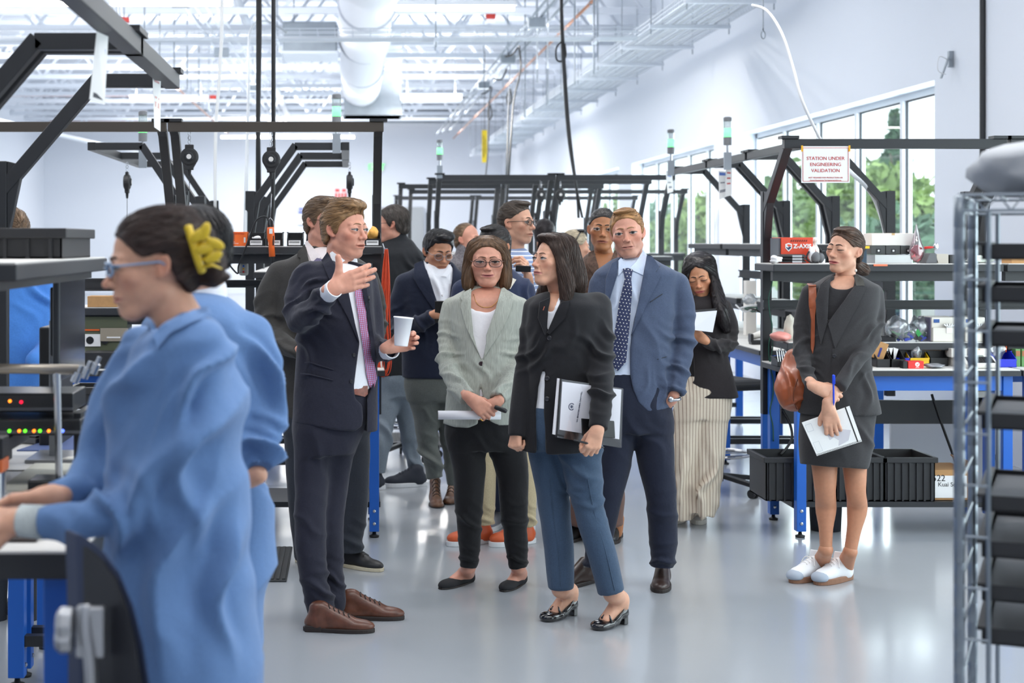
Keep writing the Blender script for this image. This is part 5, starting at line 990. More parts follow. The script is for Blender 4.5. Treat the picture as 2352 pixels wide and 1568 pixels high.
def instrument(lab, x, y, z, w, h, d=.2):
    t = thing('dispenser_unit', lab, 'instrument', (x, y, z)); q = MB(); q.bx(x-w/2, x+w/2, y, y+d, z, z+h); obj('housing', q, mat('instrument_cream', (226, 222, 212), rough=.45), t, bevel=.006); q = MB(); q.bx(x-w/2-.004, x-w/2, y+.01, y+d, z, z+h*.98); obj('side_cover', q, mat('instrument_violet', (126, 122, 150), rough=.5), t)
    q = MB(); q.bx(x-w/2+.012, x-w/2+.045, y-.003, y-.0005, z+h*.78, z+h*.92); obj('blue_label', q, mat('label_blue', (44, 84, 150)), t); q = MB(); q.bx(x-w/2, x+w/2, y-.02, y, z, z+h*.58); obj('front_lip', q, mat('instrument_cream', (226, 222, 212)), t, bevel=.005)
    q = MB(); q.bx(x+.0, x+.035, y-.024, y-.02, z+h*.36, z+h*.6); obj('gauge', q, BARC, t); q = MB(); [q.box((x-.008+.012*k, y-.02, z+h*.68), (.006, .02, .018), MR(.5*(k-2), 3, 'Y')) for k in range(5)]; obj('clamp', q, STEEL, t, kind='stuff'); return t
instrument('upper left pale instrument with blue label beside the clear bags', px2(2175, 9.0), 9.03, Z2, .155, .14); instrument('upper right pale instrument seen through the chrome rack', px2(2243, 9.0), 9.03, Z2, .125, .14); instrument('lower left pale instrument under the riser shelf', px2(2180, 8.98), 9.06, ZT, .15, .125); instrument('lower right pale instrument under the riser shelf behind the rack post', px2(2246, 8.98), 9.06, ZT, .12, .125)
bin_('black bin with tools at the left end of the right worktop', (px2(1806, 8.95), 8.98, ZT), .12, .14, .05, BLK); t = thing('tool_bundle', 'bundle of slim metal tools standing in the black bin', 'tools', (px2(1800, 8.95), 8.97, ZT+.01)); [obj('tool', MB().tube([(px2(1790+5*i, 8.95), 8.97, ZT+.01), (px2(1787+5*i, 8.95), 8.98, ZT+.085+.01*(i % 3))], .0035, 6), STEEL, t) for i in range(5)]
for i, (px, w, m_, lab) in enumerate(((2026, .085, BLK, 'black parts bin beside the tilted cardboard box'), (2056, .09, BLK, 'black parts bin with papers left of the red box'), (2082, .08, mat('bin_blue', (24, 44, 200), rough=.35), 'blue parts bin behind the red box'), (2119, .115, mat('bin_yellow', (240, 194, 16), rough=.35), 'yellow parts bin in the middle of the right worktop'), (2165, .1, BLK, 'large black parts bin right of the yellow bin'), (2303, .125, mat('bin_blue', (24, 44, 200)), 'bright blue parts bin at the right behind the rack'))): bin_(lab, (px2(px, 8.9), 8.94+(.09 if 2 <= i <= 4 else 0), ZT), w, .16, .085, m_)
R_ = MR(.35, 3, 'Y') @ MR(-.15, 3, 'Z'); t = carton('tilted cardboard box with blue print leaning in the black bin', (px2(2018, 8.88), 8.93, ZT+.045), .075, .05, .1, CARD, R=R_, seam_=False); q = MB(); q.box(v3((px2(2018, 8.88), 8.93, ZT+.045))+R_ @ v3((.005, -.0262, .04)), (.012, .001, .055), R_); obj('blue_print', q, mat('print_navy', (46, 56, 130)), t)
m = MB(); m.box((px2(2042, 8.95), 9.02, ZT+.125), (.13, .012, .085), MR(.12, 3, 'Y') @ MR(-.3, 3, 'X')); t = solo('bin_lid', 'glossy black lid propped behind the two black bins', 'lid', m, mat('gloss_black', (22, 22, 24), rough=.15), bevel=.004)
t = thing('paper_slips', 'white slips standing in the second black bin', 'paper', (px2(2052, 8.9), 8.94, ZT+.015)); [obj('slip', MB().box((px2(2046+6*i, 8.9), 8.94, ZT+.06), (.03, .002, .09), MR(.3*(i-1), 3, 'Y')), BARC, t) for i in range(3)]
crumple('clear bag of small red parts lying in the yellow bin', (px2(2113, 8.92), 8.98, ZT+.03), (.032, .03, .045), CLEAR, seed=44, tie=.02)
t = carton('small red box with white tick in a circle on the right worktop', (px2(2107, 8.75), 8.80, ZT), .088, .06, .042, mat('box_scarlet', (216, 44, 40), rough=.4), seam_=False, name='red_box'); q = MB(); q.bx(px2(2078, 8.75), px2(2088, 8.75)-.002, 8.772, 8.83, ZT, ZT+.0415); obj('dark_side', q, BLK, t); cc = v3((px2(2110, 8.75), 8.7695, ZT+.024)); q = MB(); q.lathe([(.0001, 0), (.0125, 0), (.0125, .0006), (.0001, .0006)], cc, 20, MR(math.pi/2, 3, 'X')); obj('circle', q, BARC, t); q = MB(); q.bar(cc+v3((-.006, -.0012, .0)), cc+v3((-.001, -.0012, -.005)), .0025, .001, (0, 1, 0)); q.bar(cc+v3((-.001, -.0012, -.005)), cc+v3((.007, -.0012, .006)), .0025, .001, (0, 1, 0)); obj('tick', q, mat('box_scarlet', (216, 44, 40)), t); q = MB(); q.bx(cc.x-.01, cc.x+.01, 8.769, 8.7695, ZT+.006, ZT+.0085); obj('print_line', q, BARC, t)
crumple('flat silver bag of small parts right of the red box', (px2(2149, 8.78), 8.80, ZT), (.055, .04, .014), mat('silver_bag', (150, 152, 158), rough=.2, metal=.5), seed=51, amp=.25)
carton('flat cardboard box on the black bins under the riser', (px2(2140, 9.0), 9.04, ZT+.086), .11, .08, .018, CARD, seam_=False); carton('small dark gadget on the flat cardboard box', (px2(2143, 9.0), 9.04, ZT+.105), .08, .05, .02, BLK, seam_=False, name='gadget', cat='device')
for i, (px, w, z, lab) in enumerate(((2210, .075, 0, 'lower white box behind the rack post'), (2206, .09, .052, 'upper white box with open lid behind the rack post'), (2250, .11, .052, 'white box behind the label printer, right of the rack post'), (2252, .1, 0, 'lowest white box behind the label printer'))): carton(lab, (px2(px, 8.9), 8.98, ZT+z), w, .13, .05, WBOX, name='white_carton')
c = v3((px2(2257, 8.75), 8.80, ZT)); t = thing('label_printer', 'white label printer with dark keyboard on the right worktop', 'label printer', c); Rk = MR(.42, 3, 'X'); q = MB(); q.box(c+v3((0, 0, .034)), (.19, .115, .034), Rk, .86); obj('housing', q, WPL, t, bevel=.012); q = MB(); q.box(c+Rk @ v3((0, -.006, .018))+v3((0, 0, .034)), (.15, .07, .003), Rk); k_ = obj('keyboard', q, mat('keys_dark', (58, 58, 60), rough=.5), t, bevel=.001)
for i in range(4):
    for j in range(10): q = MB(); q.box(c+Rk @ v3((-.066+.0147*j, -.032+.0155*i, .0205))+v3((0, 0, .034)), (.011, .011, .004), Rk); obj('key', q, mat('key_black', (36, 36, 38)), k_)
q = MB(); q.box(c+Rk @ v3((0, .038, .0185))+v3((0, 0, .034)), (.07, .016, .003), Rk); obj('screen', q, mat('lcd', (150, 158, 150), rough=.2), t)
crumple('clear bag of white cards leaning in the right blue bin', (px2(2296, 8.9), 8.95, ZT+.02), (.045, .035, .06), CLEAR, seed=61); m = MB(); m.box((px2(2298, 8.9), 8.93, ZT+.1), (.08, .003, .05), MR(-.5, 3, 'Y')); solo('white_card', 'tilted white card poking out of the right blue bin', 'card', m, BARC); m = MB(); m.tube([(px2(2318, 8.9), 8.95, ZT+.08), (px2(2320, 8.9), 8.95, ZT+.135)], .006, 8); solo('orange_tool', 'orange-handled tool standing in the right blue bin', 'tool', m, ORG, smooth=True)
for i in range(2): t = carton('%s green-and-brown printed box at the far right of the worktop' % ('left', 'right')[i], (px2(2340+14*i, 8.9), 8.96, ZT), .028, .1, .1, mat('box_green', (98, 146, 84), rough=.5), seam_=False, name='printed_box'); q = MB(); q.bx(px2(2340+14*i, 8.9)-.012, px2(2340+14*i, 8.9)+.012, 8.908, 8.91, ZT+.06, ZT+.09); obj('brown_band', q, mat('print_brown', (160, 100, 60)), t)
crumple('black bagged cable on the riser shelf behind the rack', (px2(2292, 9.1), 9.12, Z2), (.07, .05, .03), mat('black_bag', (30, 30, 33), rough=.25), seed=71); carton('purple-and-blue printed box on the riser at the right edge', (px2(2345, 9.1), 9.12, Z2), .09, .1, .055, mat('box_plum', (112, 88, 100)), seam_=False, name='printed_box'); carton('white strip box on the riser behind the rack', (px2(2318, 9.05), 9.06, Z2), .075, .05, .03, WBOX, seam_=False, name='white_carton')
# under the right-hand bench
for i, (x, w) in enumerate(((px2(1815, 8.85), .29), (px2(1972, 8.85), .27), (px2(2085, 8.85), .285))): tote(('black ribbed tote at the left end of the lower shelf', 'black ribbed tote half behind the knees of the woman in grey', 'black ribbed tote at the right of the lower shelf')[i], (x, 9.0, .192), w, .36, .245, 'black totes on the lower shelf')
t = carton('open cardboard carton with white label 522 on the lower shelf', (px2(2180, 8.9), 9.0, .192), .21, .3, .17, CARD, seam_=False); q = MB(); q.bx(px2(2180, 8.85)-.1, px2(2180, 8.85)+.1, 8.846, 8.849, .205, .33); l = obj('label', q, BARC, t); text('lettering', '522', .05, (px2(2180, 8.85)-.06, 8.8455, .315), FRONT, BLK, l); text('lettering', 'Kuai Songs', .034, (px2(2180, 8.85)+.01, 8.8455, .28), FRONT, BLK, l)
for s_, a in ((-1, .7), (1, -.9)): q = MB(); q.box((px2(2180, 8.9)+s_*.125, 9.0, .38), (.004, .28, .08), MR(-s_*.7, 3, 'Y')); obj('flap', q, CARD, t)
c = (px2(1900, 8.95), 8.98, 0); t = thing('waste_bin', 'black waste bin under the right bench behind the legs of the woman in grey', 'waste bin', c); m = MB(); m.lathe([(.001, 0), (.085, 0), (.10, .36), (.108, .365), (.104, .375), (.094, .36), (.08, .02), (.001, .02)], c, 26); obj('body', m, mat('bin_charcoal', (46, 50, 58), rough=.5), t, smooth=True)
m = MB(); m.bx(px2(2235, 9.2), px2(2275, 9.2), 9.2, 9.26, .735, .775); t = solo('power_strip', 'white outlet box fixed under the right worktop', 'outlet', m, WPL, bevel=.004)
for i, (lab_, pts) in enumerate((('black cable hanging under the right bench left of the rack post', [(2140, 905, 9.3), (2160, 965, 9.3), (2195, 1060, 9.3), (2225, 1130, 9.2)]), ('black cable sweeping down behind the chrome rack', [(2266, 960, 9.3), (2272, 1010, 9.3), (2292, 1060, 9.3), (2330, 1100, 9.2)]), ('black cable beside the sweeping one behind the rack', [(2288, 960, 9.3), (2294, 1010, 9.3), (2290, 1060, 9.3), (2300, 1120, 9.2)]), ('black cable looping beside the left legs of the right bench', [(1797, 940, 9.3), (1815, 975, 9.25), (1818, 1010, 9.2), (1793, 1045, 9.15)]))): drop(lab_, pts, .008, cb)
q = MB(); q.bx(px2(2046, 10.2), px2(2262, 10.2), 10.2, 10.23, 0.05, .60); solo('grey_partition', 'light grey panel standing behind the right bench', 'panel', q, mat('panel_light', (186, 192, 200), rough=.6), bevel=.004)
for i, px in enumerate((1768, 1770)): m = MB(); x = px2(px, 9.3); m.tube(cr([(x+.012*math.sin(k*2+i), 9.29-.02*i, 1.50-.09*k-.4*i) for k in range(8)], 4), .004, 5); solo('thin_cable', '%s thin green cable along the left post of the right bench' % ('upper', 'lower')[i], 'cable', m, mat('cable_green', (34, 84, 70), rough=.5), smooth=True)
# --- window row
c = v3((2.90, 11.0, .93)); t = thing('barcode_scanner', 'white handheld scanner lying in its black cradle on the window-row bench', 'scanner', c); m = MB(); m.box(c+v3((0, 0, .015)), (.16, .09, .03)); m.box(c+v3((-.075, 0, .045)), (.02, .08, .06)); obj('cradle', m, BLK, t, bevel=.005); m = MB(); m.tube([c+v3((-.07, 0, .05)), c+v3((.0, 0, .075)), c+v3((.06, 0, .10)), c+v3((.085, 0, .085)), c+v3((.08, 0, .04))], [.02, .026, .034, .03, .018], 12); obj('body', m, WPL, t, smooth=True)
def monitor(lab_, c, w, h, rz, stand=.15):
    t = thing('monitor', lab_, 'monitor', c); c = Vector(c); R = MR(rz, 3, 'Z'); g = lambda x, y, z: c+R @ v3((x, y, z)); m = MB(); m.box(g(0, .0, stand+h/2), (w, .022, h), R); m.box(g(0, .022, stand+h/2), (w*.6, .03, h*.6), R); obj('casing', m, mat('monitor_grey', (58, 61, 66), rough=.45), t, bevel=.006); m = MB(); m.box(g(0, -.0118, stand+h/2), (w*.97, .001, h*.95), R); obj('screen', m, mat('screen_dark', (52, 56, 66), rough=.12, coat=.5), t)
    m = MB(); m.box(g(0, .045, (stand+h*.5)/2), (.06, .03, stand+h*.5), R); m.box(g(0, .03, .006), (.24, .18, .012), R); obj('stand', m, mat('stand_silver', (146, 148, 152), rough=.35, metal=.6), t, bevel=.004); return t
monitor('dark monitor on the window-row bench right of the young woman', (2.92, 12.7, .93), .46, .30, 1.3, .24); carton('tall white roll carton beside the window-row monitor', (3.1, 12.1, .93), .08, .08, .42, WBOX, seam_=False, name='tall_carton'); carton('small cardboard box on the far window-row worktop', (3.0, 12.6, .93), .14, .12, .1, CARD)
for i in range(3): drop('%s tangle of green and white wires on the window-row bench' % lab[i], [(1690+20*i, 700, 12+.2*i), (1712+16*i, 716, 11.9), (1738, 700+6*i, 11.8), (1700+10*i, 708, 11.9), (1735, 716, 12)], .006, [cw, mat('cable_green', (34, 84, 70)), cb][i])
crumple('roll of clear sleeve on the window-row shelf', (3.0, 11.7, 1.18), (.05, .05, .04), CLEAR, 'plastic_roll', 'roll', 81)
def chair(lab_, c, rz, h=.62, back=True, m_=None):
    m_ = m_ or mat('chair_navy', (34, 44, 70), rough=.8, bump=.1, bs=300); t = thing('lab_chair', lab_, 'chair', (c[0], c[1], 0)); c = v3((c[0], c[1], 0)); R = MR(rz, 3, 'Z'); g = lambda x, y, z: c+R @ v3((x, y, z)); fm = mat('chair_frame', (30, 31, 34), rough=.4)
    m = MB(); m.box(g(0, 0, h), (.44, .42, .07), R); obj('seat', m, m_, t, bevel=.03); m = MB(); m.lathe([(.025, .08), (.025, h*.6), (.016, h*.6), (.016, h-.03)], c, 12); obj('gas_column', m, fm, t)
    for i in range(5):
        a = 2*math.pi*i/5+.3; e = v3((math.cos(a), math.sin(a), 0)); m = MB(); m.bar(c+v3((0, 0, .12)), c+e*.28+v3((0, 0, .085)), .045, .03); l = obj('base_leg', m, fm, t, bevel=.006); m = MB(); p = c+e*.28; s = v3((-e.y, e.x, 0)); [m.lathe([(.0, -.01), (.028, -.01), (.03, 0), (.028, .01), (.0, .01)], p+s*k*.016+v3((0, 0, .03)), 14, v3((0, 0, 1)).rotation_difference(s).to_matrix()) for k in (-1, 1)]; m.tube([p+v3((0, 0, .03)), p+v3((0, 0, .09))], .012, 8); obj('caster', m, fm, l)
    m = MB(); m.tube([c+v3((math.cos(a)*.2, math.sin(a)*.2, .26)) for a in [i*math.pi/12 for i in range(25)]], .012, 8, False); [m.bar(c+v3((0, 0, .26)), c+v3((math.cos(a), math.sin(a), 0))*.2+v3((0, 0, .26)), .02, .01) for a in (.3, 2.4, 4.5)]; obj('foot_ring', m, STEEL, t)
    if back:
        m = MB(); n = 9; pr = []
        for i in range(n): a = -.5+i/(n-1); pr.append((a*.42, .24-.10*(1-(2*a)**2)*-1*-1+.10*(2*a)**2*-1+.1))
        for j in range(8):
            z0 = h+.10+.38*j/8; z1 = h+.10+.38*(j+1)/8; sc = lambda z: 1-.35*((z-h-.29)/.19)**4 if abs(z-h-.29) < .19 else .65
            for i in range(n-1):
                A = [g(x*sc(z), y+.06*((z-h)/.5), z) for (x, y), z in ((pr[i], z0), (pr[i+1], z0), (pr[i+1], z1), (pr[i], z1))]; B = [g(x*sc(z), y+.06*((z-h)/.5)+.05, z) for (x, y), z in ((pr[i], z0), (pr[i+1], z0), (pr[i+1], z1), (pr[i], z1))]; m.add(A+B, [(0, 1, 2, 3), (7, 6, 5, 4)]+([(0, 3, 7, 4)] if i == 0 else [])+([(2, 1, 5, 6)] if i == n-2 else [])+([(1, 0, 4, 5)] if j == 0 else [])+([(3, 2, 6, 7)] if j == 7 else []))
        o = obj('backrest', m, m_, t, smooth=True)
        m = MB(); m.bar(g(0, .12, h-.03), g(0, .33, h-.01), .05, .012); m.bar(g(0, .33, h-.01), g(0, .37, h+.3), .05, .012); obj('back_bracket', m, mat('bracket_silver', (176, 178, 182), rough=.3, metal=.7), t, bevel=.004); m = MB(); m.box(g(0, .39, h+.12), (.09, .03, .1), R); m.lathe([(.02, 0), (.022, .02), (.012, .03)], g(0, .40, h+.12), 10, R @ MR(-math.pi/2, 3, 'X')); obj('adjuster', m, mat('bracket_silver', (176, 178, 182)), t, bevel=.004)
    return t
chair('black lab chair behind the young woman, tucked at the window row', (2.44, 10.30), -1.2, .72, False, mat('chair_black', (34, 36, 40), rough=.7)); chair('grey stool on casters beyond the man in grey jeans', (.42, 11.9), .4, .5, False, mat('chair_grey', (120, 124, 130), rough=.7)); t = chair('navy-backed chair in the left foreground beside the nearest bench', (-.74, 2.80), -1.5708, .66, False)
ol = [(174, 1228), (184, 1226), (206, 1240), (240, 1268), (276, 1316), (306, 1388), (330, 1480), (344, 1570), (346, 1680), (326, 1760), (270, 1800), (200, 1790), (182, 1700), (182, 1500), (178, 1330)]; m = MB(); yy = lambda x: 2.86-(x-174)*.0009
m.prism([P(x, y, yy(x)+.03) for x, y in ol], (-.03, .05, 0)); bk = obj('backrest', m, mat('chair_rim', (52, 62, 88), rough=.7), t, bevel=.014); m = MB(); m.prism([P(x*.84+36, y*.94+96, yy(x)+.024) for x, y in ol], (0, .01, 0)); obj('back_shell', m, mat('chair_shell', (20, 22, 30), rough=.5), bk, bevel=.004)
sv = mat('bracket_silver', (176, 178, 182), rough=.3, metal=.7); m = MB(); m.tube(cr([P(196, 1388, 2.80), P(196, 1450, 2.79), P(208, 1530, 2.79), P(204, 1640, 2.80), P(150, 1830, 2.82)], 5), .012, 10); obj('back_bracket', m, sv, t, smooth=True); m = MB(); m.box(P(208, 1450, 2.80), (.05, .02, .09)); m.lathe([(.03, 0), (.032, .02), (.02, .03)], P(168, 1432, 2.79), 8, MR(-math.pi/2, 3, 'Y')); m.lathe([(.026, 0), (.028, .02), (.018, .03)], P(166, 1466, 2.79), 8, MR(-math.pi/2, 3, 'Y')); obj('adjuster', m, sv, t, bevel=.003)
for lab_, x0, x1, y0, y1 in (('ribbed black floor mat behind the speaking man at left', -1.35, -.30, 7.6, 8.45), ('ribbed black floor mat far back in the aisle', .35, 1.15, 12.6, 13.5)):
    t = thing('floor_mat', lab_, 'mat', ((x0+x1)/2, (y0+y1)/2, 0)); q = MB(); q.bx(x0, x1, y0, y1, 0, .008); obj('base', q, mat('mat_rubber', (46, 48, 50), rough=.8), t, bevel=.003); q = MB(); x = x0+.02
    while x < x1-.02: q.bx(x, x+.014, y0+.02, y1-.02, .008, .013); x += .028
    obj('ribs', q, mat('mat_rubber', (46, 48, 50)), t, kind='stuff')
# --- left bench with parts bins
ZL = 1.625; t = carton('orange glove carton at the left end of the shelf with bins', (px2(545, 9.05), 9.08, ZL), .125, .16, .082, mat('box_orange', (240, 110, 38), rough=.5), seam_=False, name='glove_carton'); text('lettering', 'GLOVES NITRILE', .011, (px2(545, 9.0), 8.999, ZL+.07), FRONT, mat('print_red', (196, 52, 44)), t)
for i, w in enumerate(('small', 'medium', 'large', 'extra large', 'extra extra large')): text('lettering', w, .0085, (px2(525, 9.0), 8.999, ZL+.05-.0085*i), FRONT, BARC, t, 'LEFT')
q = MB(); q.bx(px2(560, 9.0), px2(564, 9.0), 8.9985, 9.0, ZL+.02, ZL+.05); obj('size_box', q, BARC, t)
for i, px in enumerate((590, 631, 678, 722, 856)): bin_('%s labelled black bin on the shelf behind the speaking man' % ('first', 'second', 'third', 'fourth', 'rightmost')[i], (px2(px, 8.98), 9.03, ZL), .092, .17, .078, BLK, 'black bins with barcode labels', True)
crumple('yellow foam offcuts heaped in the rightmost bin', (px2(856, 8.98), 9.03, ZL+.012), (.036, .06, .05), mat('foam_yellow', (226, 168, 84), rough=.9), 'foam', 'foam', 91, amp=.3); crumple('small white wrapped part in the first black bin', (px2(590, 8.98), 9.0, ZL+.02), (.03, .02, .018), mat('tissue', (240, 240, 242)), 'wrapped_part', 'part', 93)
c = P(621, 522, 8.86); t = thing('electric_screwdriver', 'orange electric screwdriver hanging from the tool balancer', 'screwdriver', c); m = MB(); m.lathe([(.0001, .002), (.019, 0), (.0215, -.02), (.0215, -.062), (.017, -.085), (.0165, -.1), (.018, -.165), (.0001, -.168)], c, 18, MR(-.06, 3, 'Y')); obj('body', m, ORG, t, smooth=True); m = MB(); m.box(c+v3((.004, -.021, -.022)), (.018, .003, .028)); obj('label', m, BARC, t); m = MB(); m.box(c+v3((.017, -.012, -.075)), (.008, .012, .055)); obj('lever', m, BLK, t, bevel=.002); m = MB(); m.tube([c+v3((x, 0, z)) for x, z in ((-.018, -.01), (-.016, .035), (0, .055), (.016, .035), (.018, -.01))], .002, 6); m.tube([c+v3((0, 0, .05)), P(624, 445, 8.87)], .0018, 6); obj('bail', m, STEEL, t, smooth=True); m = MB(); m.lathe([(.015, -.166), (.012, -.185), (.006, -.2)], c, 12, MR(-.06, 3, 'Y')); obj('nose', m, BLK, t)
drop('thin black cord from the screwdriver down to the grey switch box', [(619, 520, 8.86), (612, 498, 8.86), (590, 505, 8.87), (575, 540, 8.88), (562, 575, 8.88), (548, 610, 8.9), (545, 628, 8.9), (520, 600, 8.95)], .005, cb)
c = P(561, 617, 9.3); t = thing('switch_box', 'grey oval switch box with blue, yellow and red buttons on the black post', 'switch box', c); m = MB(); m.box(c+v3((0, -.05, 0)), (.056, .03, .08)); obj('housing', m, mat('switch_grey', (176, 178, 176), rough=.5), t, bevel=.014)
for z, col, nm in ((.017, (40, 96, 190), 'blue'), (0, (230, 170, 30), 'yellow'), (-.017, (196, 36, 40), 'red')): m = MB(); m.lathe([(.006, 0), (.006, .006), (.003, .007)], c+v3((0, -.065, z)), 12, MR(math.pi/2, 3, 'X')); obj('button', m, mat('button_'+nm, col, rough=.3), t)
crumple('crumpled clear bag over a black tray left of the man in charcoal suit', (px2(580, 9.0), 9.0, 1.14), (.06, .05, .05), mat('crinkle_grey', (150, 156, 162), rough=.25), seed=95); t = carton('row of pale green cards in a black tray on the left riser shelf', (px2(555, 9.0), 9.02, 1.14), .09, .1, .05, mat('cards_green', (150, 184, 160), rough=.7), seam_=False, name='card_tray', cat='tray')
t = thing('cable_hank', 'hank of orange cable hanging from the right end of the left bench', 'cable', P(888, 580, 8.87)); rg = random.Random(5)
for i in range(11):
    a, b, w = rg.uniform(-5, 5), rg.uniform(-8, 8), rg.uniform(6, 16); m = MB(); Yc = 8.87+rg.uniform(-.02, .02); m.tube(cr([P(886+a*.3, 572, Yc), P(882+a, 640, Yc), P(880+b, 740, Yc), P(880+b-w*.4, 835, Yc), P(885+b, 862+rg.uniform(-8, 4), Yc), P(893+b*.5+w*.3, 832, Yc), P(892+b*.6, 740, Yc), P(890+a, 640, Yc), P(889+a*.3, 572, Yc)], 4), .0026, 5, False); obj('strand', m, mat('cable_orange', (222, 82, 44), rough=.5), t, smooth=True)
m = MB(); m.tube([P(884, 574, 8.87), P(879, 560, 8.93)], .004, 6); m.box(P(886, 576, 8.87), (.022, .012, .03)); obj('hanger', m, STEEL, t)
# --- between the monitor and the nearest worker
carton('plain cardboard box on the riser behind the nearest worker', (px2(236, 9.0), 9.05, 1.276), .17, .14, .062, CARD, seam_=False)
t = carton('green electronics chassis under the riser behind the nearest worker', (px2(238, 9.0), 9.1, 1.02), .27, .2, .20, mat('chassis_green', (88, 94, 72), rough=.5), seam_=False, name='electronics_chassis', cat='electronics'); q = MB(); q.bx(px2(230, 8.98), px2(294, 8.98), 8.985, 8.998, 1.08, 1.155); obj('cover_plate', q, mat('plate_taupe', (158, 148, 132), rough=.45), t); q = MB(); q.bx(px2(245, 8.98), px2(276, 8.98), 8.982, 8.985, 1.098, 1.106); obj('strip_label', q, BARC, t); q = MB(); q.bx(px2(194, 8.98), px2(230, 8.98), 8.99, 9.0, 1.05, 1.12); obj('fan_panel', q, BARC, t); [obj('fan', MB().lathe([(.001, 0), (.022, 0), (.022, .004)], (px2(p_, 8.98), 8.99, 1.085), 14, MR(math.pi/2, 3, 'X')), BLK, t) for p_ in (206, 240)]; q = MB(); q.bx(px2(190, 8.98), px2(228, 8.98), 8.99, 9.0, 1.14, 1.148); obj('connector', q, ORG, t)
carton('dark instrument lying on the bench behind the nearest worker', (px2(232, 8.8), 8.85, .94), .2, .18, .09, mat('tote_black', (34, 35, 38)), seam_=False, name='dark_instrument', cat='instrument'); tote('deep black tote standing behind the monitor', (px2(222, 6.6), 6.62, .955), .19, .2, .09, None, 4)
# --- nearest bench
tote('wide black crate on the shelf of the second workbench', (-1.04, 4.85, 1.6), .40, .50, .09, None, 6)
monitor('flat monitor seen almost edge-on at the left, screen turned away', (-.895, 5.03, .955), .46, .36, 1.5708, .265)
m = MB(); m.bx(-1.05, -.98, 5.32, 5.58, .956, 1.36); t = solo('computer_tower', 'black computer tower standing beside the monitor stand', 'computer', m, mat('tower_black', (32, 33, 36), rough=.5), bevel=.006)
q = MB(); q.prism([(-1.10, 5.20, .9552), (-.615, 5.20, .9552), (-.615, 6.45, .9552), (-.86, 6.45, .9552)], (0, 0, .004)); solo('work_mat', 'blue work mat on the bench left of the nearest worker', 'mat', q, mat('mat_blue', (86, 104, 152), rough=.8))
t = thing('keyboard', 'grey keyboard lying beside the blue mat', 'keyboard', (-1.06, 5.55, .955)); Rk = MR(1.2, 3, 'Z'); q = MB(); q.box((-1.06, 5.6, .966), (.44, .15, .02), Rk); obj('casing', q, GPL, t, bevel=.004)
for i in range(4):
    for j in range(14): q = MB(); q.box(v3((-1.06, 5.6, .979))+Rk @ v3((-.2+.031*j, -.055+.035*i, 0)), (.026, .028, .008), Rk); obj('key', q, mat('key_black', (36, 36, 38)), t)
m = MB(); m.ball((-.645, 6.15, .972), .055, 16, 10, (.62, 1.05, .34)); solo('mouse', 'black mouse on the blue mat near the worker', 'mouse', m, BLK, smooth=True)
led = {k: mat('led_'+k, c_, emit=c_, es=2.5) for k, c_ in (('green', (90, 240, 40)), ('amber', (255, 130, 30)), ('red', (230, 20, 50)), ('blue', (90, 120, 255)))}
def gear(lab_, x0, x1, y0, y1, z0, z1, leds, nm='rack_device'):
    t = thing(nm, lab_, 'device', ((x0+x1)/2, y0, z0)); q = MB(); q.bx(x0, x1, y0, y1, z0, z1); obj('housing', q, mat('device_black', (30, 33, 36), rough=.35), t, bevel=.004); q = MB(); q.bx(x0, x1, y0-.004, y0, z0+.006, z0+.014); obj('trim', q, GPL, t)
    for f, z, k in leds: m = MB(); m.lathe([(.0048, 0), (.0048, .003), (.002, .004)], (x0+(x1-x0)*f, y0-.002, z0+(z1-z0)*z), 12, MR(math.pi/2, 3, 'X')); obj('indicator', m, led[k], t)
    return t
gear('upper black device with green, amber and red lamps at the left edge', -1.06, -.79, 4.50, 4.72, 1.16, 1.215, [(.18, .6, 'green'), (.33, .6, 'amber'), (.45, .55, 'red')]); gear('lower black device with a row of green and amber lamps at the left edge', -1.04, -.76, 4.45, 4.72, 1.10, 1.145, [(.28, .3, 'green'), (.38, .3, 'amber'), (.44, .3, 'green'), (.53, .3, 'amber'), (.59, .3, 'green'), (.68, .3, 'amber'), (.82, .3, 'blue')])
m = MB(); [m.bx(x, x+.02, 4.48, 4.7, .956, 1.16) for x in (-1.075, -.785)]; solo('device_stand', 'open metal stand carrying the two black devices', 'stand', m, BLK0)
m = MB(); m.tube([(-1.25, 4.30, 1.305), (-.74, 4.30, 1.30)], .0135, 12); t = solo('fixture_bar', 'pale metal bar with clamps across the nearest bench at left', 'bar', m, mat('bar_bronze', (168, 158, 144), rough=.35, metal=.6), smooth=True)
for i in range(3): m = MB(); m.lathe([(.012, 0), (.012, .03), (.006, .032), (.006, .05)], (-.75+.025*i, 4.29, 1.265+.012*i), 10, MR(.4, 3, 'Y')); obj('thumb_screw', m, STEEL, t)
[obj('upright', MB().tube([(x, 4.30, 1.30), (x, 4.34, .956)], .01, 8), STEEL, t) for x in (-1.2, -.80)]
c = (-.905, 3.98, .956); t = thing('torque_fixture', 'silver cylinder fixture with orange collar at the left edge', 'fixture', c); m = MB(); m.lathe([(.036, 0), (.036, .11), (.03, .112)], c, 20); obj('cylinder', m, STEEL, t, smooth=False); m = MB(); m.bx(c[0]-.045, c[0]+.035, c[1]-.04, c[1]+.04, .956+.112, .956+.145); obj('collar', m, mat('collar_orange', (196, 98, 52), rough=.4), t, bevel=.003); m = MB(); m.bx(c[0]-.045, c[0]+.035, c[1]-.04, c[1]+.04, .956+.146, .956+.20); obj('head', m, BLK, t, bevel=.004)
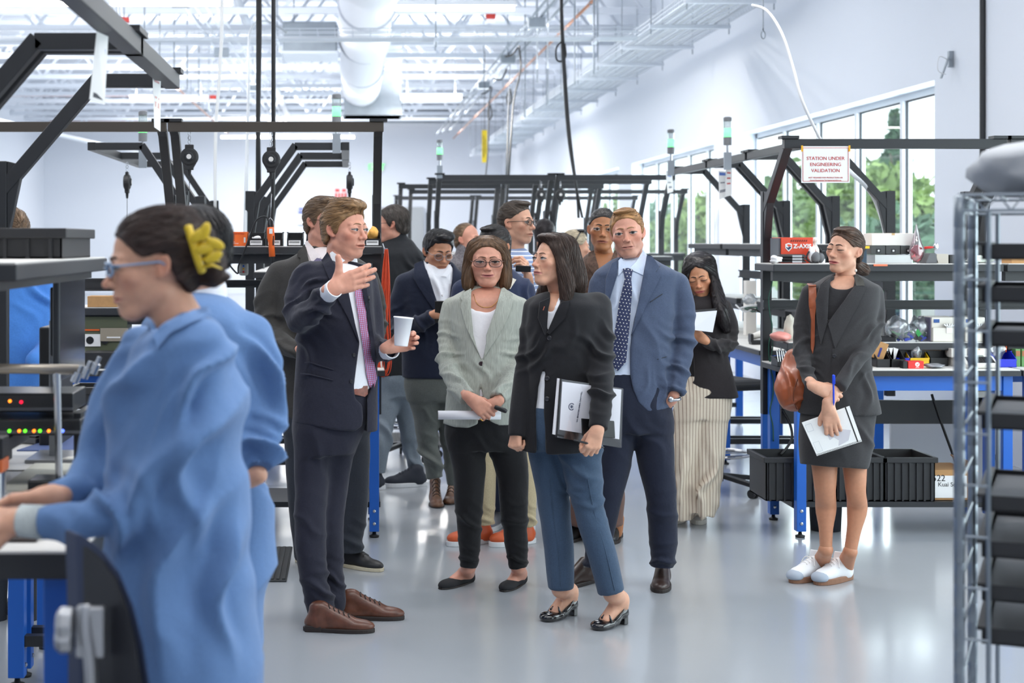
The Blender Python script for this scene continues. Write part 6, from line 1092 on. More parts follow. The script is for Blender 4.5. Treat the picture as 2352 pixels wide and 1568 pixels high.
gear('small black counter box with amber dial on the nearest bench', -.88, -.77, 4.30, 4.42, .957, .995, [(.7, .6, 'amber')], 'counter_box'); m = MB(); m.tube([(-.90, 4.92, .966), (-.88, 4.93, .966), (-.79, 4.97, .966), (-.775, 4.975, .966)], [.004, .009, .009, .004], 10); solo('marker', 'clear white marker lying in front of the blue mat', 'pen', m, WPL, smooth=True)
m = MB(); m.bx(-.98, -.66, 4.36, 4.90, .9555, .9585); solo('document_sheet', 'pale printed sheet on the nearest bench', 'paper', m, mat('sheet_pale', (206, 206, 196), rough=.8)); c = v3((-.80, 6.05, .955)); t = thing('barcode_scanner', 'grey handheld scanner on the bench beside the worker in glasses', 'scanner', c); m = MB(); m.tube([c+v3((0, 0, .01)), c+v3((.0, .02, .08)), c+v3((.03, .0, .15)), c+v3((.07, -.03, .165))], [.03, .022, .03, .036], 12); obj('body', m, WPL, t, smooth=True); m = MB(); m.ball(c+v3((.075, -.04, .15)), .022, 10, 8); obj('window', m, BLK, t)
m = MB(); m.bx(-.85, -.72, 3.62, 3.70, .956, .966); solo('small_tray', 'dark flat tray at the near corner of the nearest bench', 'tray', m, mat('tray_brown', (58, 50, 48), rough=.5), bevel=.004)
carton('white-labelled box on the low shelf of the nearest bench', (-.68, 4.4, .302), .1, .16, .1, mat('tote_black', (34, 35, 38)), seam_=False); 
# --- chrome wire rack at the right edge
chrome = mat('chrome', (140, 148, 156), rough=.3, metal=.85); A = v3((1.372, 3.52, 0)); dv = v3((.42, .91, 0)).normalized(); dw = v3((.91, -.42, 0)).normalized(); D_, W_ = .52, .75; t = thing('wire_rack', 'chrome wire shelving rack with black trays at the right edge', 'rack', A); g = lambda a, b, z: A+dv*a+dw*b+v3((0, 0, z))
for a in (0, D_):
    for b in (0, W_):
        m = MB(); c = g(a, b, 0); m.lathe([(.0125, .10)]+[q_ for z in [.13+.05*k for k in range(32)] for q_ in ((.0125, z), (.0118, z+.002), (.0125, z+.004))]+[(.0125, 1.75), (.006, 1.755)], c, 12); p = obj('post', m, chrome, t, smooth=True); m = MB(); m.lathe([(.001, -.012), (.045, -.012), (.05, 0), (.045, .012), (.001, .012)], c+v3((0, 0, .05)), 18, MR(math.pi/2, 3, 'X')); m.box(c+v3((0, 0, .09)), (.05, .05, .03)); obj('caster', m, FOOT, p, bevel=.003)
for z in (.18, 1.72):
    m = MB()
    for z2 in (z, z+.035):
        for p, q in (((0, 0), (D_, 0)), ((D_, 0), (D_, W_)), ((D_, W_), (0, W_)), ((0, W_), (0, 0))): m.tube([g(*p, z2), g(*q, z2)], .004, 6)
    for (p, q) in (((0, 0), (0, W_)), ((0, 0), (D_, 0))):
        for k in range(14): a_ = g(*p, 0).lerp(g(*q, 0), k/14); b_ = g(*p, 0).lerp(g(*q, 0), (k+.5)/14); c_ = g(*p, 0).lerp(g(*q, 0), (k+1)/14); m.tube([a_+v3((0, 0, z)), b_+v3((0, 0, z+.035)), c_+v3((0, 0, z))], .0025, 5, False)
    for k in range(1, 18): m.tube([g(0, W_*k/18, z+.035), g(D_, W_*k/18, z+.035)], .0025, 5, False)
    obj('wire_shelf', m, chrome, t, kind='stuff')
for b in (.06, .30): 
    for a in (.02, D_-.02): m = MB(); m.tube([g(a, b, .2), g(a, b, 1.72)], .006, 8); obj('slide_upright', m, chrome, t)
for k in range(12): z = .30+.115*k; m = MB(); m.tube([g(0, 0, z), g(D_, 0, z)], .003, 6); m.tube([g(0, .0, z), g(0, .06, z)], .003, 6); obj('tray_runner', m, chrome, t)
tm_ = mat('tray_black', (40, 41, 44), rough=.5)
for i, y in enumerate((575, 668, 765, 945, 1125, 1225, 1320, 1415)):
    z = EYE-(y-CY)*3.7/F-.02; tt = thing('black_tray', '%s black tray counted from the top of the chrome rack' % ('first', 'second', 'third', 'fourth', 'fifth', 'sixth', 'seventh', 'lowest')[i], 'tray', g(.2, .3, z), 'black trays in the chrome rack'); m = MB(); x0, x1, y0, y1 = .03, D_-.04, .045, W_-.04
    for q in ((x0, x1, y0, y0+.006), (x0, x1, y1-.006, y1), (x0, x0+.006, y0, y1), (x1-.006, x1, y0, y1)): m.box(g((q[0]+q[1])/2, (q[2]+q[3])/2, z+.018), (q[3]-q[2], q[1]-q[0], .036), Matrix((dw, dv, v3((0, 0, 1)))).transposed())
    m.box(g((x0+x1)/2, (y0+y1)/2, z+.003), (y1-y0, x1-x0, .006), Matrix((dw, dv, v3((0, 0, 1)))).transposed()); obj('body', m, tm_, tt)
    m = MB(); m.box(g((x0+x1)/2, (y0+y1)/2, z+.018), (y1-y0-.03, x1-x0-.03, .016), Matrix((dw, dv, v3((0, 0, 1)))).transposed()); obj('liner', m, mat('tray_liner', (58, 60, 66), rough=.4), tt)
    [obj('rim', MB().box(g((x0+x1)/2, b_, z+.036), (.02, x1-x0+.02, .008), Matrix((dw, dv, v3((0, 0, 1)))).transposed()), tm_, tt) for b_ in (y0, y1)]
crumple('grey cloth cover bundled on top of the chrome rack', g(.22, .17, 1.752), (.17, .16, .07), mat('cloth_grey', (176, 180, 186), rough=.85), 'cloth_cover', 'cloth', 101, amp=.18)
# ----- cloth
def suit(name, rgb, **k): 
    a = dict(rough=.85, var=.10, vs=180, weave=.5, wr=.55, sheen=.12, spec=.25); a.update(k); return mat('cloth_'+name, rgb, **a)
WHITE = suit('white_shirt', (238, 240, 246), var=.02, sheen=.1)
BTN = mat('button_dark', (38, 38, 44), rough=.35); BTNW = mat('button_white', (225, 225, 228), rough=.35)

LEATHER = mat('brown_leather', (92, 56, 42), rough=.33, var=.25, vs=40, bump=.15, bs=160)
SOLE = mat('dark_sole', (34, 26, 24), rough=.6)
def uvmat(name, base, kind, c2, sc=1.0, ang=0.0, rough=.6):
    if name in _M: return _M[name]
    m = mat(name, base, rough=rough, weave=.3, sheen=.2); nt = m.node_tree; b = nt.nodes['Principled BSDF']; L = nt.links.new
    uv = nt.nodes.new('ShaderNodeUVMap'); mp = nt.nodes.new('ShaderNodeMapping'); mp.inputs['Rotation'].default_value[2] = ang; mp.inputs['Scale'].default_value = (sc, sc, sc); L(uv.outputs[0], mp.inputs[0])
    sp = nt.nodes.new('ShaderNodeSeparateXYZ'); L(mp.outputs[0], sp.inputs[0])
    def math_(op, a, bb=None):
        n = nt.nodes.new('ShaderNodeMath'); n.operation = op
        for i, q in enumerate((a, bb)):
            if q is None: continue
            if isinstance(q, (int, float)): n.inputs[i].default_value = q
            else: L(q, n.inputs[i])
        return n.outputs[0]
    fx = math_('FRACT', sp.outputs[0]); fy = math_('FRACT', sp.outputs[1])
    if kind == 'grid': msk = math_('MAXIMUM', math_('LESS_THAN', fx, .28), math_('LESS_THAN', fy, .28))
    elif kind == 'stripes': msk = math_('LESS_THAN', fy, .5)
    else:
        # staggered dots
        row = math_('FLOOR', sp.outputs[1]); sx = math_('FRACT', math_('ADD', sp.outputs[0], math_('MULTIPLY', row, .5)))
        dx = math_('SUBTRACT', sx, .5); dy = math_('SUBTRACT', fy, .5); msk = math_('LESS_THAN', math_('ADD', math_('MULTIPLY', dx, dx), math_('MULTIPLY', dy, dy)), .03)
    mx = nt.nodes.new('ShaderNodeMix'); mx.data_type = 'RGBA'; L(msk, mx.inputs['Factor']); mx.inputs[6].default_value = lin(base); mx.inputs[7].default_value = lin(c2); L(mx.outputs[2], b.inputs['Base Color']); return m

def man_speaking():
    Y = 6.75; r = person('man in dark navy suit and pink tie, hand raised, holding a white paper cup', 760, 1440, Y)
    sm = suit('navy_suit', (38, 39, 52))
    J = Shape().stack(Y, [(596, 745, 800, .075, .02), (612, 704, 850, .11, .01), (640, 690, 853, .13, 0), (700, 684, 858, .14, 0), (760, 680, 862, .142, 0), (850, 678, 866, .14, 0), (920, 674, 867, .145, 0), (988, 670, 867, .15, 0)])
    J.limb(Y, [(708, 640, 0, 36), (686, 690, -.05, 35), (690, 732, -.12, 34), (718, 712, -.24, 30), (752, 676, -.32, 25)], .03, cut=1)
    J.limb(Y, [(838, 650, .05, 30), (852, 730, .06, 30), (862, 800, 0, 29), (893, 806, -.16, 25)], .03, cut=1)
    J.carve([(770, 600), (797, 662), (813, 734), (824, 787), (820, 815), (811, 887), (815, 915), (831, 930), (834, 960), (828, 1012), (843, 1012), (843, 913), (857, 880), (861, 850), (853, 800), (847, 760), (841, 715), (830, 654), (835, 596)], Y-.3, Y-.03)
    J.carve([(650, 975), (673, 971), (772, 988), (815, 990), (836, 975), (836, 1030), (650, 1030)], Y-.4, Y+.4)
    folds = [(690, 690, 50, .012, -30), (715, 655, 35, .010, -25), (700, 800, 45, .006, 65), (735, 712, 35, .010, 15), (880, 800, 30, .008, 80)]
    jo, js, _ = cloth(r, 'jacket', sm, J, .007, Y, folds, .0016, 1)
    shp = Shape().stack(Y, [(600, 752, 796, .06, .02), (618, 718, 838, .085, .01), (640, 706, 840, .112, 0), (700, 704, 846, .122, 0), (760, 706, 852, .126, 0), (850, 706, 856, .126, 0), (892, 706, 856, .128, 0)])
    so, ss, _ = cloth(r, 'shirt', WHITE, shp, .007, Y, [], .001, 2)
    neckband(r, Y, (784, 650, .01, 42), (783, 590, .045, 37), WHITE)
    cuff(r, Y, (748, 679, -.31, 22), (768, 662, -.36, 21.5), WHITE)
    cuff(r, Y, (888, 806, -.145, 21.5), (900, 802, -.185, 21), WHITE)
    T = Shape().stack(Y, [(880, 684, 858, .125, 0), (930, 676, 856, .13, 0), (985, 674, 838, .135, 0), (1040, 690, 815, .12, 0)])
    T.limb(Y, [(722, 990, .0, 48), (716, 1100, -.02, 40), (712, 1190, -.05, 37), (716, 1290, -.05, 35), (735, 1385, -.02, 33), (738, 1398, -.02, 33)], .03, 1.05)
    T.limb(Y, [(775, 1000, .05, 48), (766, 1100, .06, 36), (757, 1190, .05, 34), (757, 1290, .08, 32), (765, 1350, .1, 29), (768, 1385, .1, 28)], .03, 1.05)
    cloth(r, 'trousers', sm, T, .0075, Y, [(735, 1350, 45, .007, 15), (765, 1330, 40, .007, 10), (712, 1200, 50, .004, 20), (740, 1050, 60, .003, 60)], .0018, 3)
    patch('lapel', js, [(738, 598), (752, 578), (768, 606), (782, 640), (800, 668), (814, 735), (824, 786), (800, 730), (778, 690), (770, 668), (778, 662), (756, 640)], sm, r, .006, .005)
    patch('lapel', js, [(834, 628), (840, 650), (850, 715), (858, 770), (864, 835), (856, 825), (848, 765), (840, 700), (829, 654)], sm, r, .006, .005)
    patch('collar', ss, [(757, 581), (763, 577), (793, 598), (772, 612), (762, 600)], WHITE, r, .006, .004, 5)
    tm = uvmat('tie_pink_check', (168, 160, 206), 'grid', (178, 62, 96), 22, .12)
    patch('tie', ss, [(812, 628), (826, 628), (832, 660), (842, 720), (846, 765), (856, 810), (866, 868), (857, 900), (848, 885), (842, 860), (834, 800), (826, 745), (816, 680)], tm, r, .012, .005, 6, bulge=.003)
    bm = mat('belt_leather', (126, 66, 48), rough=.4, var=.2, vs=60)
    b = patch('belt', Surf([nets(T, .01)]), [(808, 886), (845, 886), (845, 905), (838, 911), (808, 904)], bm, r, .006, .004, 6)
    for x, y in ((813, 815), (807, 876)): button(r, js, x, y, .0085, BTN)
    for q in ([(699, 832), (712, 831), (766, 848), (766, 850), (712, 834), (699, 835)], [(690, 857), (712, 858), (764, 872), (764, 874), (712, 861), (690, 860)]): patch('pocket_flap', js, q, sm, r, .005, .004, 8)
    h = js.hit(846, 684)[0]; mic = MB().tube([h+v3((0, -.006, .008)), h+v3((0, -.008, -.01))], .006, 8).tube([h+v3((0, -.006, -.01)), h+v3((.006, -.004, -.03)), h+v3((-.002, -.003, -.045))], .0012, 5); obj('lapel_mic', mic, BLK, r, smooth=True)
    hd = Head(792, 528, 131, Y, 50, 0, 0, (778, 640), 'rosy', age=.8, open_=.0115, h=.0029, brow=(128, 96, 66), nose=1.12, mouth=.5, stubble=.08, iris=(66, 78, 92), gaze=(8, 0), bt=.75).build()
    V, Q, _ = hand(P(762, 662, Y-.345), (1, .06, .36), (-.10, -1, -.1), -1, .186, ((10, 14, 10), (6, 12, 8), (8, 14, 10), (14, 20, 12)), (3, 0, -4, -10), (50, -4, -18), P(756, 670, Y-.335), rs=1.2); hd.add_skin(V, Q)
    V, Q, _ = hand(P(893, 797, Y-.19), (.80, .42, .20), (-.42, .9, -.1), 1, .172, ((46, 66, 40), (44, 66, 40), (44, 64, 40), (46, 64, 40)), (8, 2, -3, -9), (84, 62, -4), P(880, 806, Y-.12)); hd.add_skin(V, Q)
    hd.body(r); hd.eyes(r); hd.brows(r)
    hd.hair(r, hairmat('sandy', (130, 100, 68)), [(-.5, .36), (-.38, .33), (-.30, .27), (-.2, .17), (-.12, .10), (-.08, -.02), (-.02, -.08), (.04, .08), (.10, .05), (.16, -.16), (.3, -.26), (.6, -.30)], .035, bumps=[((0, -.22, .42), (.25, .20, .11)), ((.05, .05, .47), (.26, .3, .1))], groove=.016, st=(20, 5, 22))
    up = LEATHER
    shoe(r, P(699, 1447, 6.66)*1, 82, .295, up, SOLE, W=.088); shoe(r, (P(772, 1420, 6.86).x, 6.88, 0), 84, .295, up, SOLE, W=.088)
    # paper cup, held
    cp = MB(); c = P(921, 794, Y-.27); k = (Y-.27)/F; hgt = 63*k; cp.lathe([(15.2*k, 0), (15.6*k, .004), (22*k, hgt), (23.3*k, hgt+.001), (23.6*k, hgt+.004), (22.8*k, hgt+.006), (21.3*k, hgt+.002), (14.5*k, .01)], (0, 0, 0), 32, MR(.09, 3, 'Y')); cp.v = [tuple(Vector(v)+c) for v in cp.v]
    solo('paper_cup', 'white paper cup held by the man in the pink tie', 'cup', cp, mat('paper_white', (236, 236, 240), rough=.7), smooth=True)
man_speaking()
def woman_light():
    Y = 7.45; r = person('woman in pale grey-green linen blazer and glasses, holding a rolled paper in clasped hands', 1118, 1350, Y)
    lm = suit('linen', (166, 169, 160), var=.16, vs=60, stretch=(4, 4, .35), wr=.3); bk = suit('black_trousers', (22, 22, 25), sheen=.15)
    R = [(655, 1088, 1152, .06, .02), (668, 1066, 1172, .09, .01), (690, 1034, 1202, .12, 0), (740, 1031, 1202, .128, 0), (800, 1038, 1190, .125, 0), (850, 1038, 1186, .125, 0), (910, 1024, 1193, .135, 0), (985, 1016, 1186, .14, 0)]
    J = Shape().stack(Y, R).limb(Y, [(1034, 704, 0, 19), (1023, 765, 0, 18), (1023, 824, -.05, 21), (1046, 880, -.14, 23), (1074, 914, -.2, 23)], .02, cut=1).limb(Y, [(1198, 704, 0, 19), (1198, 765, 0, 18), (1188, 825, -.05, 21), (1162, 885, -.14, 21), (1142, 914, -.2, 21)], .02, cut=1)
    J.carve([(1084, 650), (1082, 695), (1088, 770), (1098, 801), (1107, 824), (1116, 779), (1116, 768), (1137, 711), (1154, 662), (1150, 645)], Y-.3, Y-.02).carve([(1105, 846), (1107, 905), (1124, 968), (1132, 992), (1092, 992), (1098, 970), (1103, 905)], Y-.3, Y-.02)
    J.carve([(1000, 985), (1019, 973), (1045, 982), (1075, 982), (1096, 974), (1124, 968), (1145, 978), (1181, 978), (1200, 970), (1200, 1010), (1000, 1010)], Y-.4, Y+.4)
    jo, js, _ = cloth(r, 'blazer', lm, J, .007, Y, [(1020, 815, 28, .014, -15), (1045, 870, 28, .010, 30), (1190, 815, 28, .012, 15), (1150, 895, 26, .009, -35), (1022, 765, 22, .006, 10), (1110, 860, 40, .004, 70)], .0018, 1)
    top = Shape().stack(Y, R, inset=.016).carve([(1060, 640), (1081, 706), (1095, 713), (1117, 717), (1130, 714), (1141, 706), (1175, 640)], Y-.3, Y+.3); cloth(r, 'top', suit('white_top', (236, 234, 238), var=.02), top, .008, Y, [], .001)
    patch('lapel', js, [(1082, 662), (1064, 672), (1056, 683), (1062, 690), (1058, 705), (1070, 750), (1100, 812), (1105, 824), (1096, 800), (1087, 768), (1082, 720)], lm, r, .006, .006)
    patch('lapel', js, [(1152, 662), (1158, 660), (1178, 676), (1176, 687), (1180, 692), (1168, 725), (1150, 762), (1125, 800), (1110, 824), (1117, 790), (1117, 770), (1138, 712)], lm, r, .006, .006)
    seam(r, js, [(1167, 691), (1177, 688)], .0013, BLK); seam(r, js, [(1056, 683), (1064, 689)], .0013, BLK); seam(r, js, [(1110, 828), (1108, 850), (1107, 905)], .0018, lm)
    button(r, js, 1105, 835, .011, mat('button_plum', (46, 28, 36), rough=.3))
    T = Shape().stack(Y, [(900, 1030, 1188, .12, 0), (985, 1020, 1184, .13, 0), (1030, 1030, 1204, .11, 0)]).limb(Y, [(1068, 1005, 0, 44), (1078, 1091, 0, 37), (1077, 1172, -.02, 32), (1079, 1252, 0, 25), (1076, 1303, 0, 20)], .02, 1.05, cut=1).limb(Y, [(1160, 1005, 0, 44), (1177, 1091, 0, 37), (1181, 1172, -.02, 32), (1186, 1252, 0, 26), (1190, 1303, 0, 22)], .02, 1.05, cut=1)
    cloth(r, 'trousers', bk, T, .0075, Y, [(1076, 1200, 40, .006, 20), (1185, 1200, 40, .006, -15), (1190, 1285, 25, .007, 0), (1075, 1285, 25, .007, 0), (1110, 1020, 40, .004, 30)], .0018, 3)
    hd = Head(1118, 601, 112, Y, 3, 0, 0, (1118, 680), 'rosy', True, age=.7, full=.5, wide=1.13, open_=.017, brow=(118, 86, 70), smile=.5, iris=(74, 58, 52), lip=(172, 96, 100)).build(); skin_stack(hd, Y, R, .024)
    V, Q, _ = hand(P(1081, 915, Y-.235), (.75, -.05, -.60), (-.1, -1, .25), -1, .172, ((30, 34, 20), (32, 36, 20), (34, 38, 20), (36, 40, 20)), (4, 1, -3, -7), (25, 30, 15), P(1066, 904, Y-.205), rs=1.1); hd.add_skin(V, Q)
    V, Q, _ = hand(P(1140, 925, Y-.215), (-.72, -.02, -.5), (.1, -1, .2), 1, .165, ((48, 60, 30),)*4, (6, 2, -2, -6), (30, 40, 20), P(1152, 905, Y-.18), rs=1.1); hd.add_skin(V, Q)
    for ax, ay, hx, hy, an in ((1076, 1302, 1085, 7.62, -38), (1190, 1302, 1203, 7.60, -24)):
        s_, g = shoe(r, (P(hx, 1340, hy).x, hy, 0), an, .245, mat('black_suede', (26, 26, 30), rough=.85), SOLE, 'flat', W=.085); foot_skin(hd, Y, (ax, ay, .02, 15), g)
    hd.body(r); hd.eyes(r); hd.brows(r, -.005); hd.glasses(r, (74, 46, 40), .112, .086, .0075, cyz=-.022, round_=2.4)
    hd.hair(r, hairmat('brown_bob', (92, 68, 48)), FEM, .04, limbs=[([(1088, 566, .0, 14), (1080, 600, .01, 15), (1076, 635, .0, 16), (1075, 655, -.01, 13)], 1.3), ([(1150, 566, 0, 14), (1160, 600, .01, 14), (1161, 635, 0, 15), (1160, 653, -.01, 13)], 1.3), ([(1118, 600, .1, 38), (1118, 645, .09, 36)], .8)], facecut=[((0, -.36, -.16), (.305, .37, .44))], bumps=[((0, .05, .45), (.26, .30, .07))], flow='part', groove=.010, st=(24, 24, 5), sl=.35)
    gold = mat('gold', (212, 160, 84), rough=.25, metal=1)
    ch = Surf(hd.parts); seam(r, ch, [(1088, 676), (1092, 690), (1098, 699), (1109, 705), (1120, 705.5), (1130, 703), (1142, 692), (1148, 680)], .0014, gold, 'necklace', .003)
    for x, y in ((1084, 638), (1154, 636)): mb = MB(); mb.ball(P(x, y, Y-.02), .007, 10, 8, (1, 1, 1.5)); obj('earring', mb, mat('turquoise', (96, 160, 156), rough=.2), r, smooth=True)
    mb = MB(); a = math.radians(35); mb.lathe([(.0095, -.0025), (.0105, 0), (.0095, .0025)], P(1106, 964, Y-.265), 14, MR(a, 3, 'Y')); obj('ring', mb, gold, r, smooth=True)
    mb = MB(); Yp = Y-.2
    for i in range(3): mb.lathe([(.018-.003*i, 0), (.0205-.0025*i, 0), (.0205-.0025*i, .29), (.018-.003*i, .29)], P(1006, 953, Yp), 24, MR(math.pi/2, 3, 'Y'))
    solo('paper_roll', 'rolled white paper in the hands of the woman in pale blazer', 'paper', mb, mat('paper', (240, 240, 245), rough=.8), smooth=True)
    mb = MB(); mb.tube([P(1136, 934, Y-.245), P(1141, 936, Y-.245), P(1160, 943, Y-.24), P(1164, 945, Y-.24)], [.008, .011, .011, .008], 10); solo('marker_pen', 'black marker pen poking out beside the hands of the woman in pale blazer', 'pen', mb, BLK, smooth=True)
woman_light()

def woman_black():
    Y = 6.75; r = person('woman in black jacket and blue-grey trousers, looking up to the left, folder under arm', 1300, 1440, Y)
    bm = suit('black_wool', (27, 27, 31), wr=.3); tm = suit('slate_trousers', (58, 76, 98))
    R = [(668, 1246, 1326, .065, .03), (682, 1226, 1366, .10, .01), (705, 1210, 1388, .13, 0), (760, 1205, 1385, .135, 0), (830, 1206, 1362, .13, 0), (900, 1205, 1360, .135, 0), (960, 1199, 1360, .14, 0), (1032, 1190, 1364, .145, 0)]
    J = Shape().stack(Y, R).limb(Y, [(1224, 708, .02, 24), (1212, 790, .03, 24), (1204, 870, .0, 24), (1192, 950, -.05, 22), (1186, 1002, -.08, 19)], .02, cut=1).limb(Y, [(1372, 702, 0, 32), (1376, 770, -.03, 33), (1379, 850, -.10, 31), (1382, 910, -.19, 28), (1374, 985, -.27, 23)], .03, cut=1)
    J.carve([(1264, 686), (1259, 707), (1256, 766), (1277, 717), (1288, 696), (1280, 670)], Y-.3, Y-.02).carve([(1262, 640), (1262, 696), (1288, 700), (1294, 640)], Y-.3, Y+.03).carve([(1251, 842), (1236, 889), (1230, 941), (1231, 1040), (1256, 1040), (1250, 948), (1250, 859)], Y-.3, Y-.02)
    jo, js, _ = cloth(r, 'jacket', bm, J, .007, Y, [(1380, 800, 45, .012, 25), (1382, 900, 40, .012, -10), (1210, 800, 40, .01, -40), (1240, 820, 40, .007, -50), (1290, 780, 50, .004, -60)], .0018, 4)
    patch('lapel', js, [(1262, 684), (1240, 694), (1236, 730), (1252, 770), (1256, 764), (1259, 708)], bm, r, .006, .006); patch('lapel', js, [(1290, 694), (1310, 690), (1298, 730), (1262, 768), (1257, 764), (1277, 717)], bm, r, .006, .006)
    W_ = Shape().stack(Y, [q for q in R if q[0] < 950]+[(952, 1202, 1358, .138, 0)], inset=.017).carve([(1240, 640), (1258, 714), (1270, 716), (1300, 640)], Y-.3, Y); cloth(r, 'top', WHITE, W_, .008, Y, [], .001)
    for x, y in ((1261.5, 776), (1256.5, 868.5), (1256.5, 916)): button(r, js, x, y, .0105, BTN)
    h = js.hit(1249.5, 708); mb = MB(); c = h[0]-v3((0, .008, 0)); mb.box(c, (.007, .002, .017), MR(.35, 3, 'Y')); obj('lapel_pin', mb, mat('pin_copper', (214, 120, 92), rough=.4, metal=.5), r)
    T = Shape().stack(Y, [(930, 1206, 1358, .125, 0), (985, 1202, 1372, .135, 0), (1030, 1210, 1382, .12, 0)]).limb(Y, [(1256, 1025, .05, 46), (1268, 1111, .05, 40), (1276, 1192, .05, 36), (1285, 1272, .06, 33), (1289, 1351, .06, 29)], .02, 1.05, cut=1).limb(Y, [(1330, 1025, -.02, 52), (1343, 1111, -.05, 43), (1354, 1171, -.06, 35), (1383, 1272, -.08, 33), (1405, 1360, -.08, 31)], .02, 1.05, cut=1)
    to, ts, _ = cloth(r, 'trousers', tm, T, .0075, Y, [(1330, 1070, 60, .007, 40), (1300, 1110, 40, .005, 60), (1370, 1150, 40, .005, -20)], .0018, 5)
    seam(r, ts, [(1350, 1100), (1366, 1180), (1392, 1270), (1412, 1356)], .0018, tm, 'crease', .001); seam(r, ts, [(1262, 1100), (1272, 1190), (1283, 1270), (1288, 1346)], .0018, tm, 'crease', .001)
    hd = Head(1272, 600, 118, Y, -54, 9, 0, (1292, 690), 'fair', True, age=1.0, open_=.017, brow=(120, 92, 76), iris=(84, 96, 104), lip=(170, 92, 96), full=.35, gaze=(0, 8), nr=.205).build(); skin_stack(hd, Y, R, .024)
    V, Q, _ = hand(P(1373, 984, Y-.275), (-.30, -.05, -1), (.15, -1, 0), 1, .160, ((42, 62, 40), (38, 60, 36), (36, 58, 36), (34, 58, 36)), (7, 2, -3, -8), (14, 44, 20), P(1376, 968, Y-.26), rs=1.1); hd.add_skin(V, Q)
    V, Q, _ = hand(P(1187, 984, Y-.08), (-.15, -.1, -1), (-.7, -.7, 0), 1, .150, ((78, 85, 45), (75, 85, 45), (72, 80, 40), (70, 80, 40)), (4, 1, -2, -5), (8, 36, 10), P(1190, 968, Y-.06)); hd.add_skin(V, Q)
    pm = mat('black_patent', (16, 16, 20), rough=.12, coat=.6); pump(r, hd, Y, (1246, 1428), (1318, 1412), (1288, 1352, .06, 22), pm); pump(r, hd, Y, (1364, 1448), (1434, 1432), (1408, 1362, -.07, 23), pm)
    hd.body(r); hd.eyes(r); hd.brows(r)
    hd.hair(r, hairmat('dark_brown', (58, 44, 38)), FEM, .05, limbs=[([(1294, 572, 0, 34), (1308, 610, .02, 32), (1318, 642, .02, 30), (1320, 664, .02, 24)], 1.15), ([(1278, 572, -.05, 14), (1291, 615, -.07, 16), (1302, 655, -.08, 18), (1300, 688, -.09, 13)], 1.0), ([(1262, 640, .12, 14), (1244, 676, .12, 13), (1240, 690, .11, 8)], 1.0)], facecut=[((-.02, -.39, -.1), (.34, .36, .46)), ((.2, -.32, -.25), (.16, .3, .42))], bumps=[((0, -.08, .43), (.28, .34, .10))], flow=(.25, .35, -1), groove=.014, st=(20, 20, 5), sl=.4, ns=2000)
    # folder, phone and pen
    TL, TR, BR, BL = P(1284, 869, Y-.21), P(1426, 891, Y-.10), P(1422, 1027, Y-.10), P(1274, 1003, Y-.21); nv = (TR-TL).cross(BL-TL).normalized()
    if nv.y > 0: nv = -nv
    f = thing('document_folder', 'black folder with a white cover sheet under the arm of the woman in black', 'folder', BL); B = lambda u, v, d=0: TL.lerp(TR, u).lerp(BL.lerp(BR, u), v)+nv*d
    mb = MB(); mb.prism([B(0, 0), B(1, 0), B(1, 1), B(0, 1)], nv*.018); obj('cover', mb, BLK, f, bevel=.003)
    mb = MB(); mb.prism([B(.02, .04, .0185), B(.97, .02, .0185), B(.96, .86, .0185), B(.03, .86, .0185)], nv*.0012); obj('cover_sheet', mb, mat('paper', (240, 240, 245)), f)
    mb = MB(); mb.add([B(.0, .0, .0215), B(1, 0, .0215), B(1, 1, .0215), B(0, 1, .0215)], [(0, 1, 2, 3)]); obj('clear_sleeve', mb, glassmat('clear_plastic', (250, 250, 252), .1, .08), f)
    mb = MB(); mb.prism([B(-.02, .0, -.006), B(.0, .0, -.006), B(.0, .96, -.006), B(-.03, .96, -.006)], nv*.012); obj('page_edges', mb, mat('paper', (240, 240, 245)), f)
    ink = mat('ink_navy', (44, 54, 84), rough=.8); x_ = (TR-TL).normalized(); z_ = -nv.cross(x_); z_ = z_ if z_.z > 0 else -z_; M3 = Matrix((x_, z_, nv)).transposed(); mb = MB(); c = B(.19, .44, .0201)
    ringm = lambda r0, r1: mb.add([c+M3 @ v3((rr*math.cos(t*math.pi/12), rr*math.sin(t*math.pi/12), 0)) for t in range(24) for rr in (r0, r1)], [(2*i, 2*i+1, (2*i+3) % 48, (2*i+2) % 48) for i in range(24)])
    ringm(.0115, .0155); ringm(.0, .0062); ringm(.0082, .0092); obj('seal', mb, ink, f)
    T2 = M3 @ MR(math.pi/2, 3, 'Z'); text('lettering', 'U.S. SENATOR MARIA CANTWELL', .0085, B(.31, .42, .0208), T2, ink, f)
    ph = MB(); c0 = P(1334, 960, Y-.235); c1 = P(1409, 966, Y-.165); c2 = P(1411, 1006, Y-.165); c3 = P(1336, 1000, Y-.235); ph.prism([c0, c1, c2, c3], nv*.009); solo('phone', 'black phone pressed against the folder by the woman in black', 'phone', ph, mat('phone_black', (20, 20, 23), rough=.3), bevel=.003)
    pn = MB(); pn.tube([P(1318, 1011, Y-.30), P(1330, 1013, Y-.30), P(1378, 1025, Y-.27), P(1388, 1028, Y-.27)], [.003, .0045, .0045, .002], 8); solo('pen', 'black pen under the fingers that hold the folder', 'pen', pn, BLK, smooth=True)
woman_black()

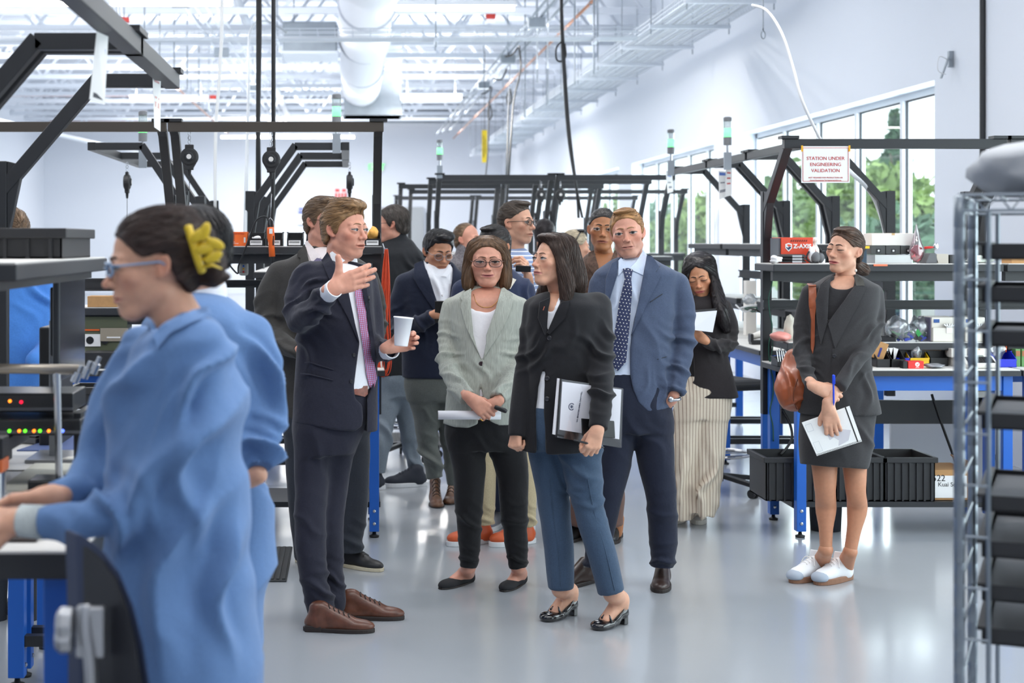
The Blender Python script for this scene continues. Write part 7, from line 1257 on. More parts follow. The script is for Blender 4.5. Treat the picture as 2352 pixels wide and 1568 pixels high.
def man_blue():
    Y = 7.43; r = person('man in blue-grey blazer, light blue shirt and navy dotted tie, hand in pocket', 1450, 1355, Y)
    bm = suit('slate_blazer', (70, 81, 104), var=.09); tm = suit('navy_trousers', (30, 35, 52)); sh = suit('sky_shirt', (206, 219, 240), var=.02)
    R = [(588, 1420, 1488, .07, .02), (602, 1398, 1514, .10, .01), (630, 1366, 1556, .125, 0), (680, 1362, 1550, .135, 0), (760, 1366, 1546, .135, 0), (850, 1368, 1542, .135, 0), (900, 1366, 1544, .14, 0), (952, 1368, 1543, .14, 0)]
    J = Shape().stack(Y, R).limb(Y, [(1554, 652, 0, 28), (1568, 720, .0, 29), (1570, 790, -.01, 27), (1560, 850, -.06, 23), (1550, 905, -.10, 20)], .02, cut=1).limb(Y, [(1380, 655, 0, 26), (1370, 740, 0, 26), (1374, 830, -.0, 24), (1384, 900, -.05, 20)], .02)
    J.carve([(1421, 585), (1420, 630), (1400, 690), (1392, 800), (1380, 960), (1376, 1000), (1560, 1000), (1560, 945), (1542, 934), (1531, 938), (1510, 949), (1488, 945), (1467, 927), (1454, 895), (1448, 860), (1448, 801), (1451, 763), (1467, 694), (1478, 632), (1487, 584)], Y-.35, Y-.03)
    J.carve([(1340, 952), (1560, 940), (1560, 1000), (1340, 1000)], Y-.1, Y+.4)
    jo, js, _ = cloth(r, 'blazer', bm, J, .007, Y, [(1570, 780, 45, .012, 30), (1555, 850, 35, .011, 30), (1552, 895, 25, .008, 25), (1525, 890, 40, .010, 110), (1500, 780, 60, .004, 70)], .0018, 1)
    S = Shape().stack(Y, [q for q in R if q[0] < 860]+[(864, 1368, 1542, .136, 0)], inset=.016); so, ss, _ = cloth(r, 'shirt', sh, S, .0075, Y, [(1460, 690, 40, .004, 70), (1410, 700, 40, .004, 100)], .0015, 2)
    neckband(r, Y, (1450, 640, .01, 37), (1450, 599, .045, 31), sh)
    patch('collar', ss, [(1421, 598), (1427, 592), (1445, 616), (1432, 620), (1420, 634)], sh, r, .007, .004, 5); patch('collar', ss, [(1478, 574), (1489, 590), (1480, 633), (1445, 617), (1462, 600)], sh, r, .007, .004, 5)
    patch('tie', ss, [(1431, 617), (1443, 615), (1454, 619), (1450, 638), (1452, 667), (1446, 748), (1438, 831), (1419, 852), (1405, 838), (1411, 774), (1423, 694), (1436, 640)], uvmat('tie_navy_dot', (36, 46, 84), 'dots', (216, 214, 206), 13, .15), r, .012, .005, 6, bulge=.003)
    patch('lapel', js, [(1487, 584), (1498, 588), (1514, 612), (1506, 624), (1519, 632), (1490, 690), (1462, 748), (1450, 770), (1467, 694), (1478, 634)], bm, r, .006, .006)
    patch('lapel', js, [(1417, 598), (1406, 604), (1392, 640), (1388, 720), (1390, 790), (1396, 692), (1415, 632)], bm, r, .006, .006)
    seam(r, js, [(1506, 624), (1516, 611)], .0014, BLK); seam(r, js, [(1493, 694), (1508, 684), (1522, 675)], .0016, BLK); seam(r, js, [(1510, 825), (1531, 819)], .0016, BLK)
    T = Shape().stack(Y, [(850, 1372, 1538, .125, 0), (940, 1366, 1542, .135, 0), (990, 1370, 1545, .12, 0)]).limb(Y, [(1496, 965, 0, 50), (1506, 1051, 0, 42), (1520, 1151, -.02, 34), (1523, 1232, 0, 33), (1522, 1304, 0, 27)], .02, 1.05, cut=1).limb(Y, [(1418, 965, 0, 50), (1408, 1060, 0, 40), (1393, 1155, -.02, 33), (1376, 1240, 0, 31), (1364, 1306, 0, 27)], .02, 1.05, cut=1)
    cloth(r, 'trousers', tm, T, .0075, Y, [(1522, 1290, 35, .009, 10), (1364, 1290, 35, .008, 10), (1520, 1180, 50, .004, 20), (1480, 1000, 60, .005, 60)], .0018, 6)
    hd = Head(1441, 536, 114, Y, -4, 0, -7, (1449, 612), 'rosy', age=.6, open_=.015, brow=(150, 112, 78), stubble=.2, iris=(78, 84, 88), h=.003, jaw=1.05, lip=(170, 108, 100)).build()
    V, Q, _ = hand(P(1544, 915, Y-.085), (-.5, .42, -.8), (.6, -.8, 0), 1, .17, ((15, 25, 15),)*4, (3, 1, -2, -4), (8, 10, 10), P(1550, 895, Y-.09)); hd.add_skin(V, Q); hd.body(r); hd.eyes(r); hd.brows(r)
    mb = MB(); mb.lathe([(.031, -.006), (.033, 0), (.031, .006)], P(1549, 917, Y-.1), 16, MR(-.15, 3, 'Y')); mb.ball(P(1541, 917, Y-.13), .014, 12, 8, (1, .5, 1)); obj('watch', mb, mat('steel', (196, 198, 202), rough=.25, metal=1), r, smooth=True)
    hd.hair(r, hairmat('ginger_blond', (158, 118, 76)), [(-.5, .37), (-.36, .35), (-.28, .27), (-.2, .17), (-.12, .10), (-.08, .0), (-.03, -.06), (.04, .09), (.10, .05), (.16, -.16), (.3, -.26), (.6, -.30)], .022, bumps=[((.0, -.14, .44), (.23, .22, .05))], flow=(.6, .6, .05), groove=.007, st=(7, 20, 20), sl=.16)
    lo = mat('loafer_brown', (58, 44, 40), rough=.3, bump=.1); shoe(r, (P(1524, 1340, 7.63).x, 7.63, 0), -4, .28, lo, SOLE, 'loafer'); shoe(r, (P(1366, 1340, 7.62).x, 7.62, 0), -42, .28, lo, SOLE, 'loafer')
man_blue()

def woman_right():
    LEG = (190, 134, 104)
    Y = 7.52; r = person('woman in grey blazer and skirt with white sneakers, eyes closed, notebook in hand', 1925, 1345, Y)
    gm = suit('charcoal_wool', (55, 54, 56), wr=.25); tpm = suit('charcoal_knit', (48, 47, 49))
    R = [(628, 1914, 1966, .06, .02), (642, 1890, 1990, .09, .01), (662, 1860, 2018, .115, 0), (700, 1852, 2016, .125, 0), (760, 1853, 2006, .122, 0), (830, 1851, 1998, .12, 0), (890, 1842, 2010, .13, 0), (949, 1835, 2021, .135, 0)]
    J = Shape().stack(Y, R).limb(Y, [(1860, 672, 0, 18), (1844, 730, .02, 18), (1840, 795, 0, 19), (1851, 848, -.1, 18), (1864, 884, -.19, 16)], .02, cut=1).limb(Y, [(2010, 674, 0, 19), (2013, 730, 0, 19), (1996, 785, -.06, 20), (1960, 838, -.17, 18), (1928, 888, -.235, 16)], .02, cut=1)
    J.carve([(1914, 600), (1908, 632), (1904, 663), (1900, 740), (1912, 727), (1939, 690), (1961, 660), (1967, 632), (1962, 600)], Y-.3, Y-.03).carve([(1916, 600), (1914, 652), (1960, 652), (1962, 600)], Y-.3, Y+.035)
    jo, js, _ = cloth(r, 'blazer', gm, J, .007, Y, [(1842, 790, 30, .008, -30), (2005, 760, 32, .010, -35), (1965, 835, 30, .008, -40), (1990, 900, 40, .006, 80), (1855, 850, 26, .008, 20)], .0018, 1)
    cloth(r, 'top', tpm, Shape().stack(Y, R, inset=.017).carve([(1890, 610), (1911, 660), (1925, 664), (1945, 664), (1960, 658), (1985, 610)], Y-.3, Y+.3), .008, Y, [], .001)
    patch('collar', js, [(1963, 636), (1970, 631), (1983, 642), (1986, 656), (1967, 656)], suit('charcoal_light', (76, 74, 70)), r, .009, .005, 5); patch('lapel', js, [(1966, 656), (1991, 658), (1972, 700), (1944, 750), (1918, 800), (1903, 745), (1912, 728), (1939, 692)], gm, r, .006, .006)
    patch('lapel', js, [(1910, 636), (1904, 664), (1901, 738), (1886, 790), (1878, 740), (1874, 690), (1884, 656)], gm, r, .006, .006); patch('collar', js, [(1910, 634), (1896, 642), (1884, 654), (1896, 660), (1905, 656)], gm, r, .009, .005, 5)
    button(r, js, 1916, 817, .009, BTN); seam(r, js, [(1913, 800), (1909, 850), (1905, 905)], .0016, gm)
    S = Shape().stack(Y, [(915, 1842, 2010, .125, 0), (1000, 1838, 2006, .125, 0), (1073, 1839, 1992, .122, 0)]); S.carve([(1800, 1062), (1838, 1066), (1900, 1072), (1990, 1077), (2030, 1074), (2030, 1100), (1800, 1100)], Y-.4, Y+.4); cloth(r, 'skirt', gm, S, .008, Y, [(1985, 1010, 50, .005, 75)], .0015, 7)
    hd = Head(1941, 575, 106, Y, -36, 4, 5, (1941, 655), 'fair', True, open_=0, brow=(58, 42, 36), lip=(176, 74, 84), iris=(60, 44, 36), h=.003, nr=.205).build(); skin_stack(hd, Y, R, .026)
    skin_limb(hd, Y, [(1893, 1050, 0, 31), (1895, 1112, -.02, 25), (1896, 1135, -.01, 23), (1897, 1165, .03, 23.5), (1897, 1215, .02, 16), (1897, 1262, .02, 13.5)], rgb=LEG); skin_limb(hd, Y, [(1962, 1050, 0, 29), (1965, 1116, -.02, 23.5), (1967, 1138, -.01, 22), (1969, 1165, .03, 23), (1961, 1220, .02, 16), (1953, 1266, .02, 14)], rgb=LEG)
    V, Q, tp = hand(P(1874, 889, Y-.225), (.86, -.1, -.30), (.05, -1, .35), -1, .175, ((38, 52, 30), (42, 54, 30), (44, 54, 30), (44, 54, 30)), (6, 2, -3, -8), (30, 25, 30), P(1860, 876, Y-.18), rs=1.05); hd.add_skin(V, Q)
    V, Q, _ = hand(P(1902, 932, Y-.245), (.22, .0, -1), (-.25, -1, .05), 1, .172, ((18, 30, 20), (16, 28, 20), (14, 28, 20), (14, 28, 20)), (7, 2, -3, -8), (35, 15, 15), P(1915, 905, Y-.235), rs=1.05); hd.add_skin(V, Q)
    wm = mat('sneaker_white', (230, 232, 236), rough=.6); gum = mat('gum_sole', (136, 98, 76), rough=.7); lace = mat('lace_white', (240, 240, 240), rough=.8); gb = mat('suede_bluegrey', (166, 176, 190), rough=.85)
    for hx, hy, an, ax, ay in ((1900, 7.72, -40, 1897, 1262), (1955, 7.68, -38, 1953, 1266)):
        up, g = shoe(r, (P(hx, 1330, hy).x, hy, 0), an, .258, wm, gum, 'sneaker', anklez=.09, W=.086, extra=lace); foot_skin(hd, Y, (ax, ay, .02, 14), g, .09, LEG)
        mb = MB(); R3 = MR(math.radians(an)-math.atan2(P(hx, 0, hy).x, hy), 3, 'Z'); mb.ball(g(.9, 0, .034), .05, 16, 10, (.86, .86, .62)); mb.v = [(v[0], v[1], max(.018, v[2])) for v in mb.v]; obj('toe_cap', mb, gb, up, smooth=True)
        mb = MB(); mb.box(g(.36, 0, .118), (.05, .012, .05), MR(math.radians(an), 3, 'Z') @ MR(-.35, 3, 'X')); obj('tongue', mb, wm, up, bevel=.005)
        mb = MB(); mb.tube(cr([g(.42, 0, .105), g(.5, .3, .11), g(.52, .5, .08), g(.44, .2, .10), g(.5, -.3, .112), g(.55, -.5, .075)], 5), .0028, 6); obj('bow', mb, lace, up, smooth=True)
    hd.body(r); hd.eyes(r); hd.brows(r); dk = hairmat('chestnut', (74, 54, 42))
    hd.hair(r, dk, [(-.5, .36), (-.36, .33), (-.28, .25), (-.2, .15), (-.12, .09), (-.05, .10), (.05, .11), (.1, .03), (.16, -.14), (.3, -.24), (.6, -.30)], .022, bumps=[((0, -.05, .42), (.24, .3, .08))], part=(.0, .03, .1), flow=(0, 1, -.45), groove=.010, st=(20, 6, 20), limbs=[([(1968, 612, .10, 13), (1982, 618, .12, 14), (1988, 622, .12, 10)], 1)], sl=.3)
    mb = MB(); mb.ball(P(1965, 621, Y-.01), .008, 10, 8); obj('earring', mb, mat('pearl', (226, 222, 216), rough=.2), r, smooth=True)
    # notebook, pen, bag
    TL, TR, BR, BL = P(1841, 970, Y-.20), P(1950, 932, Y-.20), P(1979, 1014, Y-.23), P(1876, 1047, Y-.23); nv = (TR-TL).cross(BL-TL).normalized(); nv = nv if nv.y < 0 else -nv; B = lambda u, v, d=0: TL.lerp(TR, u).lerp(BL.lerp(BR, u), v)+nv*d
    nb = thing('spiral_notebook', 'spiral notebook with a gridded page held low by the woman in the grey skirt', 'notebook', BL); mb = MB(); mb.prism([B(0, 0), B(1, 0), B(1, 1), B(0, 1)], nv*.008); obj('pages', mb, mat('page_grey', (226, 228, 228), rough=.85), nb)
    mb = MB(); mb.prism([B(.90, .0, .0082), B(.925, 0, .0082), B(.925, .97, .0082), B(.90, .97, .0082)], nv*.001); obj('elastic_band', mb, BLK, nb)
    gl = mat('page_line', (196, 200, 206), rough=.9); mb = MB()
    for i in range(26): v = .06+.033*i; mb.prism([B(.04, v, .0081), B(.88, v, .0081), B(.88, v+.004, .0081), B(.04, v+.004, .0081)], nv*.0002)
    for v0, v1 in ((.1, .3), (.62, .9)): 
        for q in ([(.03, v0), (.16, v0), (.16, v0+.012), (.03, v0+.012)], [(.03, v1), (.16, v1), (.16, v1+.012), (.03, v1+.012)], [(.03, v0), (.038, v0), (.038, v1), (.03, v1)], [(.152, v0), (.16, v0), (.16, v1), (.152, v1)]): mb.prism([B(a, b, .0083) for a, b in q], nv*.0002)
    obj('printed_grid', mb, gl, nb); mb = MB(); mb.prism([B(u, v, .0084) for u, v in ((.34, .12), (.62, .2), (.66, .5), (.86, .62), (.74, .86), (.5, .92), (.56, .78), (.48, .66), (.38, .7), (.36, .4))], nv*.0002); obj('printed_block', mb, mat('page_block', (190, 190, 198), rough=.9), nb)
    mb = MB(); xd = (BR-BL).normalized(); yd = (BL-TL).normalized()
    for i in range(34):
        c = B(.02+.96*i/33, .985, .004); pts = [c+(yd*math.cos(t)*.008+nv*math.sin(t)*.008) for t in [j*math.pi/4 for j in range(9)]]; mb.tube(pts, .0009, 5, False)
    obj('spiral', mb, BLK, nb, kind='stuff')
    mb = MB(); a = P(1914, 860, Y-.30); b = P(1915, 931, Y-.27); mb.tube([a, a.lerp(b, .02), a.lerp(b, .30), a.lerp(b, .31), a.lerp(b, .9), b], [.003, .0055, .0055, .0042, .0042, .001], 10); mb.box(a.lerp(b, .16)+v3((.006, -.003, 0)), (.003, .003, .04)); solo('pen', 'bright blue capped pen in the hand of the woman in the grey skirt', 'pen', mb, mat('pen_blue', (30, 72, 214), rough=.3), smooth=False)
    tan = mat('tan_leather', (158, 84, 52), rough=.36, var=.22, vs=10, bump=.12, bs=220, coat=.15); bg = thing('handbag', 'slouchy tan leather handbag hanging from the shoulder of the woman in grey', 'bag', P(1825, 930, Y+.1))
    S = Shape().ell(P(1833, 890, Y+.08), (.095, .10, .115), .04).ell(P(1820, 900, Y+.04), (.07, .08, .09), .04).cone(P(1818, 820, Y+.13), P(1812, 880, Y+.12), .035, .055, .05).cone(P(1842, 822, Y+.13), P(1846, 880, Y+.1), .05, .07, .05)
    V, Q = nets(S, .007); V = wrinkle(V, Q, Y, [(1822, 880, 45, .014, 60), (1835, 920, 30, .008, -30)], .003, 10, 3); qobj('bag_body', [(V, Q)], tan, bg); bs = Surf([(V, Q)])
    seam(bg, bs, [(1832, 870), (1824, 895), (1823, 920), (1830, 940)], .0022, mat('tan_dark', (110, 58, 38), rough=.5), 'seam')
    st = patch('strap', js, [(1858, 656), (1874, 653), (1876, 690), (1872, 725), (1871, 790), (1867, 812), (1863, 800), (1864, 735), (1859, 700)], tan, bg, .008, .006, 6)
    mb = MB(); mb.bar(P(1866, 656, Y-.06), P(1862, 652, Y+.06), .035, .006); mb.bar(P(1862, 652, Y+.06), P(1840, 830, Y+.15), .035, .006); obj('strap_back', mb, tan, bg, bevel=.002)
woman_right()
def pants(r, Y, name, m, hip, legs, folds=(), h=.0085, b=.12):
    T = Shape().stack(Y, hip)
    for l in legs: T.limb(Y, l, .025, 1.05, cut=1)
    return cloth(r, name, m, T, h, Y, folds, .0018, 3)
def woman_phone():
    Y = 9.1; r = person('young woman with long black hair, black blazer and striped cream trousers, reading papers', 1620, 1200, Y)
    bm = suit('black_blazer', (42, 38, 40)); 
    R = [(672, 1594, 1630, .05, .02), (684, 1572, 1654, .085, .01), (705, 1557, 1672, .105, 0), (760, 1560, 1674, .115, 0), (820, 1568, 1672, .115, 0), (870, 1568, 1684, .12, 0), (912, 1566, 1695, .125, 0)]
    J = Shape().stack(Y, R).limb(Y, [(1664, 704, 0, 17), (1680, 752, 0, 16), (1676, 792, -.05, 16), (1645, 794, -.17, 15), (1618, 780, -.23, 13)], .02, cut=1).limb(Y, [(1566, 705, 0, 15), (1560, 760, 0, 15), (1570, 792, -.1, 14), (1590, 780, -.2, 12)], .02, cut=1)
    J.carve([(1594, 665), (1590, 720), (1594, 870), (1583, 885), (1590, 925), (1540, 925), (1540, 880), (1570, 870), (1570, 720), (1560, 665)], Y-.3, Y+.3); jo, js, _ = cloth(r, 'blazer', bm, J, .008, Y, [(1678, 785, 24, .010, 20), (1650, 800, 24, .008, 80)], .0016)
    cloth(r, 'top', suit('black_top', (30, 28, 30)), Shape().stack(Y, R, inset=.017), .01, Y)
    button(r, js, 1591, 864, .01, mat('button_pale', (150, 146, 140), rough=.3))
    tm = suit('cream_stripe', (214, 200, 180), var=.03); nt = tm.node_tree; b = nt.nodes['Principled BSDF']; wv = N(nt, 'ShaderNodeTexWave', Scale=17.0); wv.bands_direction = 'X'; wv.inputs['Distortion'].default_value = .6; wv.inputs['Detail Scale'].default_value = .5; tc = nt.nodes.new('ShaderNodeTexCoord'); nt.links.new(tc.outputs['Object'], wv.inputs[0]); rp = nt.nodes.new('ShaderNodeValToRGB'); rp.color_ramp.elements[0].position = .0; rp.color_ramp.elements[0].color = lin((150, 128, 110)); rp.color_ramp.elements[1].position = .22; rp.color_ramp.elements[1].color = lin((218, 206, 188)); nt.links.new(wv.outputs['Fac'], rp.inputs[0]); nt.links.new(rp.outputs[0], b.inputs['Base Color'])
    pants(r, Y, 'trousers', tm, [(860, 1572, 1680, .11, 0), (900, 1560, 1678, .12, 0), (960, 1550, 1676, .11, 0)], [[(1590, 915, 0, 38), (1574, 1000, 0, 35), (1566, 1100, 0, 33), (1567, 1192, 0, 31)], [(1638, 915, 0, 38), (1630, 1000, 0, 39), (1622, 1100, -.02, 39), (1610, 1184, -.04, 33)]], [(1630, 1100, 60, .016, 100), (1570, 1100, 50, .014, 90), (1610, 1170, 40, .014, 70)])
    hd = Head(1606, 636, 92, Y, -4, -14, -8, (1612, 690), 'tan', True, open_=0, brow=(40, 32, 30), lip=(186, 84, 90), h=.004, nr=.19).build(); skin_stack(hd, Y, R, .024)
    V, Q, _ = hand(P(1616, 779, Y-.24), (-.75, -.1, .5), (-.3, -.9, -.3), -1, .165, ((20, 30, 20),)*4, (6, 2, -2, -6), (35, 40, 20), P(1628, 786, Y-.2)); hd.add_skin(V, Q)
    hd.body(r); hd.eyes(r); hd.brows(r)
    hd.hair(r, hairmat('black_long', (30, 26, 28), .32), FEM, .045, limbs=[([(1588, 602, 0, 18), (1578, 632, -.03, 11), (1577, 662, -.02, 9), (1574, 690, -.06, 8)], 1.1), ([(1624, 604, 0, 20), (1638, 640, -.04, 13), (1648, 680, -.08, 16), (1658, 725, -.12, 18), (1668, 756, -.12, 10)], 1.1), ([(1606, 610, .06, 34), (1614, 660, .07, 34), (1624, 710, .07, 30)], .9)], facecut=[((0, -.37, -.14), (.27, .36, .44))], part=(-.02, .07, .05), flow='part', st=(24, 24, 4), sl=.5)
    shoe(r, (P(1604, 1200, 9.38).x, 9.38, 0), 0, .25, mat('sneaker_stone', (196, 190, 184), rough=.7), mat('sole_stone', (206, 200, 190)), 'sneaker', extra=mat('lace_white', (240, 240, 240))); shoe(r, (P(1566, 1200, 9.4).x, 9.4, 0), -10, .25, mat('sneaker_stone', (196, 190, 184)), mat('sole_stone', (206, 200, 190)), 'sneaker', extra=mat('lace_white', (240, 240, 240)))
    for i, (dz, dx) in enumerate(((0, 0), (5, -3))):
        q = [P(1588+dx, 718-dz, Y-.285+.012*i), P(1647+dx, 713-dz, Y-.26+.012*i), P(1637+dx, 763-dz, Y-.31+.012*i), P(1588+dx, 757-dz, Y-.33+.012*i)]; mb = MB(); mb.prism(q, (0, .003, 0)); solo('paper_sheet', ['stack of white papers held up by the young woman with long black hair', 'dark clipboard edge behind the white papers of the young woman'][i], 'paper' if i == 0 else 'clipboard', mb, mat('paper_grey', (206, 208, 216), rough=.9) if i == 0 else BLK)
woman_phone()
def man_grey():
    Y = 7.92; r = person('man in charcoal suit with glasses standing behind the man with raised hand', 770, 1300, Y)
    gm = suit('charcoal_suit', (62, 60, 58), vs=240); tm = suit('ink_trousers', (48, 52, 60))
    R = [(562, 712, 775, .07, .02), (582, 684, 808, .10, .01), (612, 642, 845, .125, 0), (700, 630, 850, .135, 0), (800, 634, 855, .135, 0), (880, 646, 852, .135, 0), (960, 652, 850, .14, 0)]
    J = Shape().stack(Y, R).limb(Y, [(644, 628, 0, 30), (614, 690, 0, 29), (608, 742, -.02, 29), (650, 792, -.16, 27), (690, 806, -.26, 22)], .03, cut=1).limb(Y, [(842, 640, 0, 28), (860, 700, 0, 27), (864, 752, -.02, 26), (836, 800, -.2, 24)], .03, cut=1).carve([(700, 560), (712, 610), (724, 690), (745, 700), (760, 610), (770, 560)], Y-.3, Y-.04)
    jo, js, _ = cloth(r, 'jacket', gm, J, .008, Y, [(610, 740, 45, .013, -20), (660, 800, 40, .010, 60), (862, 740, 35, .010, 20)], .0018)
    sm = suit('pale_shirt', (236, 226, 226), var=.02); so, ss, _ = cloth(r, 'shirt', sm, Shape().stack(Y, R, inset=.018), .009, Y); neckband(r, Y, (737, 600, .02, 34), (737, 566, .04, 31), sm); patch('collar', ss, [(700, 556), (706, 553), (738, 590), (716, 602), (706, 580)], sm, r, .007, .004, 5)
    patch('lapel', js, [(700, 560), (684, 578), (682, 588), (690, 592), (688, 640), (724, 690), (712, 610)], gm, r, .006, .006); patch('tie', ss, [(715, 604), (728, 592), (745, 596), (752, 640), (735, 690), (722, 640)], suit('tie_mauve', (120, 112, 140), var=.3, vs=300), r, .012, .004)
    pants(r, Y, 'trousers', tm, [(870, 660, 848, .125, 0), (950, 655, 850, .13, 0), (990, 655, 850, .12, 0)], [[(690, 960, 0, 42), (690, 1060, 0, 35), (694, 1150, 0, 33), (702, 1250, 0, 30), (704, 1280, .02, 29)], [(802, 960, 0, 46), (812, 1060, 0, 37), (812, 1150, 0, 33), (806, 1235, 0, 30), (804, 1268, 0, 29)]], [(806, 1240, 40, .009, 10)])
    hd = Head(742, 509, 112, Y, 46, 0, 0, (737, 592), 'rosy', age=.3, open_=.014, brow=(120, 90, 66), h=.004).build(); V, Q, _ = hand(P(694, 808, Y-.27), (.8, -.1, -.4), (0, -1, 0), -1, .18); hd.add_skin(V, Q); hd.body(r); hd.eyes(r); hd.brows(r); hd.glasses(r, (40, 36, 36), .10, .066, .007)
    hd.hair(r, hairmat('brown_short', (104, 82, 62)), MALE, .03, bumps=[((0, -.2, .42), (.24, .2, .09))], st=(20, 6, 20))
    up = mat('black_oxford', (34, 34, 36), rough=.5); so = mat('sole_cream', (206, 196, 170)); shoe(r, (P(772, 1300, 8.02).x, 8.02, 0), 52, .29, up, so, extra=up); shoe(r, (P(690, 1300, 8.1).x, 8.1, 0), 30, .29, up, so, extra=up)
man_grey()
def man_navy():
    Y = 9.74; r = person('man with black side-parted hair, round glasses and dark navy blazer, looking down at his phone', 990, 1165, Y)
    bm = suit('midnight_blazer', (30, 36, 54)); 
    R = [(598, 978, 1036, .06, .02), (612, 955, 1048, .09, .01), (640, 922, 1064, .115, 0), (720, 918, 1064, .125, 0), (800, 922, 1060, .125, 0), (866, 924, 1062, .13, 0)]
    J = Shape().stack(Y, R).limb(Y, [(930, 652, 0, 24), (915, 705, 0, 22), (920, 752, -.06, 22), (962, 744, -.2, 20), (996, 724, -.27, 16)], .03, cut=1).limb(Y, [(1056, 650, 0, 22), (1066, 705, 0, 21), (1060, 755, -.06, 20), (1030, 735, -.22, 16)], .03, cut=1).carve([(971, 595), (987, 640), (1003, 690), (1018, 770), (1032, 690), (1038, 640), (1040, 600)], Y-.3, Y-.03)
    jo, js, _ = cloth(r, 'blazer', bm, J, .008, Y, [(918, 745, 34, .010, -20), (960, 745, 30, .008, 70)], .0016); so, ss, _ = cloth(r, 'shirt', WHITE, Shape().stack(Y, R, inset=.017), .008, Y, [(1005, 660, 30, .005, 80)]); 
    patch('collar', ss, [(973, 598), (979, 604), (996, 632), (990, 644), (980, 628)], WHITE, r, .007, .003, 5); patch('collar', ss, [(1035, 606), (1036, 624), (1026, 636), (1014, 634), (1026, 618)], WHITE, r, .007, .003, 5); button(r, ss, 1016, 678, .007, BTNW); patch('lapel', js, [(971, 598), (952, 606), (950, 640), (962, 660), (1002, 720), (1018, 768), (1003, 690), (986, 640)], bm, r, .006, .006)
    pants(r, Y, 'trousers', suit('olive_chino', (98, 102, 98), wr=.6), [(830, 932, 1058, .115, 0), (880, 930, 1060, .12, 0), (920, 934, 1056, .11, 0)], [[(968, 885, 0, 38), (978, 960, 0, 29), (983, 1020, 0, 24), (994, 1062, -.02, 22), (1000, 1098, -.02, 19)], [(1026, 885, 0, 34), (1034, 980, .05, 26), (1038, 1060, .1, 19), (1042, 1112, .12, 15)]], [(985, 1050, 40, .013, 15), (985, 960, 30, .006, 40)])
    hd = Head(1006, 577, 96, Y, 22, -16, 0, (1004, 625), 'olive', open_=.008, brow=(36, 30, 28), h=.004, full=.4).build(); skin_stack(hd, Y, R, .026)
    V, Q, _ = hand(P(998, 722, Y-.28), (.9, 0, .15), (-.1, -.9, .3), -1, .175, ((30, 45, 20),)*4, (6, 2, -2, -6), (40, 30, 20), P(985, 728, Y-.25)); hd.add_skin(V, Q); hd.body(r); hd.eyes(r); hd.brows(r); hd.glasses(r, (150, 150, 156), .10, .088, .006, cyz=-.02, round_=2.0)
    hd.hair(r, hairmat('black_glossy', (28, 27, 30), .3), MALE, .04, bumps=[((.06, -.14, .43), (.24, .28, .12))], flow=(1, .5, .1), st=(6, 20, 20), part=(-.19, .05, .03))
    bo = mat('boot_brown', (104, 70, 48), rough=.4, var=.2, vs=20); shoe(r, (P(998, 1160, 9.98).x, 9.98, 0), 4, .28, bo, SOLE, 'boot', anklez=.15, extra=SOLE); shoe(r, (P(1044, 1150, 10.1).x, 10.1, 0), -8, .28, bo, SOLE, 'boot', anklez=.15, extra=SOLE)
    mb = MB(); mb.box(P(1012, 716, Y-.30), (.07, .009, .14), MR(.3, 3, 'X')); solo('phone', 'phone held in front of the white shirt of the man looking down', 'phone', mb, mat('phone_black', (20, 20, 23)), bevel=.003)
man_navy()
def man_back():
    Y = 10.55; r = person('man in black shirt and grey jeans walking away behind the black post', 925, 1115, Y); sm = suit('black_shirt', (34, 36, 40), wr=.5)
    R = [(546, 884, 942, .05, .02), (562, 872, 955, .085, .01), (592, 860, 972, .11, 0), (700, 858, 970, .12, 0), (800, 862, 962, .12, 0), (862, 864, 958, .12, 0)]
    cloth(r, 'shirt', sm, Shape().stack(Y, R).limb(Y, [(960, 598, 0, 18), (966, 660, .02, 17), (955, 720, -.08, 15), (925, 740, -.2, 12)], .03).limb(Y, [(872, 600, 0, 18), (862, 660, 0, 17), (875, 720, -.08, 15)], .03).cone(P(912, 562, Y), P(912, 545, Y), .07, .066, .02), .009, Y, [(950, 620, 30, .009, 60), (930, 700, 40, .006, 50)])
    jm = suit('grey_jeans', (118, 128, 138), wr=.6); pants(r, Y, 'jeans', jm, [(820, 868, 956, .11, 0), (870, 868, 954, .12, 0), (910, 868, 954, .11, 0)], [[(898, 875, 0, 30), (884, 960, -.05, 26), (874, 1040, -.1, 20), (868, 1085, -.1, 17)], [(926, 875, 0, 30), (936, 970, .05, 24), (946, 1040, .1, 19), (958, 1085, .1, 17)]], [(890, 1000, 40, .010, 50), (945, 1050, 30, .010, 30)])
    hd = Head(902, 515, 86, Y, -100, 0, 0, (916, 565), 'rosy', h=.0045, brow=(60, 50, 46), open_=.014).build(); hd.body(r); hd.eyes(r); hd.brows(r); hd.glasses(r, (34, 32, 34), .09, .06, .008); hd.hair(r, hairmat('ash_brown', (66, 60, 56)), MALE, .035, flow=(0, .5, -1), st=(20, 20, 8))
    sh = mat('canvas_navy', (44, 48, 58), rough=.8); wh = mat('sole_white', (222, 224, 226)); shoe(r, (P(980, 1110, 10.6).x, 10.6, 0), -76, .29, sh, wh, 'sneaker', extra=sh); shoe(r, (P(884, 1110, 10.45).x, 10.45, 0), -80, .29, sh, wh, 'sneaker', extra=sh)
man_back()
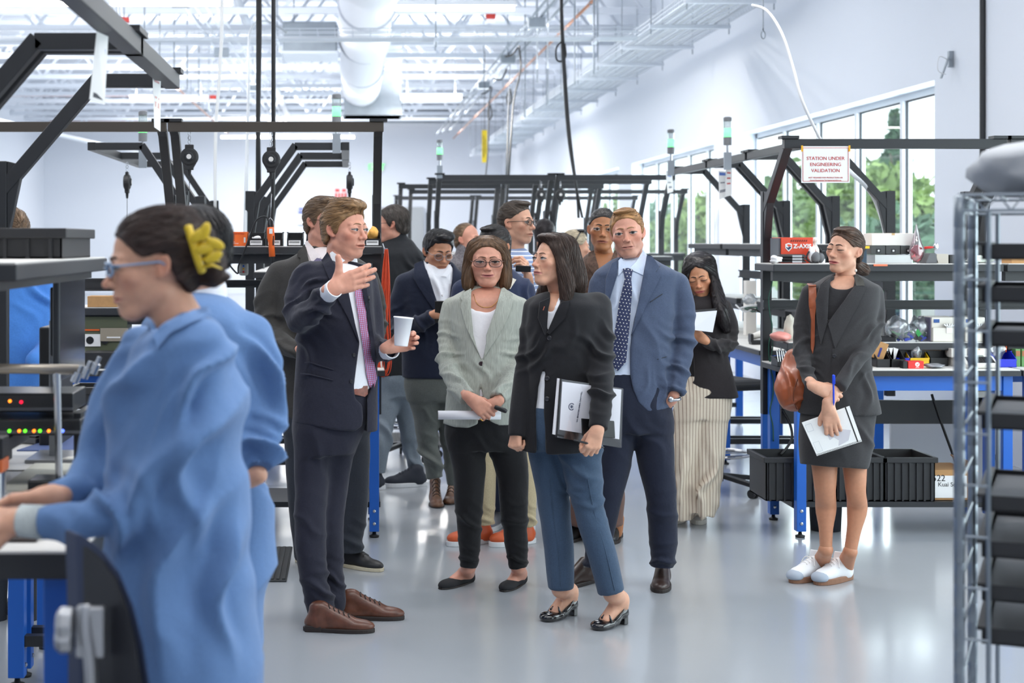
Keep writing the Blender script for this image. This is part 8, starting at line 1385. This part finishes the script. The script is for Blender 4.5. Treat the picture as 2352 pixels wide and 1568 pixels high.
def man_plaid():
    Y = 11.4; r = person('balding man in small-checked shirt half hidden in the group behind', 1070, 1075, Y); cm = suit('check_shirt', (112, 108, 112), var=.4, vs=90)
    R = [(578, 1052, 1092, .05, .02), (590, 1034, 1110, .085, .01), (612, 1022, 1124, .11, 0), (720, 1022, 1122, .12, 0), (820, 1028, 1118, .12, 0)]
    cloth(r, 'shirt', cm, Shape().stack(Y, R).cone(P(1068, 590, Y), P(1068, 574, Y), .072, .068, .02).limb(Y, [(1030, 615, 0, 17), (1024, 680, 0, 15), (1030, 750, 0, 13)], .02).limb(Y, [(1116, 615, 0, 17), (1122, 680, 0, 15), (1116, 750, 0, 13)], .02), .011, Y)
    pants(r, Y, 'trousers', suit('ink_trousers', (48, 52, 60)), [(800, 1032, 1116, .11, 0), (850, 1034, 1116, .11, 0)], [[(1052, 850, 0, 24), (1052, 960, 0, 19), (1052, 1060, 0, 16)], [(1096, 850, 0, 24), (1096, 960, 0, 19), (1096, 1060, 0, 16)]], h=.011)
    hd = Head(1073, 550, 74, Y, 62, 0, 0, (1068, 595), 'rosy', h=.005, open_=.014, brow=(120, 90, 70)).build(); hd.body(r); hd.eyes(r); hd.brows(r); hd.hair(r, hairmat('brown_short', (104, 82, 62)), [(-.5, .5), (-.2, .5), (-.12, .42), (-.05, .3), (.0, .1), (.04, .08), (.1, .05), (.16, -.16), (.3, -.26), (.6, -.3)], .02, ns=500)
    for x in (1052, 1096): shoe(r, (P(x, 1070, 11.5).x, 11.5, 0), 20, .28, BLK, SOLE, extra=BLK)
man_plaid()
def man_jacket():
    Y = 8.49; r = person('man in zipped navy jacket and khaki trousers standing behind the woman in pale blazer', 1140, 1255, Y); jm = suit('navy_jacket', (40, 48, 74))
    R = [(612, 1106, 1166, .065, .02), (630, 1080, 1192, .09, .01), (656, 1052, 1214, .12, 0), (740, 1046, 1222, .13, 0), (840, 1050, 1218, .13, 0), (890, 1056, 1212, .13, 0)]
    jo, js, _ = cloth(r, 'jacket', jm, Shape().stack(Y, R).cone(P(1136, 640, Y+.02), P(1136, 606, Y+.02), .085, .082, .02).limb(Y, [(1062, 668, 0, 26), (1050, 740, 0, 25), (1056, 810, -.04, 23), (1070, 870, -.08, 20)], .03).limb(Y, [(1204, 668, 0, 26), (1216, 740, 0, 25), (1210, 810, -.04, 23), (1196, 870, -.08, 20)], .03), .009, Y, [(1210, 670, 30, .008, 100)])
    patch('collar_lining', js, [(1168, 634), (1186, 642), (1172, 664), (1166, 656)], suit('cream_lining', (220, 214, 200)), r, .008, .004); pants(r, Y, 'trousers', suit('khaki', (186, 170, 138)), [(860, 1062, 1208, .12, 0), (910, 1062, 1212, .125, 0), (960, 1066, 1216, .11, 0)], [[(1104, 910, 0, 44), (1110, 1040, 0, 30), (1114, 1120, 0, 25), (1116, 1204, .02, 19)], [(1178, 910, 0, 44), (1198, 1040, 0, 31), (1206, 1120, 0, 26), (1215, 1208, .02, 19)]], [(1114, 1190, 25, .008, 10), (1215, 1190, 25, .008, 10)])
    hd = Head(1134, 568, 102, Y, -36, -4, 0, (1136, 640), 'tan', h=.0045, brow=(40, 34, 32), open_=.014).build(); hd.body(r); hd.eyes(r); hd.brows(r); hd.hair(r, hairmat('dark_crop', (44, 40, 40)), MALE, .018, bumps=[((0, -.14, .43), (.22, .22, .05))], flow=(.3, .6, .2))
    om = mat('orange_sneaker', (206, 92, 48), rough=.5); wh = mat('sole_white', (222, 224, 226)); shoe(r, (P(1130, 1250, 8.62).x, 8.62, 0), -58, .28, om, wh, 'sneaker', extra=om); shoe(r, (P(1228, 1250, 8.6).x, 8.6, 0), -58, .28, om, wh, 'sneaker', extra=om)
man_jacket()
def man_tall():
    Y = 9.0; r = person('tall man with glasses and blue-white striped shirt behind the two women', 1185, 1215, Y); sm = suit('striped_shirt', (176, 190, 214)); nt = sm.node_tree; b = nt.nodes['Principled BSDF']; wv = N(nt, 'ShaderNodeTexWave', Scale=13.0); wv.bands_direction = 'Z'; wv.inputs['Distortion'].default_value = .7; tc = nt.nodes.new('ShaderNodeTexCoord'); nt.links.new(tc.outputs['Object'], wv.inputs[0]); rp = nt.nodes.new('ShaderNodeValToRGB'); rp.color_ramp.elements[0].position = .12; rp.color_ramp.elements[0].color = lin((240, 242, 248)); rp.color_ramp.elements[1].position = .25; rp.color_ramp.elements[1].color = lin((146, 164, 200)); nt.links.new(wv.outputs['Fac'], rp.inputs[0]); nt.links.new(rp.outputs[0], b.inputs['Base Color'])
    R = [(568, 1160, 1206, .055, .02), (582, 1142, 1218, .09, .01), (606, 1124, 1240, .115, 0), (700, 1122, 1240, .125, 0), (800, 1126, 1232, .12, 0), (880, 1130, 1228, .12, 0)]
    cloth(r, 'shirt', sm, Shape().stack(Y, R).limb(Y, [(1230, 612, 0, 20), (1238, 670, 0, 18), (1226, 690, -.1, 16), (1212, 650, -.22, 13)], .03).limb(Y, [(1134, 612, 0, 20), (1126, 680, 0, 18), (1132, 740, 0, 15)], .03), .009, Y)
    pants(r, Y, 'jeans', suit('dark_denim', (38, 46, 66)), [(850, 1132, 1226, .115, 0), (900, 1132, 1228, .12, 0), (950, 1134, 1228, .11, 0)], [[(1152, 900, 0, 34), (1150, 1050, 0, 26), (1148, 1172, 0, 21)], [(1204, 900, 0, 34), (1200, 1050, 0, 26), (1196, 1172, 0, 21)]])
    hd = Head(1186, 512, 98, Y, 62, 2, 0, (1180, 590), 'fair', h=.0042, brow=(70, 56, 48), open_=.015, stubble=.15).build(); V, Q, _ = hand(P(1214, 642, Y-.24), (-.2, -.3, 1), (.9, -.4, .2), 1, .18, ((40, 50, 30),)*4, (5, 1, -2, -5), (40, 40, 20), P(1216, 656, Y-.2)); hd.add_skin(V, Q); hd.body(r); hd.eyes(r); hd.brows(r); hd.glasses(r, (74, 52, 44), .10, .062, .009)
    hd.hair(r, hairmat('brown_fade', (74, 64, 56)), [(-.5, .37), (-.38, .35), (-.30, .30), (-.2, .22), (-.12, .17), (-.06, .12), (.0, .1), (.04, .12), (.1, .1), (.16, -.08), (.3, -.2), (.6, -.3)], .026, bumps=[((0, -.14, .44), (.22, .24, .07))], flow=(.2, .8, .1))
    gm = mat('grey_canvas', (136, 138, 146), rough=.8); wh = mat('sole_white', (222, 224, 226)); shoe(r, (P(1150, 1200, 9.14).x, 9.14, 0), -20, .28, gm, wh, 'sneaker', extra=gm); shoe(r, (P(1196, 1200, 9.2).x, 9.2, 0), 10, .28, gm, wh, 'sneaker', extra=gm)
    mb = MB(); mb.box(P(1202, 617, Y-.30), (.085, .012, .035), MR(.05, 3, 'Y')); solo('phone', 'black phone held flat in front of the striped shirt', 'phone', mb, mat('phone_black', (20, 20, 23)), bevel=.003)
man_tall()
def woman_brown():
    Y = 8.67; r = person('woman with dark hair pulled back and brown patterned dress beside the man in blue-grey blazer', 1380, 1248, Y); dm = suit('brown_print', (86, 66, 56), var=.45, vs=55)
    R = [(580, 1352, 1424, .06, .02), (594, 1338, 1436, .09, .01), (618, 1322, 1450, .11, 0), (700, 1325, 1445, .12, 0), (850, 1334, 1436, .12, 0)]
    S = Shape().stack(Y, R).limb(Y, [(1330, 625, 0, 20), (1324, 700, 0, 18), (1334, 780, -.05, 16)], .02).limb(Y, [(1442, 625, 0, 20), (1448, 700, 0, 18), (1440, 780, -.05, 16)], .02).carve([(1364, 560), (1378, 625), (1386, 660), (1394, 625), (1412, 560)], Y-.3, Y-.02).carve([(1366, 560), (1368, 600), (1408, 600), (1410, 560)], Y-.3, Y+.04); jo, js, _ = cloth(r, 'blouse', dm, S, .009, Y)
    patch('collar', js, [(1352, 580), (1364, 574), (1378, 626), (1368, 640), (1348, 606)], dm, r, .008, .005); patch('collar', js, [(1412, 574), (1424, 582), (1424, 604), (1402, 640), (1395, 626)], dm, r, .008, .005)
    cloth(r, 'skirt', suit('brown_skirt', (98, 72, 64)), Shape().stack(Y, [(840, 1334, 1436, .118, 0), (900, 1328, 1440, .125, 0), (1050, 1316, 1434, .13, 0), (1203, 1304, 1430, .14, 0)]), .01, Y, [(1400, 1100, 70, .012, 90)])
    hd = Head(1384, 527, 98, Y, 2, 0, 3, (1388, 590), 'brown', True, open_=.016, brow=(40, 30, 26), h=.0042, lip=(150, 84, 74), smile=-.4).build(); skin_stack(hd, Y, R, .02)
    for x, hx, an in ((1340, 1342, -30), (1412, 1416, -10)):
        skin_limb(hd, Y, [(x+4, 1190, 0, 18), (x+4, 1222, 0, 14)], .009); shoe(r, (P(hx, 1240, Y+.1).x, Y+.1, 0), an, .25, BLK, SOLE, extra=BLK)
    hd.body(r); hd.eyes(r); hd.brows(r); hd.hair(r, hairmat('black_soft', (34, 30, 30)), BACKHAIR, .014, flow=(0, 1, 0), ns=800)
woman_brown()
def far_people():
    for (lab, px, py, H, Y, yaw, skin, hair, zl, cl, x0, x1) in (('person with cropped dark hair far back between the two striped beams', 1252, 538, 66, 12.4, 150, 'brown', (46, 40, 42), MALE, (54, 56, 66), 1206, 1298), ('woman with grey-blond hair and sunglasses pushed up on her head', 1322, 568, 76, 10.4, 112, 'fair', (176, 164, 142), BACKHAIR, (150, 164, 196), 1272, 1376)):
        fl = CY+EYE*F/Y; r = person(lab, px, fl, Y); s = H*8.1/ (fl-py+H/2) ; n = py+H*.56; k = lambda t: n+(fl-n)*t; m = (x0+x1)/2
        cloth(r, 'shirt', suit('far_%d' % Y, cl), Shape().stack(Y, [(n, m-20, m+20, .05, .02), (n+14, m-36, m+36, .085, .01), (n+36, x0, x1, .11, 0), (k(.3), x0+4, x1-4, .12, 0), (k(.44), x0+8, x1-8, .12, 0)]).limb(Y, [(x0+4, n+40, 0, 15), (x0, k(.25), 0, 14), (x0+6, k(.4), 0, 12)], .02).limb(Y, [(x1-4, n+40, 0, 15), (x1, k(.25), 0, 14), (x1-6, k(.4), 0, 12)], .02), .012, Y)
        pants(r, Y, 'trousers', suit('ink_trousers', (48, 52, 60)), [(k(.41), x0+8, x1-8, .11, 0), (k(.5), x0+8, x1-8, .11, 0)], [[(m-22, k(.52), 0, 24), (m-22, k(.75), 0, 19), (m-22, k(.97), 0, 15)], [(m+22, k(.52), 0, 24), (m+22, k(.75), 0, 19), (m+22, k(.97), 0, 15)]], h=.012)
        hd = Head(px, py, H, Y, yaw, 0, 0, (m, n+14), skin, Y < 11, h=.005, open_=.014, brow=(60, 50, 44)).build(); hd.body(r); hd.eyes(r); hd.brows(r); hd.hair(r, hairmat('far_%d' % Y, hair), zl, .04, ns=900)
        for x in (m-22, m+22): shoe(r, (P(x, fl, Y).x, Y+.1, 0), 60, .27, BLK, SOLE, extra=BLK)
        if Y < 11:
            g = MB(); gm = mat('sunglass_black', (22, 22, 26), rough=.12)
            for sg in (-1, 1): g.ball(hd.w((sg*.13, -.12, .50)), .030, 12, 8, (1, .7, .45))
            g.tube([hd.w((x, -.13, .51)) for x in (-.1, 0, .1)], .004, 6)
            for sg in (-1, 1): g.tube([hd.w((sg*.2, -.1, .49)), hd.w((sg*.36, .05, .36)), hd.w((sg*.385, .15, .2))], .004, 6)
            obj('sunglasses', g, gm, r, smooth=True)
far_people()
def coats():
    cm = suit('smock_blue', (96, 129, 176), var=.05, wr=.5, rough=.8)
    # nearest worker, in profile
    Y = 3.35; fl = CY+EYE*F/Y; r = person('nearest worker in light blue smock with yellow claw clip, working at the bench', 430, fl, Y)
    R = [(712, 396, 470, .07, 0), (735, 356, 500, .13, 0), (775, 310, 528, .185, 0), (850, 270, 556, .2, 0), (950, 246, 566, .2, 0), (1080, 242, 578, .19, 0), (1250, 225, 590, .2, 0), (1450, 200, 597, .215, 0), (1700, 188, 606, .225, 0), (1900, 184, 612, .23, 0)]
    J = Shape().stack(Y, R, .02).limb(Y, [(448, 805, -.15, 80), (414, 950, -.19, 78), (352, 1110, -.20, 74), (300, 1178, -.20, 66), (200, 1195, -.18, 54), (98, 1200, -.14, 44)], .06, cut=1).limb(Y, [(330, 810, .15, 62), (260, 930, .17, 60), (232, 1060, .14, 54), (170, 1130, .06, 44), (120, 1140, .0, 38)], .05, cut=1)
    J.carve([(330, 700), (352, 765), (372, 745), (440, 700)], Y-.5, Y+.5)
    jo, js, _ = cloth(r, 'smock', cm, J, .0085, Y, [(370, 1080, 150, .015, -58), (250, 1190, 90, .013, 62), (470, 880, 110, .018, -62), (500, 1040, 170, .022, -68), (420, 1320, 200, .026, -76), (530, 1330, 130, .018, -88), (300, 880, 90, .016, -50)], .002, 2, 9)
    patch('collar', js, [(352, 768), (372, 748), (440, 712), (476, 704), (486, 722), (440, 740), (392, 764), (362, 800)], cm, r, .010, .006, 8)
    cuff(r, Y, (104, 1199, -.135, 40), (50, 1195, -.12, 37), suit('cuff_knit', (196, 204, 204)), 'cuff'); T = Shape().stack(Y, [(1250, 290, 560, .13, 0), (1500, 290, 560, .14, 0)], .02)
    for sg in (-1, 1): T.limb(Y, [(430, 1480, .1*sg, 95), (425, 1850, .11*sg, 66), (430, 2220, .11*sg, 52)], .03)
    cloth(r, 'trousers', suit('ink_trousers', (48, 52, 60)), T, .014, Y)
    hd = Head(352, 608, 246, Y, -84, -6, 0, (418, 745), 'fair', True, open_=.020, brow=(70, 50, 42), iris=(80, 90, 100), lip=(190, 110, 108), h=.003, nr=.215, neckY=0).build()
    V, Q, _ = hand(P(52, 1196, Y-.12), (-1, .05, .05), (-.1, -.5, .85), -1, .175, ((25, 40, 30),)*4, (5, 1, -2, -5), (35, 35, 20), P(90, 1198, Y-.13)); hd.add_skin(V, Q); V, Q, _ = hand(P(120, 1140, Y), (-1, -.1, -.05), (0, .3, .9), 1, .175, ((25, 45, 30),)*4, (5, 1, -2, -5), (35, 35, 20), P(150, 1136, Y+.03)); hd.add_skin(V, Q)
    hd.body(r); hd.eyes(r); hd.brows(r); hd.glasses(r, (132, 158, 190), .095, .062, .013, cyz=-.0, round_=3.2)
    dk = hairmat('dark_chestnut', (52, 38, 34)); hd.hair(r, dk, [(-.5, .37), (-.36, .35), (-.28, .26), (-.2, .16), (-.12, .08), (-.05, .09), (.05, .12), (.1, .03), (.16, -.12), (.28, -.28), (.6, -.32)], .035, bumps=[((0, .18, .40), (.26, .28, .14)), ((0, .34, .22), (.2, .2, .26))], flow=(0, 1, .12), groove=.010, st=(20, 5, 22), ns=1800, limbs=[([(452, 560, 0, 46), (478, 600, 0, 40), (488, 632, 0, 26), (520, 636, 0, 8)], 1.2)])
    clip = MB(); cy_ = mat('clip_yellow', (214, 182, 40), rough=.3)
    clip.tube(cr([P(432, 520, Y-.06), P(444, 560, Y-.075), P(456, 600, Y-.075), P(464, 622, Y-.06)], 5), .009, 8); co = obj('claw_clip', clip, cy_, r, smooth=True)
    for i, (x, y, a) in enumerate(((470, 532, -1.9), (494, 560, -.4), (490, 590, .5), (456, 540, -2.4), (470, 572, .2))):
        pm = MB(); pm.ball((0, 0, 0), .0155, 14, 8, (1.35, .35, .72)); M3 = MR(-a, 3, 'Y'); c = P(x, y, Y-.085); pm.v = [tuple(M3 @ Vector(v)+c) for v in pm.v]; obj('petal', pm, cy_, co, smooth=True)
    for i in range(5): tm_ = MB(); a = P(446+5*i, 545+17*i, Y-.075); tm_.tube([a, a+v3((.02, .0, .004)), a+v3((.036, .03, -.004))], [.004, .0035, .002], 6); obj('tooth', tm_, cy_, co, smooth=True)
    sh = mat('work_shoe', (40, 40, 44)); [shoe(r, (P(440, fl, Y+.1*sg).x, Y+.1*sg, 0), -80, .25, sh, SOLE, 'sneaker', extra=sh) for sg in (-1, 1)]
    # second worker, turned away beyond the first
    Y = 4.2; fl = CY+EYE*F/Y; r = person('dark-haired worker in light blue smock standing directly behind the nearest worker', 480, fl, Y)
    R = [(668, 432, 500, .07, 0), (695, 384, 545, .14, 0), (740, 340, 590, .18, 0), (850, 330, 622, .19, 0), (1000, 335, 612, .19, 0), (1200, 330, 613, .2, 0), (1490, 326, 603, .21, 0)]
    J = Shape().stack(Y, R, .02).limb(Y, [(586, 775, -.03, 50), (622, 860, -.06, 42), (622, 960, -.1, 39), (598, 1080, -.18, 34)], .05, cut=1).limb(Y, [(372, 780, .05, 50), (350, 900, .08, 44), (320, 1000, .0, 38)], .05)
    cloth(r, 'smock', cm, J, .009, Y, [(610, 860, 80, .02, 58), (610, 1040, 60, .02, 30), (570, 1250, 140, .02, 84)], .002, 2, 9); cloth(r, 'shirt_collar', suit('white_shirt', (238, 240, 246)), Shape().cone(P(464, 690, Y), P(468, 664, Y), .066, .060, .02), .008, Y)
    T = Shape().stack(Y, [(1300, 350, 590, .13, 0), (1480, 350, 590, .13, 0)])
    for sg in (-1, 1): T.limb(Y, [(470+56*sg, 1470, 0, 56), (470+56*sg, 1700, 0, 44), (470+56*sg, 1930, 0, 36)], .03)
    cloth(r, 'trousers', suit('ink_trousers', (48, 52, 60)), T, .014, Y); hd = Head(448, 574, 192, Y, -118, -8, 0, (462, 690), 'fair', h=.005, open_=.014, neckY=0).build(); V, Q, _ = hand(P(560, 1100, Y-.16), (-1, -.1, -.2), (.1, -.9, 0), 1, .18, arm=P(592, 1090, Y-.17)); hd.add_skin(V, Q); hd.body(r); hd.eyes(r); hd.brows(r); hd.hair(r, hairmat('blackish', (30, 28, 30)), MALE, .045, ns=900, flow=(0, .4, -1))
    for sg in (-1, 1): shoe(r, (P(470+56*sg, fl, Y).x, Y-.05, 0), 200, .27, sh, SOLE, 'sneaker', extra=sh)
    # third worker beyond the shelves at far left
    Y = 6.85; fl = CY+EYE*F/Y; r = person('third worker in blue smock seen from behind past the black shelf at far left', 40, fl, Y)
    R = [(598, 0, 60, .07, 0), (615, -40, 98, .12, 0), (650, -66, 120, .15, 0), (750, -66, 122, .16, 0), (900, -60, 112, .16, 0), (1180, -66, 118, .18, 0)]
    cloth(r, 'smock', suit('smock_bright', (72, 128, 204), var=.05, wr=.5), Shape().stack(Y, R, .02).limb(Y, [(100, 655, 0, 34), (116, 730, -.05, 32), (112, 800, -.12, 28), (80, 830, -.25, 24)], .04).limb(Y, [(-50, 655, 0, 34), (-66, 740, 0, 32), (-50, 820, -.2, 26)], .04), .011, Y, [(100, 680, 50, .012, 60)], .002)
    T = Shape().stack(Y, [(1000, -50, 102, .12, 0), (1100, -50, 102, .12, 0)])
    for sg in (-1, 1): T.limb(Y, [(26+36*sg, 1090, 0, 40), (26+36*sg, 1300, 0, 30), (26+36*sg, 1490, 0, 24)], .03)
    cloth(r, 'trousers', suit('ink_trousers', (48, 52, 60)), T, .014, Y); hd = Head(22, 540, 122, Y, -150, -10, 0, (28, 615), 'fair', h=.005, neckY=0).build(); hd.body(r); hd.hair(r, hairmat('brown_short', (104, 82, 62)), MALE, .03, ns=600)
    for sg in (-1, 1): shoe(r, (P(26+36*sg, fl, Y).x, Y-.05, 0), 190, .27, sh, SOLE, 'sneaker', extra=sh)
coats()
